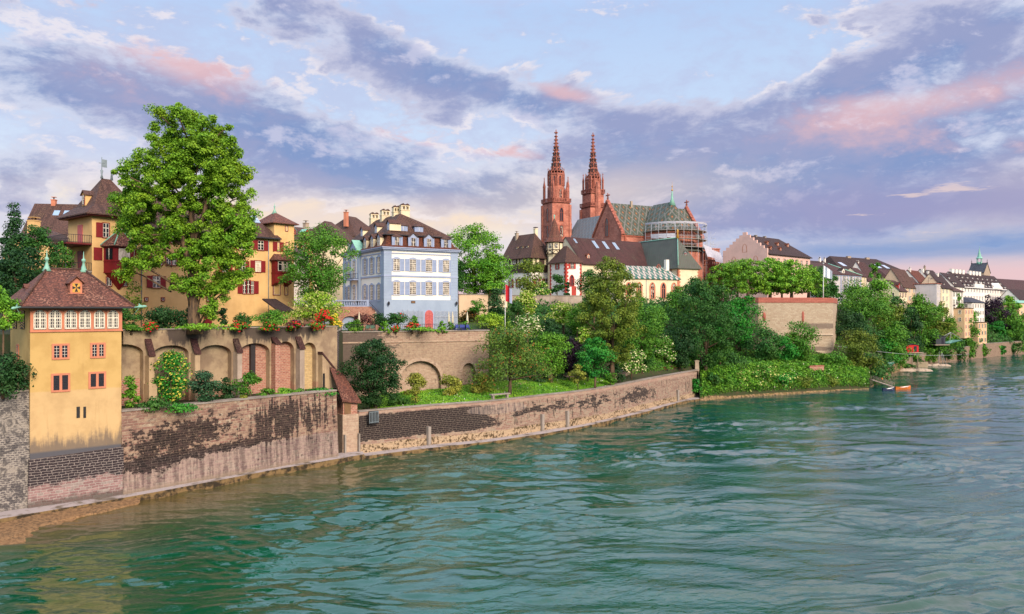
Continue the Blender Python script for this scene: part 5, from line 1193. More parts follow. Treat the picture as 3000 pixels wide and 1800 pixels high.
# ================================================================== cathedral
def lancet(root, face, u, z, w, h, L=0, dep=0, off=0, frame='red_sandstone_light', gl='glass', t=.28, name='window', mull=True):
    k = ('lan', round(w, 2), round(h, 2), frame, gl, t, mull)
    if k not in WC:
        def arc(w2, h2, top): return [(-w2, 0), (w2, 0), (w2, h2 - top), (w2 * .8, h2 - top * .5), (w2 * .45, h2 - top * .17), (0, h2), (-w2 * .45, h2 - top * .17), (-w2 * .8, h2 - top * .5), (-w2, h2 - top)]
        top = w * .95; f = MB(); a = arc(w / 2, h, top); b = [(x * (w / 2 + t) / (w / 2), (zz - h * .02) * (h + t) / h - .08) for x, zz in a]; n = len(a)
        vs = [(p[0], -.16, p[1]) for p in a] + [(p[0], -.16, p[1]) for p in b] + [(p[0], .02, p[1]) for p in a] + [(p[0], .02, p[1]) for p in b]
        f.add(vs, [q for i in range(n) for j in [(i + 1) % n] for q in ((i, j, n + j, n + i), (n + i, n + j, 3 * n + j, 3 * n + i), (i, 2 * n + i, 2 * n + j, j))])
        if mull: f.box(-.07, .07, -.1, -.03, 0, h * .8); f.box(-w / 2, w / 2, -.1, -.03, h * .62, h * .62 + .1)
        g = MB(); g.yprism(a, -.05, .0); WC[k] = (f.mesh('window', M[frame]), g.mesh('pane', M[gl]))
    loc, rz = place(root, face, u, z, L, dep, off); o = obj(name, WC[k][0], root, loc, rz); obj('pane', WC[k][1], o, (0, 0, 0)); return o
TD_ = (.878, .478)
XF = Fr((50.2, 289.0), (50.2 + TD_[0], 289 + TD_[1]))
cth = frt('cathedral', 'red sandstone cathedral with two pointed spires and diamond patterned tile roofs', 'cathedral', XF, 22.0)
t = cth; ze, zr = 47.3, 58.9; U = 18.6; V = 8.5
mb = MB(); mb.box(-U, U, -V, V, 21, ze); mb.xprism([(-V, ze), (V, ze), (0, zr)], -U, -U + 1.0); mb.xprism([(-V, ze), (V, ze), (0, zr)], U - 1.0, U); mb.box(-6.5, 6.5, V, 47, 21, 49.0); mb.box(-13, 13, V, 47, 21, 40.0); mb.build('wall', M['red_sandstone'], t)
mb = MB(); roof_hip(mb, -U + 1.1, U - 1.1, -V, V, ze, zr - .1, 0, 0, .3, t=.3); mb.build('transept_roof', M['tile_diamond'], t)
mb = MB(); roof_hip(mb, -6.5, 6.5, 3, 47, 49.0, zr - .25, 0, 0, .4, axis='y', t=.3); mb.build('nave_roof', M['tile_diamond_pale'], t)
mb = MB(); mb.slab([(-13.4, V, 40), (-6.5, V, 43.5), (-6.5, 47, 43.5), (-13.4, 47, 40)], .2); mb.build('aisle_roof', M['tile_brown'], t)
# gable copings with crockets and crosses
for s, nm in ((-1, 'left'), (1, 'right')):
    x0, x1 = (s * U - .35, s * U + 1.1 * -s) if s < 0 else (U - 1.1, U + .35)
    mb = MB()
    for q in (-1, 1):
        a_, b_ = (q * (V + .5), ze - .2), (0, zr + .35); mb.xprism([a_, (a_[0], a_[1] + .9), (0, zr + 1.2), b_], x0, x1)
        for k in range(9): f = (k + .5) / 9; mb.box(x0 + .2, x0 + .75, q * (V + .5) * (1 - f) - .2, q * (V + .5) * (1 - f) + .2, ze + .7 + (zr - ze) * f, ze + 1.35 + (zr - ze) * f)
    xm = (x0 + x1) / 2; mb.lathe(xm, 0, [(.55, zr + .6), (.3, zr + 1.6), (.2, zr + 3.6)], 6, 0, False); mb.box(xm - .15, xm + .15, -1.15, 1.15, zr + 2.6, zr + 3.0); mb.box(xm - .17, xm + .17, -.5, .5, zr + 1.7, zr + 1.95); mb.build('gable_coping', M['red_sandstone_carved'], t)
lancet(t, 'L', 8.5, 47.0, 1.9, 6.6, dep=8.5, off=U, gl='glass')
for u in (-13, -8): lancet(t, 'F', u, 38.5, 1.6, 6.0, off=V)
mb = MB(); mb.box(-U - .1, U + .1, -V - .25, -V, ze - .9, ze - .5); mb.box(-U + 1.2, -U + 1.9, -V - .3, -V, 22, ze); mb.build('cornice', M['red_sandstone_light'], t)
MB().box(-8.6, -7.9, -.9, -.2, 54.5, 60.2).build('chimney', M['pale_stone'], t)
# choir: straight bay then a half ring
vc = -13.3; rad = 8.5; zq = 48.2
def ring(r, c=vc, n=7, back=-4.0): return [(-r, back)] + [(-r * math.cos(PI * i / n), c - r * math.sin(PI * i / n)) for i in range(n + 1)] + [(r, back)]
MB().prism(ring(rad, n=5), 21, zq).build('choir_wall', M['red_sandstone'], t)
mb = MB(); P = ring(rad + .4, n=5); ap = (0, vc, zr + .1); a0 = (0, -3, zr + .1)
mb.slab([P[0] + (zq,), P[1] + (zq,), ap, a0], .25); mb.slab([P[-2] + (zq,), P[-1] + (zq,), a0, ap], .25)
for i in range(1, len(P) - 2): mb.slab([P[i] + (zq,), P[i + 1] + (zq,), ap], .25)
mb.build('choir_roof', M['tile_diamond'], t)
mb = MB(); mb.lathe(0, vc, [(1.3, zr - 1.3), (.45, zr + 1.0), (.2, zr + 3.6), (.12, zr + 4.0)], 8); mb.lathe(0, vc, [(.1, zr + 3.8), (.4, zr + 4.2), (.1, zr + 4.6), (.08, zr + 5.2), (.3, zr + 5.5), (.05, zr + 5.8), (.03, zr + 7.2)], 6, 1); mb.build('choir_finial', [M['copper'], M['gold']], t)
mb = MB(); P = ring(10.8); mb.prism(P, 21, 41.0); mb.build('ambulatory', M['red_sandstone'], t)
mb = MB(); P1 = ring(11.4); P2 = ring(8.4)
for i in range(len(P1) - 1): mb.slab([P1[i] + (41.0,), P1[i + 1] + (41.0,), P2[i + 1] + (43.2,), P2[i] + (43.2,)], .2)
mb.build('ambulatory_roof', M['tile_green_small'], t)
for i in range(1, 7): a = PI * (i + .0) / 7; 
mb = MB(); mb.prism([(9, -19), (19, -19), (19, -5), (9, -5)], 21, 36.5); mb.box(16.5, 24.5, -11, -2, 21, 43.2); mb.box(16.3, 24.7, -11.2, -1.8, 43.2, 43.6); mb.box(13, 15, -17, -15, 36, 42); mb.build('side_chapel', M['red_sandstone'], t)
mb = MB(); mb.box(8.9, 19.2, -19.4, -19.0, 36.5, 37.0); x = 9.0
while x < 19: mb.box(x, x + .3, -19.3, -19.1, 36.9, 38.0); x += .8
mb.box(8.9, 19.2, -19.35, -19.05, 38.0, 38.3); mb.box(8.9, 19.2, -20.2, -19.0, 31.2, 31.8); x = 9.0
while x < 19: mb.box(x, x + .35, -20.1, -19.9, 31.8, 33.2); x += .85
mb.box(8.9, 19.2, -20.15, -19.9, 33.2, 33.5)
for x in range(9, 19): mb.box(x + .2, x + .7, -20.0, -19.0, 30.2, 31.2)
mb.build('gallery_balustrade', M['red_sandstone_carved'], t)
lancet(t, 'F', 14.0, 32.3, 4.0, 4.0, off=19.0, t=.7); lancet(t, 'F', 14.0, 25.0, 3.6, 5.0, off=19.0, t=.5)
# towers
def spire(mb, x, y, z0, z1, r, n=8):
    mb.lathe(x, y, [(r, z0), (r * .66, z0 + (z1 - z0) * .25), (r * .40, z0 + (z1 - z0) * .5), (r * .2, z0 + (z1 - z0) * .78), (.13, z1 - 1.0)], n, 0, False, PI / 8)
    k = int((z1 - z0) / 1.35)
    for j in range(1, k):
        f = j / k; rr = r * (1 - f) ** 1.15 + .12
        for i in range(n): a = PI / 8 + 2 * PI * i / n; X, Y = x + (rr + .18) * math.cos(a), y + (rr + .18) * math.sin(a); e = .17; mb.box(X - e, X + e, Y - e, Y + e, z0 + (z1 - z0) * f - .14, z0 + (z1 - z0) * f + .18)
    mb.box(x - .75, x + .75, y - .16, y + .16, z1 - 1.4, z1 - 1.0); mb.box(x - .16, x + .16, y - .75, y + .75, z1 - 1.4, z1 - 1.0); mb.lathe(x, y, [(.3, z1 - 1.1), (.14, z1 - .5), (.28, z1 - .2), (.05, z1 + .1)], 6)
    for j in range(5):   # open tracery shows as dark slots low on the spire
        for i in range(n): a = 2 * PI * i / n; zz = z0 + .6 + j * 2.3; f = (zz - z0) / (z1 - z0); rr = r * (1 - f) ** 1.15 * .96; X, Y = x + rr * math.cos(a), y + rr * math.sin(a); e = max(.07, rr * .12); mb.box(X - e, X + e, Y - e, Y + e, zz, zz + 1.5, 1)
def pinn(mb, x, y, z0, z1, w=.55):
    mb.box(x - w / 2, x + w / 2, y - w / 2, y + w / 2, z0, z0 + (z1 - z0) * .62); mb.lathe(x, y, [(w * .85, z0 + (z1 - z0) * .6), (w * .3, z0 + (z1 - z0) * .8), (.07, z1)], 4, 0, False, PI / 4); mb.box(x - .3, x + .3, y - .08, y + .08, z1 - .7, z1 - .5)
def balust(mb, x0, x1, y0, y1, z, h=1.3):
    mb.box(x0, x1, y0, y1, z - .9, z - .45); mb.box(x0 - .35, x1 + .35, y0 - .35, y1 + .35, z - .45, z)
    for (a, b, c, d) in ((x0 - .3, y0 - .3, x1 + .3, y0 - .3), (x0 - .3, y0 - .3, x0 - .3, y1 + .3), (x1 + .3, y0 - .3, x1 + .3, y1 + .3)):
        n = max(2, int(max(c - a, d - b) / .75))
        for i in range(n + 1): X, Y = a + (c - a) * i / n, b + (d - b) * i / n; mb.box(X - .14, X + .14, Y - .12, Y + .12, z, z + h)
        mb.box(a - .15, c + .15, b - .14, d + .14, z + h - .22, z + h + .05); mb.box(a - .1, c + .1, b - .1, d + .1, z + .5, z + .62)
def tower(x, y, w, zb, stages, ztop, spr, kind):
    o = bpy.data.objects.new('tower', None)
    mb = MB(); h = w / 2; mb.box(x - h, x + h, y - h, y + h, 21, zb)
    for q in (56.0, 50.5, 45): mb.box(x - h - .15, x + h + .15, y - h - .15, y + h + .15, q - .2, q + .1) if q < zb - 5 else None
    for sx, sy in ((-1, -1), (1, -1), (-1, 1), (1, 1)): mb.box(x + sx * h - .5, x + sx * h + .5, y + sy * h - .5, y + sy * h + .5, 21, zb - 1.2)
    tw = mb.build('tower', M['red_sandstone'], t)
    b = MB(); balust(b, x - h, x + h, y - h, y + h, zb); b.build('balcony', M['red_sandstone_carved'], tw, (0, 0, 0))
    s = MB(); z = zb
    for wi, zt, oct_ in stages:
        r = wi / 2 / math.cos(PI / 8) if oct_ else None
        if oct_: s.lathe(x, y, [(r, z), (r, zt)], 8, 0, False, PI / 8)
        else: s.box(x - wi / 2, x + wi / 2, y - wi / 2, y + wi / 2, z, zt)
        z = zt
    st = s.build('belfry', M['red_sandstone'], tw, (0, 0, 0))
    c = MB(); zs = stages[-1][1]; wi = stages[-1][0]; r = wi / 2 / math.cos(PI / 8)
    for i in range(8): a = PI / 8 + 2 * PI * i / 8; X, Y = x + r * math.cos(a), y + r * math.sin(a); pinn(c, X, Y, zs - 5, zs + 2.6, .5)
    for i in range(16): a = 2 * PI * i / 16; X, Y = x + r * .98 * math.cos(a), y + r * .98 * math.sin(a); c.box(X - .14, X + .14, Y - .14, Y + .14, zs, zs + 1.1)
    c.lathe(x, y, [(r + .25, zs - .5), (r + .25, zs + .1)], 8, 0, False, PI / 8); c.lathe(x, y, [(r + .12, zs + 1.0), (r + .12, zs + 1.25)], 8, 0, False, PI / 8)
    c.build('pinnacle_crown', M['red_sandstone_carved'], tw, (0, 0, 0))
    sp = MB(); spire(sp, x, y, zs + .1, ztop, spr); sp.build('spire', [M['red_sandstone_carved'], M['black_paint']], tw, (0, 0, 0))
    return tw, tuple(stages)
T1x, T2x, Ty = -9.3, 9.3, 49.4
t1, _ = tower(T1x, Ty, 8.3, 65.8, [(6.8, 72.0, 1), (6.2, 77.6, 1)], 96.2, 2.2, 0)
t2, _ = tower(T2x, Ty, 7.4, 65.2, [(6.6, 70.9, 0), (5.9, 76.8, 1)], 97.0, 2.1, 1)
b = MB(); balust(b, T2x - 3.3, T2x + 3.3, Ty - 3.3, Ty + 3.3, 71.0); b.build('balcony', M['red_sandstone_carved'], t2, (0, 0, 0))
c = MB()
for sx, sy in ((-1, -1), (1, -1), (-1, 1), (1, 1)): c = MB(); pinn(c, T1x + sx * 3.6, Ty + sy * 3.6, 65.8, 76.5, .8); pinn(c, T1x + sx * 3.3, Ty + sy * 3.9, 65.8, 73.0, .6); c.build('corner_pinnacle', M['red_sandstone_carved'], t1, (0, 0, 0))
c = MB(); c.lathe(T1x + 3.0, Ty - 3.6, [(1.25, 65.8), (1.25, 70.2), (1.0, 70.6), (.4, 71.8), (.08, 74.2)], 6, 0, False); c.build('corner_pinnacle', M['red_sandstone_carved'], t1, (0, 0, 0))
c = MB()
for sx, sy in ((-1, -1), (-1, 1), (1, -1)): c = MB(); pinn(c, T2x + sx * 3.0, Ty + sy * 3.0, 71, 79.5, .6); c.build('corner_pinnacle', M['red_sandstone_carved'], t2, (0, 0, 0))
c = MB(); pinn(c, T2x + 2.9, Ty + 1.5, 71, 84.5, 1.5)
for q in (-.5, .5): pinn(c, T2x + 2.9 + q, Ty + .6, 71, 80.5, .4)
c.build('corner_pinnacle', M['red_sandstone_carved'], t2, (0, 0, 0))
MB().lathe(T2x - .1, Ty - 3.9, [(1.25, 40), (1.25, 71), (1.1, 71.3), (1.1, 73.6), (.1, 75.6)], 6, 0, False).build('stair_turret', M['red_sandstone'], t2, (0, 0, 0))
pinn(cc := MB(), T1x + 5.6, Ty - 2, 49, 61.5, 1.1); cc.build('corner_pinnacle', M['red_sandstone_carved'], t1, (0, 0, 0))
for face, dd in (('F', 0), ('L', 1)):
    for z, h in ((57.6, 5.6), (51.2, 5.0)):
        if face == 'F': lancet(t, 'F', T1x, z, 1.5, h, off=-(Ty - 4.15) + .0, t=.35)
        else: lancet(t, 'L', 0, z, 1.5, h, dep=Ty, off=-(T1x - 4.15), t=.35)
    if face == 'F':
        for dx in (-1.3, 1.3) if 0 else (0,): lancet(t, 'F', T1x, 67.4, 1.0, 3.6, off=-(Ty - 3.4), t=.2); lancet(t, 'F', T1x, 72.8, .9, 3.9, off=-(Ty - 3.1), t=.2)
        lancet(t, 'F', T2x + 1.6, 55.8, 1.1, 3.6, off=-(Ty - 3.7), t=.25); lancet(t, 'F', T2x, 72.3, .9, 3.3, off=-(Ty - 2.95), t=.2)
    else:
        lancet(t, 'L', 0, 67.4, 1.0, 3.6, dep=Ty, off=-(T1x - 3.4), t=.2); lancet(t, 'L', 0, 72.8, .9, 3.9, dep=Ty, off=-(T1x - 3.1), t=.2); lancet(t, 'L', 0, 72.3, .9, 3.3, dep=Ty, off=-(T2x - 2.95), t=.2)
for tx, r in ((T1x, 3.1), (T2x, 2.95)):
    for an in (-PI * .25, -PI * .75):  # diagonal faces of the octagon
        X, Y = tx + r * math.cos(an), Ty + r * math.sin(an); k = [v for kk, v in WC.items() if kk[0] == 'lan' and kk[1] == .9][0]
        o = obj('window', k[0], t, (X, Y, 72.6 - 22), an + PI / 2); obj('pane', k[1], o, (0, 0, 0))
# scaffolding round the choir
sc_ = thing('scaffolding', 'grey tube scaffolding with white sheeting wrapped round the red cathedral choir', 'scaffold', XF.at(0, vc), 21.0, XF.ang)
mb = MB(); dk = MB(); n = 13
def sp_(r, i): a = PI * i / n; return (-r * math.cos(a), -r * math.sin(a))
for r in (9.3, 11.9):
    for i in range(n + 1):
        x, y = sp_(r, i); zb_ = 41.3 - 21 if r < 11 else 28 - 21; mb.tube([(x, y, zb_), (x, y, 50.6 - 21)], .07, 4)
        if i < n:
            x2, y2 = sp_(r, i + 1)
            for z in (42.2, 43.3, 45.0, 46.1, 48.0, 49.2, 50.3): mb.tube([(x, y, z - 21), (x2, y2, z - 21)], .05, 4)
for i in range(n):
    a, b, c, d = sp_(9.3, i), sp_(9.3, i + 1), sp_(11.9, i + 1), sp_(11.9, i)
    for z in (42.2, 45.0, 48.0): dk.prism([a, b, c, d], z - 21, z - 20.9)
for k, (x, y) in enumerate(((12.5, -6), (15, -4.6), (17.5, -3.2))):
    for dy in (0, 1.6): mb.tube([(x, y + dy, 10), (x, y + dy, 27.5 - k * 3.2)], .07, 4)
    for z in np.arange(12, 26 - k * 3, 2.2): mb.tube([(x, y, z), (x + 2.4, y, z)], .05, 4); mb.tube([(x, y, z), (x + 2.4, y, z + 2.2)], .045, 4)
    dk.box(x, x + 2.5, y, y + 1.6, 17.5, 17.6)
mb.build('tube_frame', M['galvanised'], sc_, lower=False); dk.build('deck', M['plank'], sc_, lower=False)
rnd = random.Random(5)
for i in range(0, n - 1):
    x, y = sp_(12.0, i); x2, y2 = sp_(12.0, i + 1); j = rnd.uniform(-.3, .3)
    MB().add([(x, y, 29.2 + j * .5), (x2, y2, 29.2 - j * .5), (x2, y2, 29.8), (x, y, 29.8)], [(0, 1, 2, 3)]).build('sheeting', M['tarpaulin'], sc_, lower=False)
    if i in (1, 2, 3): MB().add([(x, y, 24.2 + j), (x2, y2, 24.2 - j), (x2, y2 + .3, 25.7), (x, y + .3, 25.7)], [(0, 1, 2, 3)]).build('sheeting', M['tarpaulin'], sc_, lower=False)
for x, y, w, z in ((4, -13.5, 4.5, 18.0), (10.5, -10.5, 5, 16.6)):
    MB().add([(x, y, z), (x + w, y + 1, z - .4), (x + w + .6, y + 3.5, z + 3.4), (x + .4, y + 2.5, z + 4.4)], [(0, 1, 2, 3)]).build('sheeting', M['tarpaulin'], sc_, lower=False)
# ================================================================== cloister range and neighbours
CB = Fr((20.1, 225.9), (45.6, 243.9)); t = frt('cloister_range', 'long cream building with huge dark brown roof and four skylights before the cathedral', 'building', CB, 22.5)
Lc = CB.L + 3; ze, zr = 34.3, 42.0; mb = MB(); walls(mb, 0, Lc, 0, 15, 22, ze, zr, gl=True); mb.build('wall', M['cream_plaster'], t)
mb = MB(); roof_hip(mb, 0, Lc, 0, 15, ze, zr, 0, 0, .6); mb.build('roof', M['tile_maroon'], t)
def slope_pt(px, py, fr=CB, z0=ze, k=(zr - ze) / 7.5):
    # meet the ray with the front roof slope z = z0+.25 + k*v
    kx = (px - CX) / F; kz = (CY - py) / F; best = None
    for v in np.linspace(-1, 8, 400):
        f = Fr(fr.at(0, v), fr.at(1, v)); u = f.u(px); z = zat(py, f.at(u)[1]); e = abs(z - (z0 + .32 + k * v))
        if best is None or e < best[0]: best = (e, u, v, z)
    return best[1:]
for x0, x1, y0, y1 in ((1679, 1692, 700, 712), (1733, 1754, 706, 727), (1763, 1784, 708, 729), (1793, 1815, 711, 731)):
    a = slope_pt(x0, y0); b = slope_pt(x1, y1); ua, ub, va, vb = a[0] + .0, b[0], a[1], b[1]; w = (x1 - x0) * .055
    kk = (zr - ze) / 7.5; zz = lambda v: ze + .36 + kk * v; mb = MB()
    mb.slab([(ua, vb, zz(vb)), (ua + w, vb, zz(vb)), (ua + w, va, zz(va)), (ua, va, zz(va))], .15)
    for q in (.33, .66): mb.slab([(ua + w * q - .05, vb, zz(vb) + .05), (ua + w * q + .05, vb, zz(vb) + .05), (ua + w * q + .05, va, zz(va) + .05), (ua + w * q - .05, va, zz(va) + .05)], .1, 1)
    mb.build('skylight', [M['glass_sky'], M['lead']], t)
u, v, z = slope_pt(1724, 757); dormer(t, 'F', u, z, 1.0, .9, 1.6, 'salmon_stone', 'tile_rust', 'cream_paint', 'gable', off=-v)
mb = MB(); mb.add([(6 + .9 * math.cos(a) + 2, -.05, 33.0 - .75 + .9 * math.sin(a) * 0 + .9 * math.sin(a)) for a in np.linspace(0, 2 * PI, 17)[:-1]] + [(8 + .78 * math.cos(a), -.06, 32.25 + .78 * math.sin(a)) for a in np.linspace(0, 2 * PI, 17)[:-1]], [(i, (i + 1) % 16, 16 + (i + 1) % 16, 16 + i) for i in range(16)]); mb.build('sundial_ring', M['stone_sill'], t)
NC = Fr((48.3, 228.0), (48.3 + .88 * 8, 228 + .478 * 8)); t = frt('chapel', 'cream chapel with green and mauve patterned tile roof and red stone quoins', 'chapel', NC, 22.5); L_ = NC.L; Dn = 27.0
MB().box(0, L_, 0, Dn, 22, 33.7).build('wall', M['cream_plaster'], t)
mb = MB(); roof_hip(mb, 0, L_, 0, Dn, 33.7, 41.9, 5.1, 0, .55, axis='y'); mb.build('roof', M['tile_green_small'], t)
mb = MB(); mb.tube([(L_ / 2, 5.1, 42.25), (L_ / 2, Dn, 42.25)], .2, 5); [mb.tube([(x, -.4, 33.6), (L_ / 2, 5.0, 42.3)], .13, 5) for x in (-.4,)]; mb.build('ridge_cap', M['copper'], t)
mb = MB(); mb.lathe(L_ / 2, 5.0, [(.45, 42), (.18, 43.6), (.3, 44.4), (.05, 44.8)], 6); mb.build('finial', M['gold'], t)
mb = MB(); m2 = MB(); z = 22.5
while z < 33.2:
    e = .75 if int(z * 2) % 2 else .45; mb.box(-.06, e, -.06, .01, z, z + .48); m2.box(L_ - e, L_ + .05, -.06, .01, z, z + .48); mb.box(-.06, .01, -.06, e, z, z + .48); z += .5
mb.build('quoins', M['salmon_stone'], t); m2.build('quoins', M['salmon_stone'], t)
lancet(t, 'F', NC.u(1929), NC.z(808, u=3), 1.1, 2.9); dormer(t, 'F', L_ / 2 + .4, 36.2, 1.3, 1.3, 2.0, 'lead', 'tile_green_small', 'red_trim', 'gable', off=-2.0)
NL = Fr(NC.at(0, Dn), NC.at(0, 0))
for px in (1908, 1963): u = NL.u(px); lancet(t, 'L', u, 31.6, .9, 1.6, dep=Dn)
MB().box(-.1, L_ + .1, -.12, 0, 27.2, 27.4).build('string_course', M['stone_sill'], t)
LW_ = Fr((28.0, 211.5), (47.3, 222.0)); t = frt('cloister_wing', 'low cream wing with zigzag green and white roof and pointed red windows', 'building', LW_, 22.5)
MB().box(0, LW_.L, 0, 5.2, 21.5, 29.4).build('wall', M['cream_plaster'], t); MB().slab([(-.3, -.45, 29.35), (LW_.L + .3, -.45, 29.35), (LW_.L - .9, 5.2, 33.0), (-.3, 5.2, 33.0)], .25).build('roof', M['tile_zigzag'], t)
for px in (1841, 1873, 1911, 1943, 1974): lancet(t, 'F', LW_.u(px), LW_.z(875, u=LW_.u(px)), 1.15, 4.3, frame='salmon_stone', t=.42)
MB().box(LW_.L - .8, LW_.L + .02, -.04, 0, 23.5, 29.2).build('quoins', M['salmon_stone'], t)
mb = MB(); u = LW_.u(1980); mb.box(u - .5, u + .5, 3.5, 4.5, 29, 35.0); mb.build('chimney', M['white_plaster'], t)
mb = MB(); u = LW_.u(1893); mb.tube([(u, -.08, 29.2), (u, -.08, 22)], .07, 5); mb.build('downpipe', M['lead'], t)
RB = Fr((14.5, 212.0), (14.5 + .88, 212 + .478)); t = frt('corner_house', 'small white house with red quoins, red shutters and hipped brown roof', 'house', RB, 22.5)
MB().box(0, 5.0, 0, 8.2, 21.5, 34.1).build('wall', M['white_plaster'], t)
mb = MB(); roof_hip(mb, 0, 5.0, 0, 8.2, 34.1, 38.0, 3.2, 3.2, .5, axis='y'); mb.build('roof', M['tile_brown'], t)
mb = MB(); z = 22
while z < 33.6:
    e = .85 if int(z * 2) % 2 else .5; mb.box(-.07, e, -.07, .01, z, z + .5); mb.box(-.07, .01, -.07, e, z, z + .5); mb.box(-.07, .01, 8.2 - e, 8.2, z, z + .5); mb.box(5 - e * .6, 5.05, -.07, .01, z, z + .5); z += .5
mb.box(-.08, 5.08, -.08, .01, 33.6, 34.05); mb.box(-.08, .01, -.08, 8.2, 33.6, 34.05); mb.build('quoins', M['red_trim'], t)
window(t, 'F', RB.u(1671), RB.u(1681), 32.0 - .2, 33.2, 'red_trim', nx=2, nz=3, sh='lr', shm='red_trim', shw=.5); RL = Fr(RB.at(0, 8.2), RB.at(0, 0)); u = RL.u(1633); window(t, 'L', u - .5, u + .5, 31.8, 33.2, 'red_trim', nx=2, nz=3, sh='lr', shm='red_trim', shw=.5, dep=8.2)
lancet(t, 'F', RB.u(1675), RB.z(838, u=2), 1.0, 2.9, frame='red_trim'); MB().box(1.9, 3.3, -.12, 0, 23, RB.z(839, u=2)).build('door_surround', M['red_trim'], t)
x, y = W(1624, 222); t = thing('stair_turret', 'half-timbered stair turret with tall pointed brown roof and green finial', 'turret', (x, y), 22.5, R(10))
mb = MB(); mb.lathe(0, 0, [(1.9, 21.5), (1.9, 35.6), (2.35, 36.4), (2.35, 39.7)], 8, 0, False, PI / 8); mb.build('wall', M['cream_plaster'], t)
mb = MB()
for i in range(8):
    a = PI / 8 + i * PI / 4; b = a + PI / 4; P_ = [(2.42 * math.cos(q), 2.42 * math.sin(q)) for q in (a, b)]
    mb.tube([P_[0] + (36.3,), P_[0] + (39.7,)], .12, 4)
    for z in (36.4, 37.5, 39.55): mb.tube([P_[0] + (z,), P_[1] + (z,)], .11, 4)
    mb.tube([P_[0] + (36.4,), tuple((p + q) / 2 for p, q in zip(*P_)) + (37.5,)], .08, 4); mb.tube([P_[1] + (36.4,), tuple((p + q) / 2 for p, q in zip(*P_)) + (37.5,)], .08, 4)
mb.build('timber_frame', M['dark_wood'], t)
for i in (4, 5, 6): a = i * PI / 4; X, Y = 2.22 * math.cos(a), 2.22 * math.sin(a); g = MB().box(-.45, .45, -.08, 0, 0, 1.25); g.box(-.03, .03, -.1, 0, 0, 1.25, 1); g.box(-.45, .45, -.1, 0, .6, .66, 1); obj('window', g.mesh('window', [M['glass'], M['cream_paint']]), t, (X, Y, 38.0 - 22.5), a + PI / 2)
mb = MB(); mb.lathe(0, 0, [(2.95, 39.7), (2.1, 40.9), (1.3, 43.0), (.6, 45.4), (.12, 46.6)], 8, 0, False, PI / 8); mb.build('roof', M['tile_red'], t)
MB().lathe(0, 0, [(.35, 45.6), (.14, 46.8), (.3, 47.3), (.05, 47.6)], 6).build('finial', M['copper'], t)
HT = Fr((5.4, 220), (6.2, 220.6)); t = frt('half_timbered_house', 'half-timbered house with dark wooden upper floor and hipped brown roof', 'house', HT, 22.0); Lh, Dh = 7.4, 13.0
MB().box(0, Lh, 0, Dh, 21, 31.3).build('wall', M['white_plaster'], t); MB().box(-.25, Lh + .25, -.25, Dh, 31.3, 36.3).build('upper_floor', M['dark_wood'], t)
mb = MB(); roof_hip(mb, -.2, Lh + .2, -.2, Dh, 36.3, 42.3, 3.2, 0, .8, axis='y'); mb.build('roof', M['tile_brown'], t)
mb = MB()
for k in range(5): a = .3 + k * 1.42; mb.box(a, a + .85, -.32, -.25, 33.4, 35.9) if k != 2 else None
for k in range(8): a = .4 + k * 1.6; mb.box(-.32, -.25, a, a + .8, 33.4, 35.9) if k not in (1, 4) else None
mb.build('timber_panel', M['cream_plaster'], t)
for u in (1.5, 4.6): window(t, 'F', u, u + 1.2, 27.2, 29.4, 'oxblood', sh='lr')
for u in (3.0, 6.5, 10.0): window(t, 'L', u, u + 1.1, 27.2, 29.4, 'oxblood', sh='lr', dep=Dh)
for u in (2.0, 5.2, 8.6): window(t, 'L', u, u + .9, 33.9, 35.6, 'cream_paint', nz=2, dep=Dh, off=.3)
for v in (5.0, 7.4, 9.8): dormer(t, 'L', v, 38.1, .9, .7, 1.5, 'cream_plaster', 'tile_brown', 'dark_wood', 'shed', dep=Dh, off=-1.0, nz=1)
dormer(t, 'F', 4.4, 38.0, .9, .8, 1.3, 'dark_wood', 'tile_brown', 'dark_wood', 'hip', off=-.9, nz=1)
chimney(t, Lh / 2 + 1.2, 4.2, 42.6, .9, .9, 1.7, 'cream_plaster', 0); chimney(t, Lh / 2 - .6, 10.8, 42.3, .8, .8, 1.1, 'pale_stone', 1)
MB().box(Lh / 2 + .7, Lh / 2 + 1.7, 3.7, 4.7, 44.3, 44.5).build('chimney_cap', M['dark_wood'], t)
# pink stepped gable house
PG = Fr((71.6, 265.8), (82.6, 254.2)); t = frt('stepped_gable_house', 'rose pink house with white-edged stepped gable above the round green trees', 'house', PG, 23.0); Lg, Dg = PG.L, 30.0
MB().box(0, Lg, 0, Dg, 22, 38.8).build('wall', M['rose_plaster'], t)
mb = MB(); n = 6; st = 7.6 / n
for k in range(n + 1):
    x = Lg / 2 - (Lg / 2 + .15) * (1 - k / (n + .6)); mb.box(x, Lg - x, -.15 + .002 * k, .5, 39.9 + .95 * (k - 1) if k else 22.5, 39.9 + .95 * (k + 1) - .1)
mb.build('stepped_gable', M['rose_plaster'], t)
mb = MB(); roof_hip(mb, 0, Lg, .5, Dg, 39.2, 45.4, 0, 7.0, .6, axis='y'); mb.build('roof', M['tile_dark'], t)
lancet(t, 'F', 8, 39.9, 1.2, 2.6, frame='stone_sill')
for u in (4, 12): lancet(t, 'F', u, 36.0, 1.2, 2.4, frame='stone_sill')
for v, z in ((8, 42.6), (15, 42.6), (22, 42.6), (5.5, 40.6), (12, 40.6)): dormer(t, 'R', v, z, .9, .8, 1.2, 'salmon_stone', 'tile_rust', 'salmon_stone', 'gable', L=Lg, off=-(Lg / 2) * ((z - 39.2) / 6.4) + .2, nz=1)
for v in range(3, 29, 4):
    for z in (35.9, 31.0): window(t, 'R', v, v + 1.2, z, z + 1.9, 'stone_sill', L=Lg)
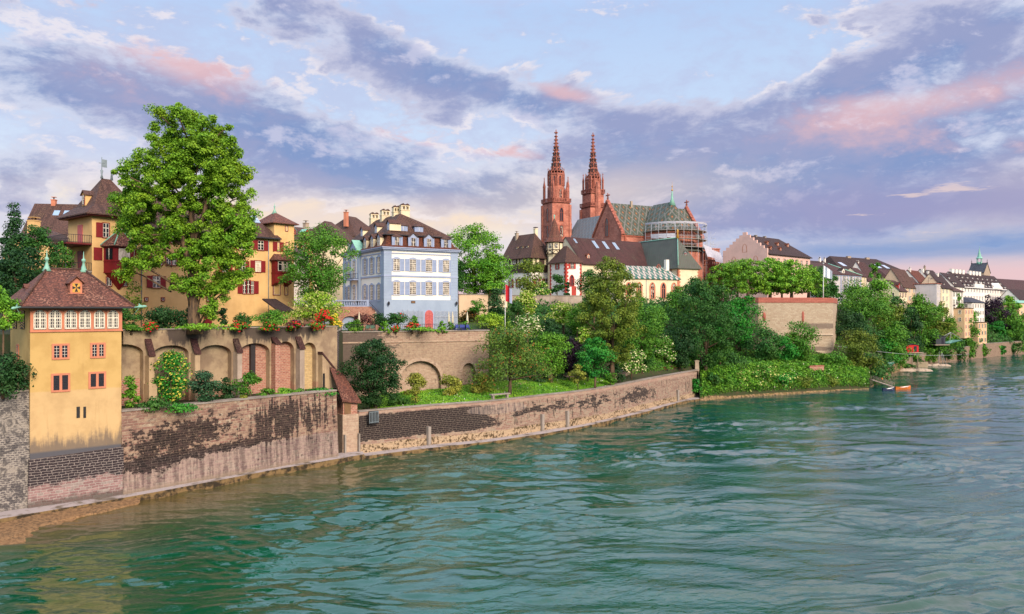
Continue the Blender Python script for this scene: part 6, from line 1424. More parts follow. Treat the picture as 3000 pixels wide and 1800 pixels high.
for x in (2, 5.5, 9, 12.5): window(t, 'F', x, x + 1.5, 25.3, 27.8, 'stone_sill', nx=2, nz=3)
MB().box(10.9, 12.2, -.1, 0, 23.2, 26.2).build('door', M['blue_metal'], t)
for v in (7, 13): chimney(t, Lg / 2, v, 45.3, .8, .8, .9, 'concrete', 0)
# ================================================================== houses upriver (right) and behind (left)
def house(name, label, cat, a, b, dep, zg, ye, yr, axis='x', wall='cream_plaster', roof='tile_dark', hl=0, hr=0, rows=0, cols=0, lrows=0, lcols=0, frame='cream_paint', shm=None, wh=1.5, ww=.95, ztop=None, flat=False, group=None, over=.45, ztr=None, wz=None):
    fr = Fr(W(*a), W(*b)); L = fr.L; ze = zat(ye, a[1]); zr = None if yr is None else zat(yr, a[1] + dep * .35)
    t = frt(name, label, cat, fr, zg, group); mb = MB()
    if flat: mb.box(0, L, 0, dep, zg - 3, ze); mb.build('wall', M[wall], t); MB().box(-.3, L + .3, -.3, dep + .3, ze, ze + .25).build('roof', M[roof], t)
    else:
        walls(mb, 0, L, 0, dep, zg - 3, ze, zr, axis, not hl, not hr); mb.build('wall', M[wall], t)
        mb = MB(); roof_hip(mb, 0, L, 0, dep, ze, zr, hl, hr, over, axis); mb.build('roof', M[roof], t)
    st = wz or 3.1
    for r in range(rows):
        z = ze - 2.3 - r * st
        for c in range(cols): u = L * (c + .5) / cols - ww / 2; window(t, 'F', u, u + ww, z, z + wh, frame, nx=2, nz=2, sh='lr' if shm else None, shm=shm or 'oxblood', shw=ww * .48)
    for r in range(lrows):
        z = ze - 2.3 - r * st
        for c in range(lcols): u = dep * (c + .5) / lcols - ww / 2; window(t, 'L', u, u + ww, z, z + wh, frame, nx=2, nz=2, dep=dep)
    t['_ze'] = ze; t['_zr'] = zr or ze; t['_L'] = L; return t
def D_(t, us, dz_=1.0, back=1.0, w=1.1, h=1.0, wall='white_plaster', roof='tile_dark', frame='cream_paint', kind='shed', face='F', dep=0):
    for u in us: dormer(t, face, u, t['_ze'] + dz_, w, h, 1.8, wall, roof, frame, kind, off=-back, nz=1, dep=dep)
T = house('museum_house', 'grey hipped-roof townhouse with pilasters and a white half-round dormer behind the white flag', 'house', (2400, 300), (2523, 321), 20, 23, 801, 768, hl=8, hr=8, wall='grey_plaster', roof='tile_maroon', rows=2, cols=6, frame='palace_trim', shm='shutter_grey', wh=2.2, wz=4.2)
D_(T, (T['_L'] * .62,), .7, 1.0, 2.0, 1.2, kind='gable'); D_(T, (T['_L'] * .25,), 1.2, 1.6, 1.8, 1.6, kind='hip')
mb = MB(); [mb.box(T['_L'] * f - .3, T['_L'] * f + .3, -.15, 0, 24, T['_ze'] - .4) for f in (.5, .67, .83, .985)]; mb.box(-.1, T['_L'] + .1, -.2, 0, T['_ze'] - .5, T['_ze'] - .05); mb.build('pilaster_order', M['palace_trim'], T)
mb = MB(); L0 = T['_L']; mb.tube([(L0 + .3, -.3, T['_ze'] + .1), (L0 - 8, 10, T['_zr'] + .35)], .25, 5); mb.build('hip_flashing', M['copper'], T)
T = house('townhouse', 'long low brown roof with four chimneys, left of the grey townhouse', 'house', (2368, 345), (2452, 362), 10, 23, 790, 762, roof='tile_dark', wall='grey_plaster')
for f in (.18, .3, .75, .92): chimney(T, T['_L'] * f, 5, T['_zr'], .9, .9, 1.9, 'white_plaster', 2)
T = house('townhouse', 'long dark roof on the skyline with four blue skylights and two chimneys', 'house', (2462, 402), (2664, 440), 20, 23, 790, 750, hl=6, hr=16, roof='tile_dark', wall='cream_plaster')
k = (T['_zr'] - T['_ze']) / 10; zz = lambda v: T['_ze'] + .35 + k * v
for f in (.1, .34, .60, .72): u = T['_L'] * f; MB().slab([(u, 2.6, zz(2.6)), (u + 3.6, 2.6, zz(2.6)), (u + 2.2, 5.2, zz(5.2)), (u - 1.0, 5.2, zz(5.2))], .1).build('skylight', M['glass_sky'], T)
for f in (.35, .62): chimney(T, T['_L'] * f, 10, T['_zr'], 3.0, 1.2, 1.0, 'pale_stone', 0)
T = house('gabled_house', 'narrow white gabled house with steep brown roof beside the poplar', 'house', (2540, 332), (2566, 342), 9, 23, 820, 768, roof='tile_maroon', wall='white_plaster', lrows=2, lcols=2); chimney(T, 2.5, 4.5, T['_zr'] - 1, .9, .9, 1.4, 'white_plaster', 1)
T = house('gabled_house', 'low cream house with small chimney between grey townhouse and poplar', 'house', (2518, 322), (2538, 330), 7, 23, 808, 785, roof='tile_maroon', wall='cream_plaster', rows=1, cols=2)
T = house('yellow_gabled_house', 'yellow gabled house with long dark roof slope and grey shutters right of the poplar', 'house', (2645, 312), (2684, 324), 9, 22, 839, 788, roof='tile_brown', wall='beige_plaster', rows=2, cols=3, shm='shutter_grey', lrows=1, lcols=2); D_(T, (4, 8), 1.2, 1.2, .9, .8, 'beige_plaster'); D_(T, (5, 10), 3.4, 2.6, .8, .7, 'beige_plaster')
T = house('cream_house', 'cream house with a red framed dormer just above the trees', 'house', (2634, 292), (2657, 301), 8.5, 21, 852, 822, roof='tile_maroon', wall='cream_plaster', rows=2, cols=3, shm='oxblood', lrows=1, lcols=2); D_(T, (3.2,), .6, .7, 2.2, 1.7, 'red_trim', 'tile_maroon', 'red_trim', 'gable')
T = house('townhouse', 'small townhouse with low brown eave and two shuttered windows, left of the blank wall', 'house', (2684, 326), (2703, 334), 8, 22, 846, 812, roof='tile_brown', wall='cream_plaster', rows=1, cols=2, shm='shutter_grey')
T = house('townhouse', 'brown roofs with a leaning skylight above the blank pinkish wall', 'house', (2690, 345), (2722, 358), 9, 23, 826, 792, roof='tile_rust', wall='white_plaster', rows=1, cols=2); chimney(T, 2, 4, T['_zr'], .9, .9, 1.2, 'white_plaster', 1)
T = house('white_gabled_house', 'white gabled house on the skyline with a fat chimney in the gable', 'house', (2722, 362), (2760, 376), 8, 23, 818, 790, roof='tile_dark', wall='white_plaster', lrows=1, lcols=1); chimney(T, .6, 3.0, T['_zr'] - .5, 1.5, 1, 1.0, 'white_plaster', 0); chimney(T, 5, 2.0, T['_zr'] - 2, .9, .9, 1.6, 'white_plaster', 1); chimney(T, 7, 4.0, T['_zr'], .8, .8, 2.0, 'pale_stone', 1)
T = house('terrace_house', 'flat-topped house with a broad blank pinkish side wall and roof terrace', 'house', (2744, 318), (2757, 325), 10.5, 20, 832, None, flat=True, wall='grey_plaster', roof='coping_red', rows=5, cols=2, ww=.9, wh=1.9)
rl = railing(T, [(0, .2, T['_ze'] + .25), (T['_L'], .2, T['_ze'] + .25)], 1.1, 'iron', step=1.0); mb = MB(); mb.box(0, T['_L'], 3, 3.2, T['_ze'] + 2.4, T['_ze'] + 2.6); [mb.box(x, x + .12, 3, 3.1, T['_ze'] + .2, T['_ze'] + 2.4) for x in (0, T['_L'] - .1)]; mb.build('pergola', M['iron'], T)
T = house('narrow_house', 'narrow cream house with green shutters and jumbled dark roof', 'house', (2758, 324), (2790, 336), 9, 20, 842, 802, roof='tile_dark', wall='cream_plaster', rows=5, cols=3, shm='shutter_pale', wh=1.7); D_(T, (3,), .7, .8, 1.8, 1.3, 'dark_wood', 'tile_dark', 'dark_wood'); D_(T, (7.5,), .7, .8, 1.2, 1.1)
chimney(T, 9, 4, T['_zr'] - 1, 1.6, 1, 1.6, 'white_plaster', 0)
T = house('balcony_house', 'white house with roof terrace and black shutters, next to the narrow cream house', 'house', (2791, 332), (2822, 345), 9, 20, 853, 838, roof='tile_brown', wall='white_plaster', rows=4, cols=4, shm='shutter_green', wh=1.8); bl = MB().box(.5, 4, -1.3, 0, T['_ze'] - 5.9, T['_ze'] - 5.7).build('balcony', M['concrete'], T); r_ = railing(bl, [(.5, -1.25, T['_ze'] - 5.7), (4, -1.25, T['_ze'] - 5.7)], 1.0, 'iron'); r_.location = (0, 0, 0)
T = house('slate_house', 'low house with shallow slate roof left of the purple beech', 'house', (2847, 345), (2884, 360), 8.5, 16, 886, 872, roof='tile_slate', wall='white_plaster', rows=5, cols=5, shm='shutter_grey', lrows=1, lcols=2, hl=4, hr=4)
T = house('peach_house', 'peach house with flat planted roof and pink shutters among the trees', 'house', (2826, 330), (2852, 341), 11, 12, 904, None, flat=True, roof='tile_brown', wall='peach_plaster', rows=4, cols=3, shm='pink_door', lrows=2, lcols=3)
T = house('river_house', 'small peach tower house with black shutters standing on the quay wall', 'house', (2865, 341), (2891, 350), 5.2, 5.5, 946, None, flat=True, roof='tile_brown', wall='peach_plaster', rows=3, cols=3, shm='black_paint', lrows=3, lcols=1, wh=1.7, ww=.9)
T = house('grand_building', 'long white classical building with rows of dormers and eight big chimneys', 'building', (2824, 400), (2955, 455), 15, 22, 841, 797, roof='tile_dark', wall='white_plaster', rows=3, cols=17, frame='palace_trim', wh=2.4, wz=4.3, over=.6)
L0 = T['_L']
for r, (dzz, bk, n) in enumerate(((.5, .5, 13), (2.9, 2.6, 10), (5.0, 4.6, 9))):
    for i in range(n): dormer(T, 'F', L0 * (i + .6) / (n + .3), T['_ze'] + dzz, 1.9 if r == 0 else 1.4, 1.2 if r == 0 else .9, 1.8, 'white_plaster', 'tile_dark', 'white_paint', 'shed', off=-bk, nz=1)
for i in range(8): chimney(T, 6 + i * 5.6 + (6 if i > 3 else 0), 7.5, T['_zr'] - .6, 3.2, 1.4, 2.6, 'white_plaster', 0)
mb = MB(); mb.yprism([(L0 * .62, T['_ze'] + .1), (L0 * .82, T['_ze'] + .1), (L0 * .72, T['_ze'] + 3.4)], -.8, 4); mb.build('pediment', M['palace_white'], T)
mb = MB(); mb.box(L0 * .2, L0 * .4, -.5, .4, T['_ze'], T['_ze'] + 2.0); [mb.box(L0 * f, L0 * f + .8, -.5, .4, T['_ze'] + 2, T['_ze'] + 3.2) for f in (.24, .34)]; mb.build('attic_parapet', M['white_plaster'], T)
mb = MB(); mb.box(-.3, L0 + .3, -.5, 0, T['_ze'] - .5, T['_ze'] + .1); mb.box(-.1, L0 + .1, -.2, 0, T['_ze'] - 4.6, T['_ze'] - 4.3); mb.build('cornice', M['white_paint'], T)
T = house('brown_roof_house', 'huddle of dark roofs before the long white building', 'house', (2795, 372), (2824, 385), 12, 22, 838, 800, roof='tile_dark', wall='white_plaster', rows=1, cols=3); D_(T, (3, 7), .8, .8, 1.3, 1.1); D_(T, (5,), 3.4, 3.0, 1.1, 1.0)
T = house('church_hall', 'huge plain brown roof at the right edge behind the white building', 'building', (2960, 520), (3130, 585), 34, 23, 852, 815, roof='tile_maroon', wall='beige_plaster', hl=0, hr=0)
T = house('gabled_house', 'white gabled house with dark roof at the right edge', 'house', (2985, 420), (3030, 440), 10, 20, 878, 848, roof='tile_dark', wall='white_plaster', rows=1, cols=2, lrows=1, lcols=1)
T = house('white_house', 'plain white house block between the purple beech and the right edge', 'house', (2968, 440), (2998, 452), 11, 20, 852, None, flat=True, roof='lead', wall='white_plaster', rows=1, cols=3)
T = house('yellow_house', 'yellow house with green copper roof at the right edge of the picture', 'house', (2985, 392), (3050, 418), 9, 17, 888, 881, roof='copper', wall='peach_plaster', rows=2, cols=4, shm='shutter_pale', hl=4, hr=4)
T = house('townhouse', 'brown hipped roof under the skyline between poplar and white gable', 'house', (2600, 352), (2655, 372), 10, 23, 812, 790, roof='tile_maroon', wall='cream_plaster', rows=1, cols=4, hl=4, hr=4)
# church with green spire
CH = Fr(W(2883, 478), W(2901, 488)); t = frt('church_tower', 'white church tower with saddle roof and slender green spire on the skyline', 'church', CH, 23); L_ = CH.L; Dc = 8.5; ze, zr = zat(797, 478), zat(771, 482)
mb = MB(); walls(mb, 0, L_, 0, Dc, 20, ze, zr, 'y', True, True); mb.build('wall', M['pale_stone'], t); mb = MB(); roof_hip(mb, 0, L_, -.1, Dc, ze, zr, 0, 0, .6, axis='y', t=.3); mb.build('roof', M['tile_slate'], t)
cx, cy = L_ / 2, Dc / 2; zz = lambda y: zat(y, 483)
mb = MB(); [mb.tube([(cx + r * 1.1, cy + s * 1.1, zr - 1), (cx + r * 1.1, cy + s * 1.1, zz(757))], .2, 5) for r in (-1, 1) for s in (-1, 1)]; mb.lathe(cx, cy, [(1.2, zr - 1), (1.5, zr + .8)], 8); mb.lathe(cx, cy, [(2.1, zz(757)), (1.2, zz(752)), (.5, zz(738)), (.1, zz(727))], 8, 0, False); mb.tube([(cx, cy, zz(727)), (cx, cy, zz(720))], .08, 4); mb.build('spire', M['copper'], t)
mb = MB(); [finial(mb, cx, y, zr, 2.6, 0, .3) for y in (0, Dc)]; mb.build('finial', M['iron'], t)
# far left: roofs behind the dark trees and the yellow house
T = house('steep_roof_house', 'steep brown roof with two skylights and one chimney at the far left', 'house', (62, 150), (196, 151.2), 12, 17, 690, 597, roof='tile_brown', wall='cream_plaster', over=.3)
k = (T['_zr'] - T['_ze']) / 6; zz = lambda v: T['_ze'] + .35 + k * v
for f in (.50, .73): u = T['_L'] * f; MB().slab([(u, 3.7, zz(3.7)), (u + 1.1, 3.7, zz(3.7)), (u + 1.1, 4.6, zz(4.6)), (u, 4.6, zz(4.6))], .12).build('skylight', M['glass_sky'], T)
chimney(T, T['_L'] * .42, 6, T['_zr'], .8, .8, 1.3, 'salmon_stone', 1)
T = house('yellow_outbuilding', 'yellow outbuilding with hipped brown roof behind the balconies', 'house', (150, 128), (225, 134), 7, 17, 700, 670, roof='tile_brown', wall='ochre_plaster', hl=3, hr=3, rows=1, cols=3, frame='oxblood')
T = house('yellow_outbuilding', 'pale yellow house end with a big tiled chimney above the dark trees', 'house', (118, 134), (155, 137), 7, 17, 745, 705, roof='tile_brown', wall='ochre_plaster', rows=1, cols=1, frame='oxblood'); chimney(T, 1.0, 2.0, 33.0, 1.5, 1.3, 3.0, 'ochre_plaster', 2)
T = house('white_gabled_house', 'white gable edge and grey roof window left of the yellow tower', 'house', (190, 153), (236, 153.5), 10, 17, 680, 600, roof='tile_brown', wall='white_plaster')
T = house('white_house', 'tall plain white house glimpsed behind the round green tree', 'house', (862, 150), (905, 158), 10, 17, 742, 700, roof='tile_brown', wall='white_plaster', rows=3, cols=2)
T = house('brown_roof_house', 'long low brown roof with chimneys behind the round green tree', 'house', (850, 175), (1000, 188), 11, 18, 700, 662, roof='tile_brown', wall='ochre_plaster', rows=1, cols=6, frame='oxblood'); chimney(T, T['_L'] * .58, 5, T['_zr'], 1.0, 1.0, 1.6, 'pale_stone', 1); D_(T, (2, 6), 1.2, 1.2, 1.1, 1.0, 'red_trim', 'copper', 'red_trim', 'gable')
T = house('brown_roof_house', 'high plain brown roof directly left of the palace chimneys', 'house', (985, 178), (1062, 188), 12, 18, 708, 648, roof='tile_brown', wall='cream_plaster', hl=4, hr=4)
T = house('brown_roof_house', 'brown hipped roof with a roof window behind the palace chimneys', 'house', (1040, 200), (1130, 212), 12, 18, 690, 632, roof='tile_brown', wall='cream_plaster', hl=5, hr=5); chimney(T, 1.5, 4, T['_zr'] - 1, .9, .9, 2.0, 'salmon_stone', 1)
x, y = W(1452, 175); t = thing('garden_kiosk', 'small round garden kiosk with slate roof behind the flagpole', 'kiosk', (x, y), 20.3)
t.location.z = 0; t['_z'] = 0.0
MB().lathe(0, 0, [(2.6, 18.0), (2.6, 24.1), (2.8, 24.3)], 6, 0, False).build('wall', M['cream_plaster'], t); mb = MB(); mb.lathe(0, 0, [(3.4, 24.2), (1.8, 25.2), (.25, 26.2), (.1, 27.3)], 6, 0, False); mb.build('roof', M['tile_slate'], t)
mb = MB()
for i in range(6): a = i * PI / 3 + PI / 6; mb.box(-.6 + 2.3 * math.cos(a), .6 + 2.3 * math.cos(a), 2.3 * math.sin(a) - .3, 2.3 * math.sin(a) + .05, 21.6, 23.6) if i == 4 else None
mb.build('window', M['glass_curtain'], t)
for t in ROOTS:
    for k in ('_ze', '_zr', '_L'):
        if k in t.keys(): del t[k]
# ================================================================== vegetation
def quads_mesh(name, V, mat):
    """V: (n,4,3) leaf corners"""
    n = len(V); me = bpy.data.meshes.new(name); me.vertices.add(4 * n); me.vertices.foreach_set('co', V.reshape(-1).astype(np.float32))
    me.loops.add(4 * n); me.loops.foreach_set('vertex_index', np.arange(4 * n, dtype=np.int32)); me.polygons.add(n)
    me.polygons.foreach_set('loop_start', np.arange(0, 4 * n, 4, dtype=np.int32)); me.materials.append(mat); me.update(calc_edges=True); return me
def leaves(C, Nn, size, rng, droop=0.0):
    n = len(C); Nn = Nn / np.linalg.norm(Nn, axis=1, keepdims=True)
    A = rng.normal(size=(n, 3)); A -= (A * Nn).sum(1, keepdims=True) * Nn; A /= np.linalg.norm(A, axis=1, keepdims=True); B = np.cross(Nn, A)
    s = (size * rng.uniform(.6, 1.25, n))[:, None]; A = A * s * .62; B = B * s * .42; k = Nn * s * .12
    return np.stack([C - A, C - B + k, C + A * .9, C + B + k], 1)
PROF = {'round': lambda z: np.clip(1 - np.abs(2 * z - 1) ** 2.4, 0, 1) ** .5, 'dome': lambda z: np.clip(1 - z ** 2.2, 0, 1) ** .5, 'tall': lambda z: np.clip(np.sin(np.pi * (.10 + .85 * z)), 0, 1) ** .75,
        'cone': lambda z: (1 - z) ** .75 * .95 + .05, 'umbrella': lambda z: np.clip(1 - (z - .12) ** 2 * 1.25, 0, 1) ** .5, 'pear': lambda z: np.clip(np.sin(np.pi * (.14 + .8 * z ** 1.15)), 0, 1) ** .7,
        'column': lambda z: np.clip(np.sin(np.pi * (.12 + .82 * z)), 0, 1) ** .4}
def crown_pts(rng, rx, ry, h, prof, puffs, psize, n, rag=.25):
    f = PROF[prof]; z = rng.uniform(0, 1, puffs * 4); w = f(z) + .12; keep = rng.uniform(0, 1, len(z)) < w / w.max(); z = z[keep][:puffs]; m = len(z)
    a = rng.uniform(0, 2 * np.pi, m); r = f(z) * (1 - rng.uniform(0, 1, m) ** 2.2 * .75) * (1 + rng.uniform(-rag, rag * .5, m)); 
    pr = psize * rng.uniform(.65, 1.25, m); r = np.clip(r - pr * .4, 0, None)
    P = np.stack([r * np.cos(a) * rx, r * np.sin(a) * ry, (pr * .2 + z * (1 - pr * .45)) * h], 1); PR = pr[:, None] * np.array([[rx, ry, min(rx, h * .6) * .72]])
    idx = rng.integers(0, m, n); d = rng.normal(size=(n, 3)); d[:, 2] += .35; d /= np.linalg.norm(d, axis=1, keepdims=True)
    sh = rng.uniform(.15, 1.15, (n, 1)) ** .6; C = P[idx] + d * PR[idx] * sh
    cen = np.array([0, 0, h * .4]); out = C - cen; out /= np.linalg.norm(out, axis=1, keepdims=True) + 1e-6
    Nn = d * 1.0 + out * .35 + rng.normal(size=(n, 3)) * .62 + np.array([0, 0, .3]); return C, Nn, P
GREEN = {'bright': (.115, .27, .018), 'lime': (.17, .30, .018), 'mid': (.068, .185, .016), 'olive': (.115, .165, .018), 'dark': (.034, .112, .018), 'deep': (.018, .062, .015), 'emerald': (.030, .19, .020),
         'purple': (.022, .010, .022), 'gold': (.20, .22, .03), 'bluish': (.030, .085, .035), 'rust': (.11, .08, .02), 'fresh': (.10, .25, .018), 'maroon': (.09, .012, .022)}
NTREE = 0
def tree(px, yt, yb, wpx, d, col, label, prof='round', zg=None, name='broadleaf_tree', cat='tree', puffs=None, dens=1.0, trunk=True, lean=0.0, leaf=None, flowers=None, nflow=0, dy=.9, group=None, ps=None, tr=None, trunk_px=None, rag=.25):
    global NTREE; NTREE += 1; rng = np.random.default_rng(100 + NTREE); rnd = random.Random(NTREE)
    x, y = W(px, d); rx = wpx / 2 / F * d; zt = zat(yt, d); zb = zat(yb, d); h = zt - zb; ry = rx * dy
    if zg is None: zg = min(gz(x, y), zb)
    t = thing(name, label, cat, (x, y), zg, 0, group)
    size = leaf or max(.23, .0020 * d); area = PI * rx * h / 2 * 1.0
    n = int(min(80000, max(700, 9.5 * dens * area / size ** 2))); pf = puffs or int(max(14, min(150, area / (size * 5.5) ** 2 * 2.2)))
    psz = ps or max(.17, min(.46, 2.5 / math.sqrt(pf)))
    C, Nn, P = crown_pts(rng, rx, ry, h, prof, pf, psz, n, rag); C[:, 2] += zb - zg; P[:, 2] += zb - zg
    if lean: C[:, 0] += C[:, 2] * lean
    o = bpy.data.objects.new('crown' if trunk else 'foliage', quads_mesh('crown', leaves(C, Nn, size, rng), M['leaf'])); COL.objects.link(o); o.parent = t
    c = GREEN[col] if isinstance(col, str) else col; j = rnd.uniform(1.12, 1.42); o.color = (c[0] * j, c[1] * j, c[2] * j, 1)
    if flowers:
        k = rng.integers(0, len(C), nflow); FC = C[k] + Nn[k] / np.linalg.norm(Nn[k], axis=1, keepdims=True) * size * .4; FC[:, 1] -= size * .2
        NN = Nn[k] * .4 + np.array([0, -.6, .8]); fo = bpy.data.objects.new('blossom', quads_mesh('blossom', leaves(FC, NN, size * 1.15, rng), M['flower'])); COL.objects.link(fo); fo.parent = t; fo.color = tuple(flowers) + (1,)
    hh = zb - zg; r = tr or max(.10, rx * .055); mb = MB(); top = hh + h * .45
    bx = 0.0
    mb.tube([(bx, 0, -.4), (bx * .7 + r * .2, 0, hh * .5), (r * .4, r * .3, hh + h * .12), (0, 0, top)], [r * 1.35, r * 1.0, r * .85, r * .45], 8)
    idx = np.argsort(-np.linalg.norm(P[:, :2], axis=1))[:60:8 if len(P) > 60 else 5]
    for q in P[idx]: s = rnd.uniform(.05, .35); z0 = hh + h * s * .8; mb.tube([(0, 0, z0), (q[0] * .45, q[1] * .45, z0 + (q[2] - z0) * .6), (q[0] * .85, q[1] * .85, q[2])], [r * .5, r * .3, r * .12], 5)
    mb.build('trunk' if name.endswith('tree') else 'stem', M['bark'], t, (0, 0, 0)); return t
def shrub(px, yt, yb, wpx, d, col, label, prof='dome', **k):
    k.setdefault('name', 'shrub'); k.setdefault('cat', 'shrub'); return tree(px, yt, yb, wpx, d, col, label, prof, trunk=False, **k)
def sec_d(px, j):
    for (pa, a), (pb, b) in zip(GS, GS[1:]):
        if pa <= px <= pb: t = (px - pa) / (pb - pa); return a[j][0] * (1 - t) + b[j][0] * t
ELD = (.50, .50, .16)
# ---- left side and upper garden
def big():
    """the great maple: several lobes traced from its outline"""
    global NTREE; NTREE += 1; rng = np.random.default_rng(7); d = 96.0; x, y = W(566, d); zg = 17.8; t = thing('maple_tree', 'huge bright green maple towering over the yellow house', 'tree', (x, y), zg); Cs, Ns, Ps = [], [], []
    for px, py, rx_, rz_ in ((590, 520, 66, 56), (515, 500, 56, 56), (590, 395, 62, 62), (655, 490, 66, 80), (530, 345, 52, 34), (545, 395, 95, 70), (620, 440, 85, 90), (480, 460, 80, 80), (440, 545, 105, 80), (560, 540, 120, 110), (660, 560, 75, 110), (395, 610, 62, 80), (470, 660, 100, 70), (590, 660, 110, 80), (680, 700, 68, 90), (640, 780, 82, 70), (400, 700, 55, 60), (430, 760, 55, 38), (560, 760, 60, 50), (655, 850, 45, 32), (590, 845, 42, 36), (530, 828, 42, 24), (620, 905, 26, 30), (705, 640, 45, 60), (372, 560, 40, 50), (470, 355, 32, 30), (350, 640, 20, 45), (600, 720, 90, 60), (383, 790, 22, 50)):
        cx, cz = (px - 566) / F * d, zat(py, d) - zg; rx, rz = rx_ * 1.12 / F * d, rz_ * 1.12 / F * d; n = int(rx * rz * 700)
        dep = rng.uniform(-.35, .35) * 5; m = max(12, int(rx * rz * 3.2)); v = rng.normal(size=(m, 3)); v /= np.linalg.norm(v, axis=1, keepdims=True); P = v * rng.uniform(.45, .95, (m, 1)) * np.array([[rx, min(rx, 4.5), rz]]) + np.array([[cx, dep, cz]])
        idx = rng.integers(0, m, n); dd = rng.normal(size=(n, 3)); dd[:, 2] += .4; dd /= np.linalg.norm(dd, axis=1, keepdims=True); pr = rng.uniform(.35, 1.0, m)[idx][:, None]
        C = P[idx] + dd * pr * np.array([[1, 1, .75]]) * rng.uniform(.1, 1.2, (n, 1)) ** .7; out = C - np.array([[0, 0, cz - rz]]); out /= np.linalg.norm(out, axis=1, keepdims=True)
        Cs.append(C); Ns.append(dd + out * .4 + rng.normal(size=(n, 3)) * .65 + np.array([0, 0, .3])); Ps.append(P[:3])
    C = np.concatenate(Cs); Nn = np.concatenate(Ns); P = np.concatenate(Ps)
    o = bpy.data.objects.new('crown', quads_mesh('crown', leaves(C, Nn, .225, rng), M['leaf'])); COL.objects.link(o); o.parent = t; o.color = (.175, .35, .02, 1)
    mb = MB(); Z = lambda py: zat(py, d) - zg; X = lambda px: (px - 566) / F * d
    mb.tube([(.15, 0, -.5), (.1, 0, 1.0), (0, 0, 4), (X(562), 0, Z(780)), (X(565), 0, Z(700))], [.95, .75, .58, .5, .42], 10)
    mb.tube([(X(562), 0, Z(790)), (X(545), -.3, Z(730)), (X(520), 0, Z(650)), (X(500), .3, Z(560))], [.4, .34, .26, .14], 7)
    mb.tube([(X(565), 0, Z(730)), (X(590), .2, Z(650)), (X(615), 0, Z(560)), (X(620), 0, Z(470))], [.36, .32, .24, .12], 7)
    mb.tube([(X(565), 0, Z(705)), (X(560), 0, Z(600)), (X(545), 0, Z(480)), (X(545), 0, Z(400))], [.4, .32, .22, .1], 7)
    mb.tube([(X(540), 0, Z(720)), (X(480), -.4, Z(690)), (X(400), -.6, Z(690))], [.22, .16, .08], 6)
    for q in P[::2]: mb.tube([(q[0] * .35, q[1] * .3, q[2] - 2.5), (q[0] * .8, q[1] * .8, q[2] - .5), tuple(q)], [.13, .08, .04], 5)
    mb.build('trunk', M['bark'], t, (0, 0, 0))
big()
tree(40, 585, 900, 150, 100, 'deep', 'tall dark spruce at the far left edge', 'cone', name='conifer_tree', zg=17.5, puffs=90)
tree(112, 640, 880, 140, 98, 'dark', 'dark bushy yew between the spruce and the balconies', 'tall', zg=17.5)
tree(60, 700, 960, 190, 92, 'deep', 'dark green yew low behind the pavilion roof', 'round', zg=15)
tree(8, 788, 1010, 92, 76, 'bright', 'bright green maple branches at the left edge', 'tall', zg=12)
shrub(20, 1000, 1160, 150, 76.5, 'deep', 'dark ivy mound on top of the rough grey wall', 'dome', zg=12.2)
tree(183, 705, 800, 68, 104, 'mid', 'small round green tree under the balcony', 'round', zg=17.5)
tree(392, 822, 950, 72, 97, 'olive', 'slender airy young maple beside the yellow house wall', 'tall', zg=17.8, dens=.45)
shrub(365, 900, 968, 90, 92.5, 'dark', 'dark low shrub right behind the pavilion corner', zg=17.8)
shrub(470, 893, 968, 150, 95, 'deep', 'long dark hedge along the foot of the yellow house', zg=17.8)
shrub(548, 902, 965, 60, 97, 'deep', 'dark clipped hedge block left of the big trunk', 'column', zg=17.8)
shrub(655, 902, 955, 38, 99, 'deep', 'dark clipped hedge block right of the ivy arch', 'column', zg=17.8)
shrub(612, 892, 928, 62, 98.5, 'dark', 'ivy arch over the small red garden door', 'umbrella', zg=19.5)
shrub(708, 915, 958, 56, 101, 'dark', 'loose dark shrub between two beds of red roses', zg=17.8)
shrub(795, 903, 955, 118, 104, 'mid', 'spreading green maple shrub before the drainpipe', 'umbrella', zg=17.8)
shrub(862, 938, 962, 70, 107, 'maroon', 'dark maroon dwarf maple among the roses', zg=17.8)
for px, w, d, lab in ((440, 60, 91.8, 'pink-red rose bed on the wall edge near the pavilion'), (700, 60, 99.5, 'red rose bed right of the big trunk'), (790, 56, 103, 'red rose bed below the spreading maple shrub'), (865, 50, 106.5, 'red rose bed in front of the maroon dwarf maple'), (925, 80, 109, 'red rose bed at the right end of the terrace')):
    shrub(px, 943, 968, w, d, 'mid', lab, zg=17.8, flowers=(.62, .015, .03), nflow=100, name='rose_bed', cat='rose bed')
shrub(950, 905, 945, 60, 111, 'mid', 'tall rose bush covered in scarlet flowers at the wall end', zg=18, flowers=(.60, .01, .02), nflow=300)
shrub(982, 920, 960, 44, 113, 'lime', 'yellow flowering rose bush beside the scarlet one', zg=18, flowers=(.70, .50, .05), nflow=250)
shrub(590, 948, 968, 190, 93.8, 'bright', 'bright green trailing plant spilling over the terrace wall', zg=17.8)
shrub(385, 950, 968, 80, 90.8, 'mid', 'low green planting at the wall edge beside the pavilion', zg=17.8)
tree(938, 655, 885, 222, 124, 'mid', 'dense round green tree between yellow house and palace', 'round', zg=17.8, puffs=110)
shrub(930, 855, 945, 170, 117, 'lime', 'large elder bush with cream flower heads between the two mansions', zg=17.8, flowers=ELD, nflow=650)
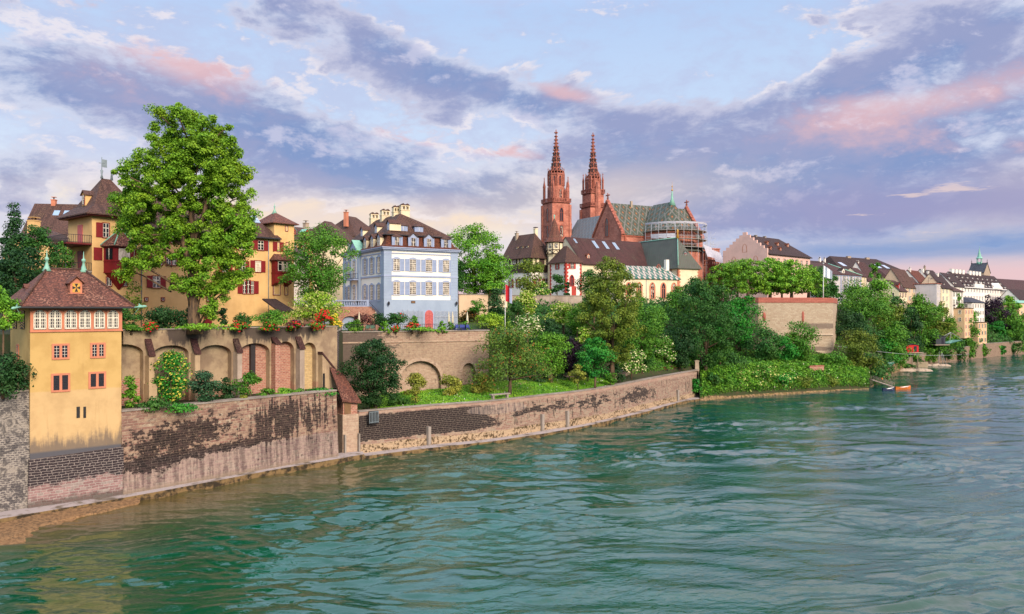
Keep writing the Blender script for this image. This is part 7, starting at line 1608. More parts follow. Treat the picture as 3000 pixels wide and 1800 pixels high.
# middle terrace
shrub(380, 1095, 1205, 60, 85.5, 'fresh', 'bright shrub in the corner right of the pavilion', 'tall', zg=9.2)
shrub(500, 1022, 1190, 118, 92, 'emerald', 'climbing shrub with yellow flowers filling the second arch', 'column', zg=9.2, flowers=(.55, .50, .08), nflow=450, dy=.35)
tree(598, 1068, 1180, 98, 91.5, 'bluish', 'small bluish green tree standing on the lower terrace', 'round', zg=9.2)
shrub(660, 1105, 1180, 80, 96, 'deep', 'dark weeping shrub between the two round shrubs', zg=9.2)
shrub(733, 1095, 1165, 86, 98, 'mid', 'round green shrub at the foot of the brick arches', 'round', zg=9.2)
shrub(455, 1165, 1212, 110, 86.3, 'dark', 'dark low shrub on the wall edge below the climbing shrub', zg=9.2)
shrub(520, 1180, 1205, 120, 87.5, 'emerald', 'bright green ground plants on the lower terrace edge', zg=9.2)
shrub(712, 1160, 1180, 40, 95.5, 'gold', 'small yellow flowering clump on the river wall top', zg=9.2)
for k, (px, w, d, l) in enumerate(((785, 60, 99, 'leafy clump below the narrow stone pier'), (832, 55, 101, 'low clump right of the narrow stone pier'), (880, 60, 103, 'low plants before the yellow stone arch'), (940, 110, 105.5, 'low hedge at the end of the lower terrace'))): shrub(px, 1135, 1172 - k * 5, w, d, ('mid', 'fresh', 'mid', 'emerald')[k], l, zg=9.2)
# palace terrace
shrub(860 + 175, 925, 978, 50, 126.5, 'mid', 'green shrub beside the wall end below the forecourt', zg=16.8)
shrub(1062, 915, 955, 62, 131, (.10, .035, .03), 'round russet maple in front of the forecourt arches', zg=16.8)
shrub(1115, 908, 955, 60, 129.5, 'deep', 'dark climbing hedge at the foot of the stairs', zg=16.8); shrub(1165, 912, 955, 85, 131, 'dark', 'dark green hedge mound with a few red roses before the palace', zg=16.8, flowers=(.6, .02, .03), nflow=20); shrub(1212, 925, 958, 40, 133, 'mid', 'bushy corner of hedge beside the trellis', zg=16.8)
for px, w, d, l in ((1129, 42, 128.2, 'first clipped box ball, left of the rose bush'), (1296, 34, 132.5, 'clipped box ball right of the pink door'), (1322, 30, 135, 'small clipped box ball behind the blue chairs'), (1366, 34, 136, 'rightmost clipped box ball on the palace terrace')): tree(px, 940, 976, w, d, 'fresh', l, 'dome', zg=16.8, name='box_ball', cat='shrub', trunk=False, puffs=60, ps=.16, dens=1.6, rag=.02, group='clipped box balls')
shrub(1208, 946, 962, 40, 129.5, 'mid', 'red rose bush in the middle of the palace terrace', zg=16.8, flowers=(.6, .02, .03), nflow=130); shrub(1230, 958, 972, 150, 129.6, 'fresh', 'long low hedge on the palace terrace edge', zg=16.8); shrub(1160, 955, 972, 30, 128.5, 'mid', 'small red rose clump beside the first box ball', zg=16.8, flowers=(.6, .02, .03), nflow=60); shrub(1040, 940, 975, 60, 127.5, 'mid', 'low shrub behind the terrace railing at its left end', zg=16.8)
# hillside
tree(1390, 652, 868, 182, 172, 'fresh', 'large fresh green plane tree right behind the palace', 'round', puffs=120, zg=20)
tree(1445, 740, 868, 120, 170, 'fresh', 'lower right part of plane foliage beside the half-timbered house', 'round', zg=20); tree(1340, 760, 870, 80, 168, 'dark', 'darker tree low behind the right end of the palace', zg=19)
tree(1548, 745, 872, 92, 196, 'olive', 'loose grey-green tree in front of the half-timbered house', 'round', dens=.7); tree(1632, 800, 870, 52, 193, 'dark', 'dark round tree before the red-cornered house', 'round'); tree(1664, 815, 872, 22, 192, 'deep', 'little dark cypress beside the red window', 'cone'); shrub(1590, 828, 872, 58, 192, 'fresh', 'elder bush on top of the pale garden wall', flowers=ELD, nflow=100, zg=22.5)
shrub(1375, 890, 950, 70, 160, 'rust', 'autumn-tinted shrub right of the palace', flowers=(.45, .14, .03), nflow=80); shrub(1430, 908, 968, 118, 150, 'lime', 'wide yellow-green domed shrub near the flagpole'); shrub(1455, 842, 955, 76, 158, 'deep', 'dark feathery yew behind the flagpole', 'tall'); shrub(1435, 830, 850, 70, 168, 'bright', 'bright creeper on the garden kiosk roof', 'umbrella', zg=23.5); shrub(1400, 875, 915, 60, 158, 'mid', 'grey-green shrub before the garden kiosk')
shrub(1545, 855, 925, 88, 164, 'lime', 'elder bush with yellow flowers below the pale garden wall', flowers=ELD, nflow=350); shrub(1510, 880, 960, 70, 160, 'dark', 'dark shrub right of the flagpole'); shrub(1545, 915, 990, 88, 150, 'mid', 'white flowering elder bush in the middle of the slope', flowers=(.66, .64, .38), nflow=450); shrub(1650, 885, 948, 120, 163, 'lime', 'broad elder bush with yellow flowers below the cloister', flowers=ELD, nflow=450); shrub(1620, 925, 1000, 92, 152, 'deep', 'dark yew mound in the middle of the slope'); shrub(1690, 900, 960, 70, 158, 'fresh', 'green bush left of the tall olive maple'); shrub(1712, 958, 1015, 80, 150, 'lime', 'yellow flowering elder above the bright green tree', flowers=ELD, nflow=250)
tree(1740, 780, 920, 100, 176, 'dark', 'dark green tree behind the left side of the olive maple', 'round'); tree(1700, 880, 990, 70, 168, 'mid', 'leafy tree squeezed between elder bushes and olive maple')
tree(1792, 748, 1070, 196, 151, 'olive', 'very tall olive green maple in the centre of the slope', 'pear', puffs=170, tr=.45, dens=1.3); tree(1880, 862, 1060, 140, 166, 'mid', 'shady tree between olive maple and the dark big tree'); tree(1905, 885, 1000, 110, 178, 'mid', 'bushy green tree under the pointed red windows'); tree(1760, 930, 1080, 90, 155, 'dark', 'dark undergrowth tree left of the olive maple trunk')
tree(1493, 945, 1126, 236, 128.5, (.085, .155, .02), 'spreading green tree with reddish seeds on the lawn', 'umbrella', zg=6.6, tr=.28, dens=.8, flowers=(.28, .12, .03), nflow=450)
tree(1615, 970, 1104, 130, 142, 'fresh', 'bushy green tree at the upper edge of the lawn', 'round'); tree(1668, 980, 1110, 90, 146, 'purple', 'dark purple plum tree on the slope', 'round'); tree(1743, 980, 1112, 116, 141, 'emerald', 'vivid green round tree at the lawn edge', 'tall', puffs=80)
tree(1098, 992, 1196, 196, 113, 'deep', 'dense dark evergreen tree beside the gatehouse roof', 'round', zg=6.3, puffs=130, tr=.4, dens=1.3)
for px, yt, yb, d, zg, l in ((1217, 1092, 1180, 118, 6.3, 'golden young tree in front of the large arched niche'), (1318, 1086, 1175, 127, 6.6, 'golden young tree between the two arched niches'), (1408, 1080, 1168, 129, 6.9, 'golden young tree right of the narrow arched niche'), (1693, 1070, 1122, 138, 6.6, 'slim golden young tree near the right end of the lawn')): tree(px, yt - 4, yb + 4, 74 if px < 1600 else 52, d, 'gold', l, 'tall', zg=zg, dens=1.0, tr=.07, group='young golden trees on the lawn')
shrub(1160, 1150, 1198, 90, 117, 'dark', 'low dark shrub right of the evergreen tree', zg=6.2); shrub(1788, 1085, 1122, 40, 146, 'mid', 'small green bush at the step in the long wall', zg=6.2); shrub(1420, 1130, 1165, 50, 131.5, 'dark', 'dark shrub at the foot of the niche wall'); shrub(1560, 1080, 1118, 130, 143, 'deep', 'deep shade shrubs under the slope trees')
tree(1722, 1060, 1110, 60, 148, 'deep', 'dark shrub tree behind the bright green tree', zg=7); shrub(1620, 1085, 1118, 90, 147.5, 'deep', 'dark shrub mass beneath the purple plum', zg=7.3)
shrub(1850, 1010, 1092, 82, 158, 'mid', 'white flowering elder left of the big slope tree', flowers=(.66, .64, .34), nflow=350); shrub(1950, 985, 1062, 86, 178, 'mid', 'elder bush with white flowers under the shady tree', flowers=(.62, .60, .34), nflow=250); shrub(1890, 1030, 1085, 60, 170, 'dark', 'dark bush between the two flowering elders'); shrub(1800, 1060, 1115, 60, 152, 'deep', 'dark bush at the root of the olive maple')
tree(2066, 818, 1085, 216, 186, 'dark', 'massive dark green tree left of the terrace wall', 'round', puffs=150, tr=.5); tree(1990, 830, 960, 90, 205, 'mid', 'green treetop beside the chapel wall'); tree(2035, 808, 930, 90, 208, 'dark', 'dark treetop between chapel and round trees'); tree(1990, 950, 1080, 110, 180, 'deep', 'very dark spruce-like tree left of the massive tree', 'tall', name='conifer_tree'); tree(2110, 985, 1070, 80, 190, 'mid', 'low light green tree in front of the ivy tower'); shrub(2145, 1030, 1090, 90, 193, 'dark', 'dark bush at the foot of the terrace wall corner')
shrub(2166, 866, 1012, 150, 212.0, 'emerald', 'thick ivy curtain hanging over the left corner of the terrace wall', 'column', zg=10, dy=.45); shrub(2185, 990, 1020, 50, 210.5, 'dark', 'tip of ivy at the wall foot')
tree(2238, 962, 1072, 124, 203, 'dark', 'dark bushy tree before the left part of the terrace wall'); tree(2298, 980, 1074, 84, 204, 'emerald', 'bluish green tree in the middle before the terrace wall'); tree(2345, 935, 1072, 112, 206, 'mid', 'taller tree with open crown before the terrace wall', 'round')
# round chestnuts on the terrace
for k, (px, d, w, yt, l) in enumerate(((2125, 226, 130, 772, 'leftmost'), (2190, 221, 130, 757, 'second'), (2255, 224, 125, 754, 'third'), (2318, 222, 130, 762, 'fourth'), (2368, 226, 100, 775, 'rightmost'))):
    tree(px, yt, 862, w, d, (.13, .28, .02), l + ' of the five trimmed round chestnut trees on the terrace', 'umbrella', zg=23.4, puffs=120, ps=.17, tr=.5, dens=1.25, group='trimmed chestnut trees on the terrace', rag=.08)
tree(2160, 765, 862, 120, 238, 'bright', 'back left chestnut tree of the second row on the terrace', 'umbrella', zg=23.4); tree(2290, 768, 862, 120, 238, 'bright', 'back right chestnut tree of the second row on the terrace', 'umbrella', zg=23.4)
tree(2405, 780, 892, 90, 236, 'dark', 'dark green tree behind the white flag', 'tall', zg=23.2); tree(2440, 800, 905, 60, 240, 'dark', 'dark tree at the right end of the terrace', 'tall', zg=22)
# right bank
RT_ = [(2530, 855, 1000, 150, 262, 'mid', 'broad leafy tree below the grey townhouse'), (2500, 815, 960, 90, 275, 'mid', 'tree directly in front of the grey townhouse'), (2568, 815, 930, 100, 290, 'fresh', 'lighter tree under the poplar'), (2480, 905, 1060, 110, 232, 'deep', 'dark tree right beside the terrace wall'), (2530, 930, 1060, 100, 245, 'dark', 'dark tree in the middle of the right bank'), (2440, 1030, 1100, 80, 208, 'mid', 'bushy small tree above the brick wall end'),
       (2512, 960, 1130, 110, 214, 'olive', 'tall olive tree at the river promontory'), (2585, 975, 1075, 90, 262, 'emerald', 'vivid green tree above the net crane'), (2555, 1040, 1135, 110, 218, 'dark', 'dark tree on the tip of the promontory'), (2610, 890, 1000, 90, 290, 'olive', 'olive green tree below the gabled houses'), (2630, 862, 1050, 70, 318, 'dark', 'narrow dark tree below the cream house'), (2600, 940, 1050, 90, 275, 'mid', 'mid green tree above the red fishing hut'),
       (2690, 862, 1060, 120, 322, 'mid', 'big spreading tree behind the red fishing hut'), (2665, 900, 1060, 80, 312, 'deep', 'deep shaded tree behind the red fishing hut'), (2745, 880, 1050, 80, 335, 'olive', 'olive green tree above the dark fishing hut'), (2715, 960, 1070, 90, 312, 'dark', 'dark tree hanging over the quay wall'), (2770, 925, 1050, 70, 338, 'fresh', 'fresh green tree right of the dark fishing hut'), (2812, 902, 1050, 84, 345, 'mid', 'tree in front of the peach house'), (2832, 950, 1052, 56, 345, 'dark', 'dark tree left of the small tower house'),
       (2945, 900, 1030, 90, 400, 'mid', 'tree right of the purple beech'), (2985, 905, 1040, 80, 405, 'mid', 'leafy tree at the right edge above the river'), (2965, 960, 1040, 70, 385, 'dark', 'dark low tree at the right edge'), (2926, 942, 1010, 50, 372, 'emerald', 'small bright tree on the quay wall before the beech'), (2960, 868, 930, 50, 425, 'fresh', 'light green treetop behind the purple beech'), (2780, 860, 920, 60, 345, 'mid', 'treetop against the narrow cream house'), (2650, 1000, 1065, 70, 300, 'mid', 'bushy tree right above the red hut roof')]
for px, yt, yb, w, d, c, l in RT_:
    if px > 2595: d = min(d, sec_d(px, 0) + (14 if yb > 1000 else 22))
    tree(px, yt - 6, yb + 8, w * 1.16, d, c, l, 'round')
tree(2565, 765, 835, 36, 300, 'mid', 'slim poplar in front of the white gables', 'column', zg=22, name='poplar_tree', rag=.1)
tree(2905, 857, 1015, 112, 380, 'purple', 'big dark purple beech above the quay wall', 'round', puffs=110, name='beech_tree')
shrub(2850, 1005, 1048, 50, 348, 'dark', 'ivy hanging on the quay wall left of the tower house', 'column', dy=.5); shrub(2895, 995, 1040, 40, 360, 'emerald', 'ivy on the quay wall right of the tower house', 'column', dy=.5); shrub(2795, 1015, 1058, 60, 328, 'dark', 'ivy curtain on the quay wall by the dark hut', 'column', dy=.5); shrub(2690, 1020, 1075, 60, 306, 'dark', 'ivy below the red hut platform', 'column', dy=.5)
shrub(2035, 1110, 1150, 40, 179.5, 'emerald', 'green bush growing out of the curved wall end', 'round', zg=2)
# bushes on the embankment and over the quay
for px, yt, yb, w, d, c, l in ((2120, 1086, 1150, 84, 184.5, 'mid', 'leafy bush at the left end of the river embankment'), (2180, 1082, 1160, 90, 187.5, 'fresh', 'tall elder bush in the middle of the river embankment'), (2236, 1068, 1150, 96, 191, 'mid', 'highest bush on the river embankment crest'), (2290, 1090, 1150, 90, 193, 'emerald', 'bright bush right of the embankment crest'), (2345, 1100, 1150, 70, 196, 'olive', 'olive bush on the right part of the embankment'), (2085, 1092, 1130, 50, 182.5, 'dark', 'dark bush next to the curved wall end'), (2420, 1100, 1145, 80, 201, 'olive', 'low dry bush near the promontory'), (2460, 1085, 1130, 60, 205, 'mid', 'round bush near the promontory trees')):
    shrub(px, yt, yb, w, d, c, l, 'round', rag=.4, **({'flowers': ELD, 'nflow': 160} if 'elder' in l or 'crest' in l else {}))
for px, yt, yb, w, d, c, l in ((2622, 1010, 1082, 60, 264, 'mid', 'bush hanging over the quay wall left of the red hut'), (2650, 1062, 1085, 50, 272, 'dark', 'low ivy on the quay wall under the red hut'), (2725, 995, 1062, 76, 306, 'mid', 'tree overhanging the quay between the two fishing huts'), (2775, 985, 1058, 60, 316, 'mid', 'overhanging tree right of the black fishing hut'), (2808, 990, 1054, 62, 324, 'dark', 'dark overhanging tree on the quay'), (2838, 985, 1048, 50, 334, 'mid', 'green tree hanging over the quay by the tower house'), (2745, 905, 1000, 84, 330, 'mid', 'broad treetop before the blank pinkish wall'), (2700, 880, 960, 80, 328, 'olive', 'olive treetop below the blank pinkish wall'), (2790, 890, 980, 80, 340, 'dark', 'dark treetop below the balcony house'), (2845, 905, 960, 50, 345, 'fresh', 'light green treetop beside the peach house'), (2915, 1000, 1032, 46, 366, 'mid', 'creeper spilling over the quay below the beech'), (2950, 985, 1040, 60, 372, 'dark', 'dark trees hanging over the quay at the right edge'), (2985, 980, 1030, 50, 380, 'mid', 'last green trees over the quay at the right edge')):
    shrub(px, yt, yb + 3, w * 1.15, min(d, sec_d(px, 0) + (6 if yb > 1000 else 20)), c, l, 'round')
for px, yt, w, c, l in ((2678, 1035, 70, 'dark', 'dark creeper on the quay between red hut and black hut'), (2715, 1032, 60, 'mid', 'green creeper hanging down the quay below the black hut'), (2760, 1022, 56, 'deep', 'deep green bush at the water right of the black hut'), (2880, 1008, 44, 'mid', 'creeper on the quay under the small tower house'), (2965, 1002, 60, 'dark', 'dark creeper on the last stretch of quay at the right edge'), (2932, 1012, 34, 'emerald', 'small bright creeper on the quay below the beech')):
    wl = sec_d(px, 0); shrub(px, yt, 915 + 46000 / wl - 3, w, wl - .2, c, l, 'round', dy=.35, rag=.4, zg=3)
# ground cover
def cover(name, label, col, n, size, region, hmin, hmax, cat, fl=None, nf=0, ups=.8, gain=1.3):
    rng = np.random.default_rng(len(label)); pts = []
    while len(pts) < n:
        px = rng.uniform(region[0], region[1]); sec = region[2](px); d = rng.uniform(*sec); x, y = W(px, d); pts.append((x, y, gz(x, y) + rng.uniform(hmin, hmax) * (.4 + .6 * (math.sin(x * 1.1) * math.sin(y * .9 + x * .4) * .5 + .5))))
    C = np.array(pts); N_ = rng.normal(size=(n, 3)) * .6 + np.array([0, -.35, ups]); t = thing(name, label, cat, (0, 0), 0) if 0 else None
    o = bpy.data.objects.new(name, quads_mesh(name, leaves(C, N_, size, rng), M['leaf'])); COL.objects.link(o); tag(o, label, cat, kind='stuff'); c = GREEN[col]; o.color = tuple(q * gain for q in c) + (1,)
    if fl: k = rng.integers(0, n, nf); f = bpy.data.objects.new('blossom', quads_mesh('blossom', leaves(C[k] + np.array([0, -.15, .15]), N_[k], size * .9, rng), M['flower'])); COL.objects.link(f); f.parent = o; f.color = fl + (1,)
cover('embankment_scrub', 'thick green scrub covering the river embankment below the terrace', 'mid', 26000, .36, (2052, 2548, lambda p: (sec_d(p, 0) + 1.3, sec_d(p, 2) + 1)), .05, 1.05, 'scrub', (.6, .6, .4), 160, gain=1.0)
cover('embankment_scrub', 'brighter leafy patches among the scrub of the river embankment', 'fresh', 5000, .4, (2056, 2540, lambda p: (sec_d(p, 0) + 1.6, sec_d(p, 2) + .5)), .7, 1.5, 'scrub')
cover('embankment_scrub', 'scrub on the flat strip between path and high terrace wall', 'mid', 9000, .42, (2080, 2590, lambda p: (sec_d(p, 2), sec_d(p, 4))), .1, 1.2, 'scrub')
cover('slope_undergrowth', 'dark undergrowth filling the wooded slope under the cathedral', 'dark', 26000, .5, (1440, 2150, lambda p: (sec_d(p, 2) - 1, sec_d(p, 4) + 3)), .1, 2.2, 'undergrowth')
cover('slope_undergrowth', 'dark undergrowth along the far right bank', 'dark', 16000, .75, (2592, 3100, lambda p: (sec_d(p, 0) + 1.6, sec_d(p, 4) + 2)), .2, 3.5, 'undergrowth')
cover('lawn_grass', 'long fresh grass of the riverside lawn', 'bright', 26000, .22, (1085, 1800, lambda p: (sec_d(p, 0) + .3, sec_d(p, 1))), .02, .28, 'grass', (.6, .6, .5), 120)
cover('slope_grass', 'grass bank above the low path wall', 'mid', 7000, .3, (1800, 2060, lambda p: (sec_d(p, 1) + 1, sec_d(p, 2) + 2)), .05, .8, 'grass')
# ================================================================== small things
def flag(px, yt, yb, d, zg, cloth, label, pole='pole_white', fy=(0, 1), r=.06, hoist=1.0):
    x, y = W(px, d); t = thing('flagpole', label, 'flagpole', (x, y), zg); h = zat(yt, d) - zg
    MB().lathe(0, 0, [(r * 1.3, 0), (r, h * .5), (r * .6, h), (r * 2, h + .02), (r * 1.5, h + .2), (.01, h + .25)], 8).build('pole', M[pole], t, (0, 0, 0))
    return t, h
def cloth(parent_xy, z, w, h, mats, label, rz):
    mb = MB(); n = 8; t = thing('flag', label, 'flag', parent_xy, z, rz)
    for s in range(len(mats)):
        vs = []
        for i in range(n + 1):
            u = w * (s + i / n) / len(mats)
            for z_ in (0, -h): vs.append((u, .16 * math.sin(u * 5.0) * min(1, u * 2) + (.03 if z_ else 0), z_ - u * (.75 if z_ == 0 else .35)))
        mb.add(vs, [(2 * i, 2 * i + 1, 2 * i + 3, 2 * i + 2) for i in range(n)], s)
    mb.add([(v[0], v[1] + .02, v[2]) for v in mb.v], [tuple(q) for q in list(mb.f)], 0); mb.m = [m for m in mb.m]
    mb.build('cloth', [M[m] for m in mats], t, lower=False); return t
t, h = flag(1480, 828, 950, 139, 16.0, None, 'tall white flagpole on the slope right of the palace terrace'); x, y = W(1480, 139)
cloth((x + .07, y), zat(833, 139), 1.3, 3.0, ['flag_red', 'flag_red', 'palace_trim'], 'limp red flag with grey edge on the slope flagpole', R(-30))
t, h = flag(2412, 773, 880, 219.5, 23.2, None, 'white flagpole on the right end of the high terrace', r=.12); x, y = W(2412, 219.5)
cloth((x + .12, y), zat(778, 219.5), 2.2, 3.2, ['flag_white', 'flag_white'], 'white flag with a faint blue tint on the high terrace', R(-25))
TG = Fr(W(1000, 125.1), W(1432, 137.1))
t = frt('terrace_railing', 'thin black iron railing along the palace terrace edge', 'railing', TG, 16.9); railing(t, [(0, 0, 16.93), (TG.L, 0, 16.93)], 1.05, 'iron', 'rails', .35)
for px, d, l in ((1052, 129, 'leftmost closed cream parasol, beside the russet maple'), (1101, 129.5, 'closed cream parasol left of the first box ball'), (1315, 135.5, 'closed cream parasol in front of the trellis'), (1326, 137, 'closed cream parasol just right of another before the trellis'), (1369, 137.5, 'rightmost closed cream parasol by the blue chairs')):
    x, y = W(px, d); t = thing('parasol', l, 'parasol', (x, y), 16.9, group='closed cream parasols on the palace terrace')
    MB().lathe(0, 0, [(.28, 0), (.28, .08), (.04, .1), (.03, 1.3)], 8).build('pole', M['weathered_wood'], t, lower=False); MB().lathe(0, 0, [(.12, 1.1), (.24, 1.3), (.17, 2.2), (.06, 3.0), (.02, 3.2)], 8).build('canopy', M['canvas_cream'], t, lower=False)
def table_set(px, d, n, mat, lab):
    x, y = W(px, d); t = thing('garden_table', 'small ' + lab + ' metal garden table on the palace terrace', 'table', (x, y), 16.9, R(20)); MB().box(-.8, .8, -.45, .45, .70, .74).build('tabletop', M[mat], t, lower=False)
    for a in (-.7, .65):
        for b in (-.38, .33): MB().box(a, a + .05, b, b + .05, 0, .70).build('leg', M[mat], t, lower=False)
    for i in range(n):
        s = -1 if i % 2 else 1; cx = (i // 2 - (n // 2 - 1) / 2) * .75; c = thing('garden_chair', ('near' if s < 0 else 'far') + ' side chair at the ' + lab + ' table, ' + ('left' if cx < -.1 else 'right' if cx > .1 else 'middle') + ' place', 'chair', (x + cx * .94, y + cx * .34 + s * .8), 16.9, R(20), 'garden chairs on the palace terrace')
        b = MB(); b.box(-.25, .25, -.25, .25, .42, .46); b.build('seat', M[mat], c, lower=False); b = MB(); q = s * .24; b.box(-.25, .25, q - .02, q + .02, .5, .95); b.build('backrest', M[mat], c, lower=False); b = MB(); [b.box(u, u + .04, v, v + .04, 0, .42) for u in (-.25, .21) for v in (-.25, .21)]; b.build('frame', M[mat], c, lower=False)
table_set(1085, 128, 4, 'green_metal', 'green'); table_set(1345, 134.3, 4, 'blue_metal', 'left blue'); table_set(1363, 135, 4, 'blue_metal', 'right blue')
# fishing huts, cranes and boats
def hut(px, d, z, w, dp, h, wall, roofm, label, rz):
    x, y = W(px, d); t = thing('fishing_hut', label, 'hut', (x, y), z, rz)
    MB().box(-w / 2, w / 2, -dp / 2, dp / 2, 0, h).build('wall', M[wall], t, lower=False); mb = MB(); [mb.slab([(s * (w / 2 + .3), -dp / 2 - .3, h), (0, -dp / 2 - .3, h + .45), (0, dp / 2 + .3, h + .45), (s * (w / 2 + .3), dp / 2 + .3, h)], .1) for s in (-1, 1)]; mb.build('roof', M['tile_slate'], t, lower=False)
    MB().box(-w / 2 - 1.0, w / 2 + 1.4, -dp / 2 - .8, dp / 2 + .3, -.3, 0).build('platform', M['weathered_wood'], t, lower=False)
    mb = MB(); mb.box(w * .1, w * .34, -dp / 2 - .04, -dp / 2, .2, h - .4); mb.build('door', M['glass'], t, lower=False)
    rl = railing(t, [(w / 2 + 1.35, -dp / 2 - .7, 0), (w / 2 + 1.35, dp / 2, 0)], 1.0, 'iron'); rl.location = (0, 0, 0)
    return t
t = hut(2662, 283, 5.6, 5.0, 4.0, 2.6, 'hut_red', 'tile_slate', 'bright red wooden fishing hut on a platform over the water', R(12)); mb = MB(); mb.tube([(-1, 0, 2.8), (-1, 0, 6.6)], .07, 5); mb.tube([(-4.5, 0, 6.2), (-.6, 0, 6.2)], .05, 5); mb.build('mast', M['iron'], t, lower=False); mb = MB(); [mb.tube([(x_, -1.5, -.3), (x_ + .2, -1.5, -5.9)], .15, 6) for x_ in (0.2, 2.4)]; mb.build('stilt', M['weathered_wood'], t, lower=False)
t = hut(2745, 303, 7.6, 4.4, 3.6, 3.0, 'hut_dark', 'tile_slate', 'black fishing hut with a lift net, on stilts over the water', R(15))
mb = MB(); [mb.tube([(1.2, 0, -.3), (2.4 + k, -.6, -7.8)], .1, 5) for k in (-2.2, 0, 1.3)]; mb.build('stilt', M['galvanised'], t, lower=False)
mb = MB(); a = [(3, -3, .4), (9, -3, 1.6), (9, 1.5, 1.6), (3, 1.5, .4)]; [mb.tube([a[i], (6, -.5, 4.6)], .05, 4) for i in range(4)]; mb.tube([(2, 0, 2.6), (6, -.5, 4.6)], .08, 5); mb.build('net_frame', M['galvanised'], t, lower=False)
mb = MB(); mb.add([(3, -3, .4), (9, -3, 1.6), (9, 1.5, 1.6), (3, 1.5, .4), (6, -.7, .2)], [(0, 1, 4), (1, 2, 4), (2, 3, 4), (3, 0, 4)]); mb.build('net', M['net_green'], t, lower=False)
x, y = W(2588, 250); t = thing('net_crane', 'green lift net hanging from a short pole at the water edge', 'net', (x, y), 2.6); mb = MB(); mb.tube([(0, 0, -1), (-1, 0, 2.0)], .08, 5); mb.tube([(-1, 0, 2), (0, -.4, .4), (3.2, -.4, 1.8)], .06, 4); mb.build('pole', M['weathered_wood'], t, lower=False); mb = MB(); mb.add([(-1.4, -1, 1.4), (-.2, -1.4, .1), (.8, -1, 1.2), (2.0, -1.2, .2), (3.3, -.8, 1.6), (1.0, .4, 1.4)], [(0, 1, 5), (1, 2, 5), (2, 3, 5), (3, 4, 5)]); mb.build('net', M['net_green'], t, lower=False)
x, y = W(2693, 283); t = thing('timber_groyne', 'short timber piling wall standing in the river below the red hut', 'groyne', (x, y), 0, R(12)); mb = MB(); [mb.box(-3.6 + .42 * i, -3.25 + .42 * i, -.15, .15, -1, 2.0 + .1 * (i % 2)) for i in range(17)]; mb.box(-3.6, 3.55, .15, .25, 1.6, 1.8); mb.build('piling', M['plank'], t, lower=False)
def rocks(px, d, n, length, label, seed):
    x, y = W(px, d); t = thing('rock_groyne', label, 'rocks', (x, y), 0, R(8)); rnd = random.Random(seed)
    for i in range(n):
        mb = MB(); r = rnd.uniform(.7, 1.3); mb.lathe(0, 0, [(r * .7, -.8), (r * 1.05, -.1), (r * .85, .45), (r * .35, .75)], 7, 0, False, rnd.uniform(0, 1)); mb.v = [(v[0] * 1.5 + rnd.uniform(-.15, .15), v[1] + rnd.uniform(-.15, .15), v[2] * rnd.uniform(.8, 1.1)) for v in mb.v]
        mb.build('rock', M['pale_stone'], t, (-length / 2 + length * i / (n - 1), rnd.uniform(-.8, .8), rnd.uniform(-.25, .15)))
rocks(2668, 267, 12, 13, 'long row of pale rocks in the water below the red hut', 1); rocks(2748, 292, 9, 8, 'heap of pale rocks under the black fishing hut', 2)
def boat(px, d, L, Wd, hull, inn, label, rz):
    x, y = W(px, d); t = thing('rowing_boat', label, 'boat', (x, y), 0, rz); mb = MB(); n = 9; rows = []
    for i in range(n):
        u = i / (n - 1); w = Wd / 2 * math.sin(PI * (.12 + .80 * u)) ** .7 * (1.0 if u < .8 else (1 - (u - .8) * 3.2)); sh = .55 + .45 * abs(u - .4) ** 1.5 * 2; rows.append([(L * (u - .5), -w, sh), (L * (u - .5), -w * .6, -.15), (L * (u - .5), w * .6, -.15), (L * (u - .5), w, sh)])
    vs = [v for r in rows for v in r]; mb.add(vs, [(4 * i + k, 4 * i + 4 + k, 4 * i + 5 + k, 4 * i + 1 + k) for i in range(n - 1) for k in range(3)] + [(0, 1, 2, 3), tuple(4 * (n - 1) + k for k in (3, 2, 1, 0))]); mb.build('hull', M[hull], t, lower=False)
    mb = MB(); vs = [(v[0], v[1] * .94, v[2] - .06 if k in (0, 3) else .12) for r in rows for k, v in enumerate(r)]; mb.add(vs, [(4 * i + k, 4 * i + 4 + k, 4 * i + 5 + k, 4 * i + 1 + k) for i in range(n - 1) for k in range(3)]); mb.build('inner_deck', M[inn], t, lower=False)
    mb = MB(); [mb.box(L * (f - .5) - .15, L * (f - .5) + .15, -Wd * .42, Wd * .42, .42, .47) for f in (.3, .5, .7)]; mb.build('thwart', M[inn], t, lower=False)
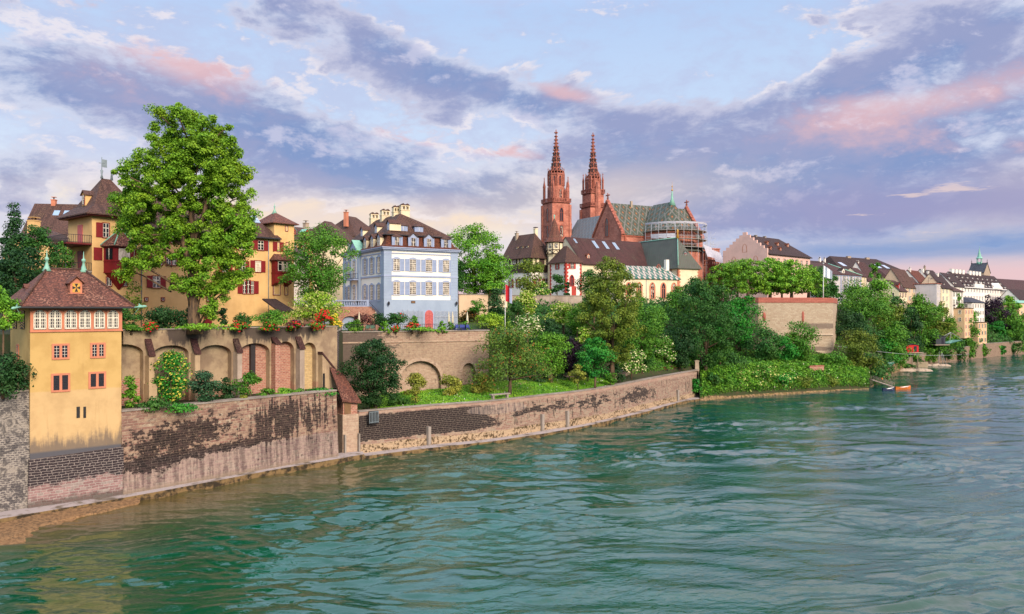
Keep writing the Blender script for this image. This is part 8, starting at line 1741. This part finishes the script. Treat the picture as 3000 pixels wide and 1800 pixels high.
boat(2645, 203.5, 4.4, 1.5, 'boat_orange', 'boat_white', 'orange rowing boat with white rim moored at the jetty', R(10)); boat(2603, 199.5, 3.4, 1.4, 'boat_navy', 'boat_white', 'dark blue covered dinghy moored under the jetty end', R(12))
JT = Fr(W(2556, 206), W(2618, 202)); t = frt('jetty', 'weathered wooden jetty with handrails sloping down to the boats', 'jetty', JT, 0)
mb = MB(); L = JT.L; mb.slab([(0, -.6, 2.3), (L, -.6, .8), (L, .6, .8), (0, .6, 2.3)], .15); mb.build('deck', M['weathered_wood'], t, lower=False)
for s in (-.6, .6):
    mb = MB(); [mb.tube([(L * f, s, 2.2 - 1.5 * f), (L * f, s, 3.3 - 1.5 * f)], .04, 4) for f in np.linspace(0, 1, 7)]; [mb.tube([(0, s, 2.3 + q), (L, s, .8 + q)], .035, 4) for q in (.55, 1.0)]; mb.build('handrail', M['weathered_wood'], t, lower=False)
mb = MB(); mb.lathe(L * .45, .2, [(.1, 2.4), (.22, 2.6), (.1, 2.9)], 6); mb.build('lifebuoy', M['boat_orange'], t, lower=False)
mb = MB(); mb.tube([(0, 0, 0), (-3, 1.5, 1.6), (-6, 3.5, 3.4)], .07, 5); tt = thing('gangway', 'dark sagging gangplank leading from the bank to the jetty', 'gangway', JT.at(0, 0), .8, JT.ang); mb.slab([(-6, 3, 3.2), (0, -.4, 1.3), (0, .5, 1.3), (-6, 4, 3.2)], .1); mb.build('plank', M['dark_wood'], tt, lower=False)
# ferry cable over the river
mb = MB(); pts = [Vector(Wz(2455, 214, zat(1015, 214))).lerp(Vector(Wz(2860, 342, zat(1036, 342))), k / 12) for k in range(13)]; pts = [p - Vector((0, 0, 1.6 * math.sin(PI * i / 12))) for i, p in enumerate(pts)]
o_ = pts[0].copy(); t = thing('cable', 'thin grey cable strung along the right bank above the fishing huts', 'cable', (o_.x, o_.y), o_.z); mb.tube([p - o_ for p in pts], .05, 4); mb.build('wire', M['galvanised'], t, lower=False)
for o in ROOTS:
    if '_z' in o.keys(): del o['_z']
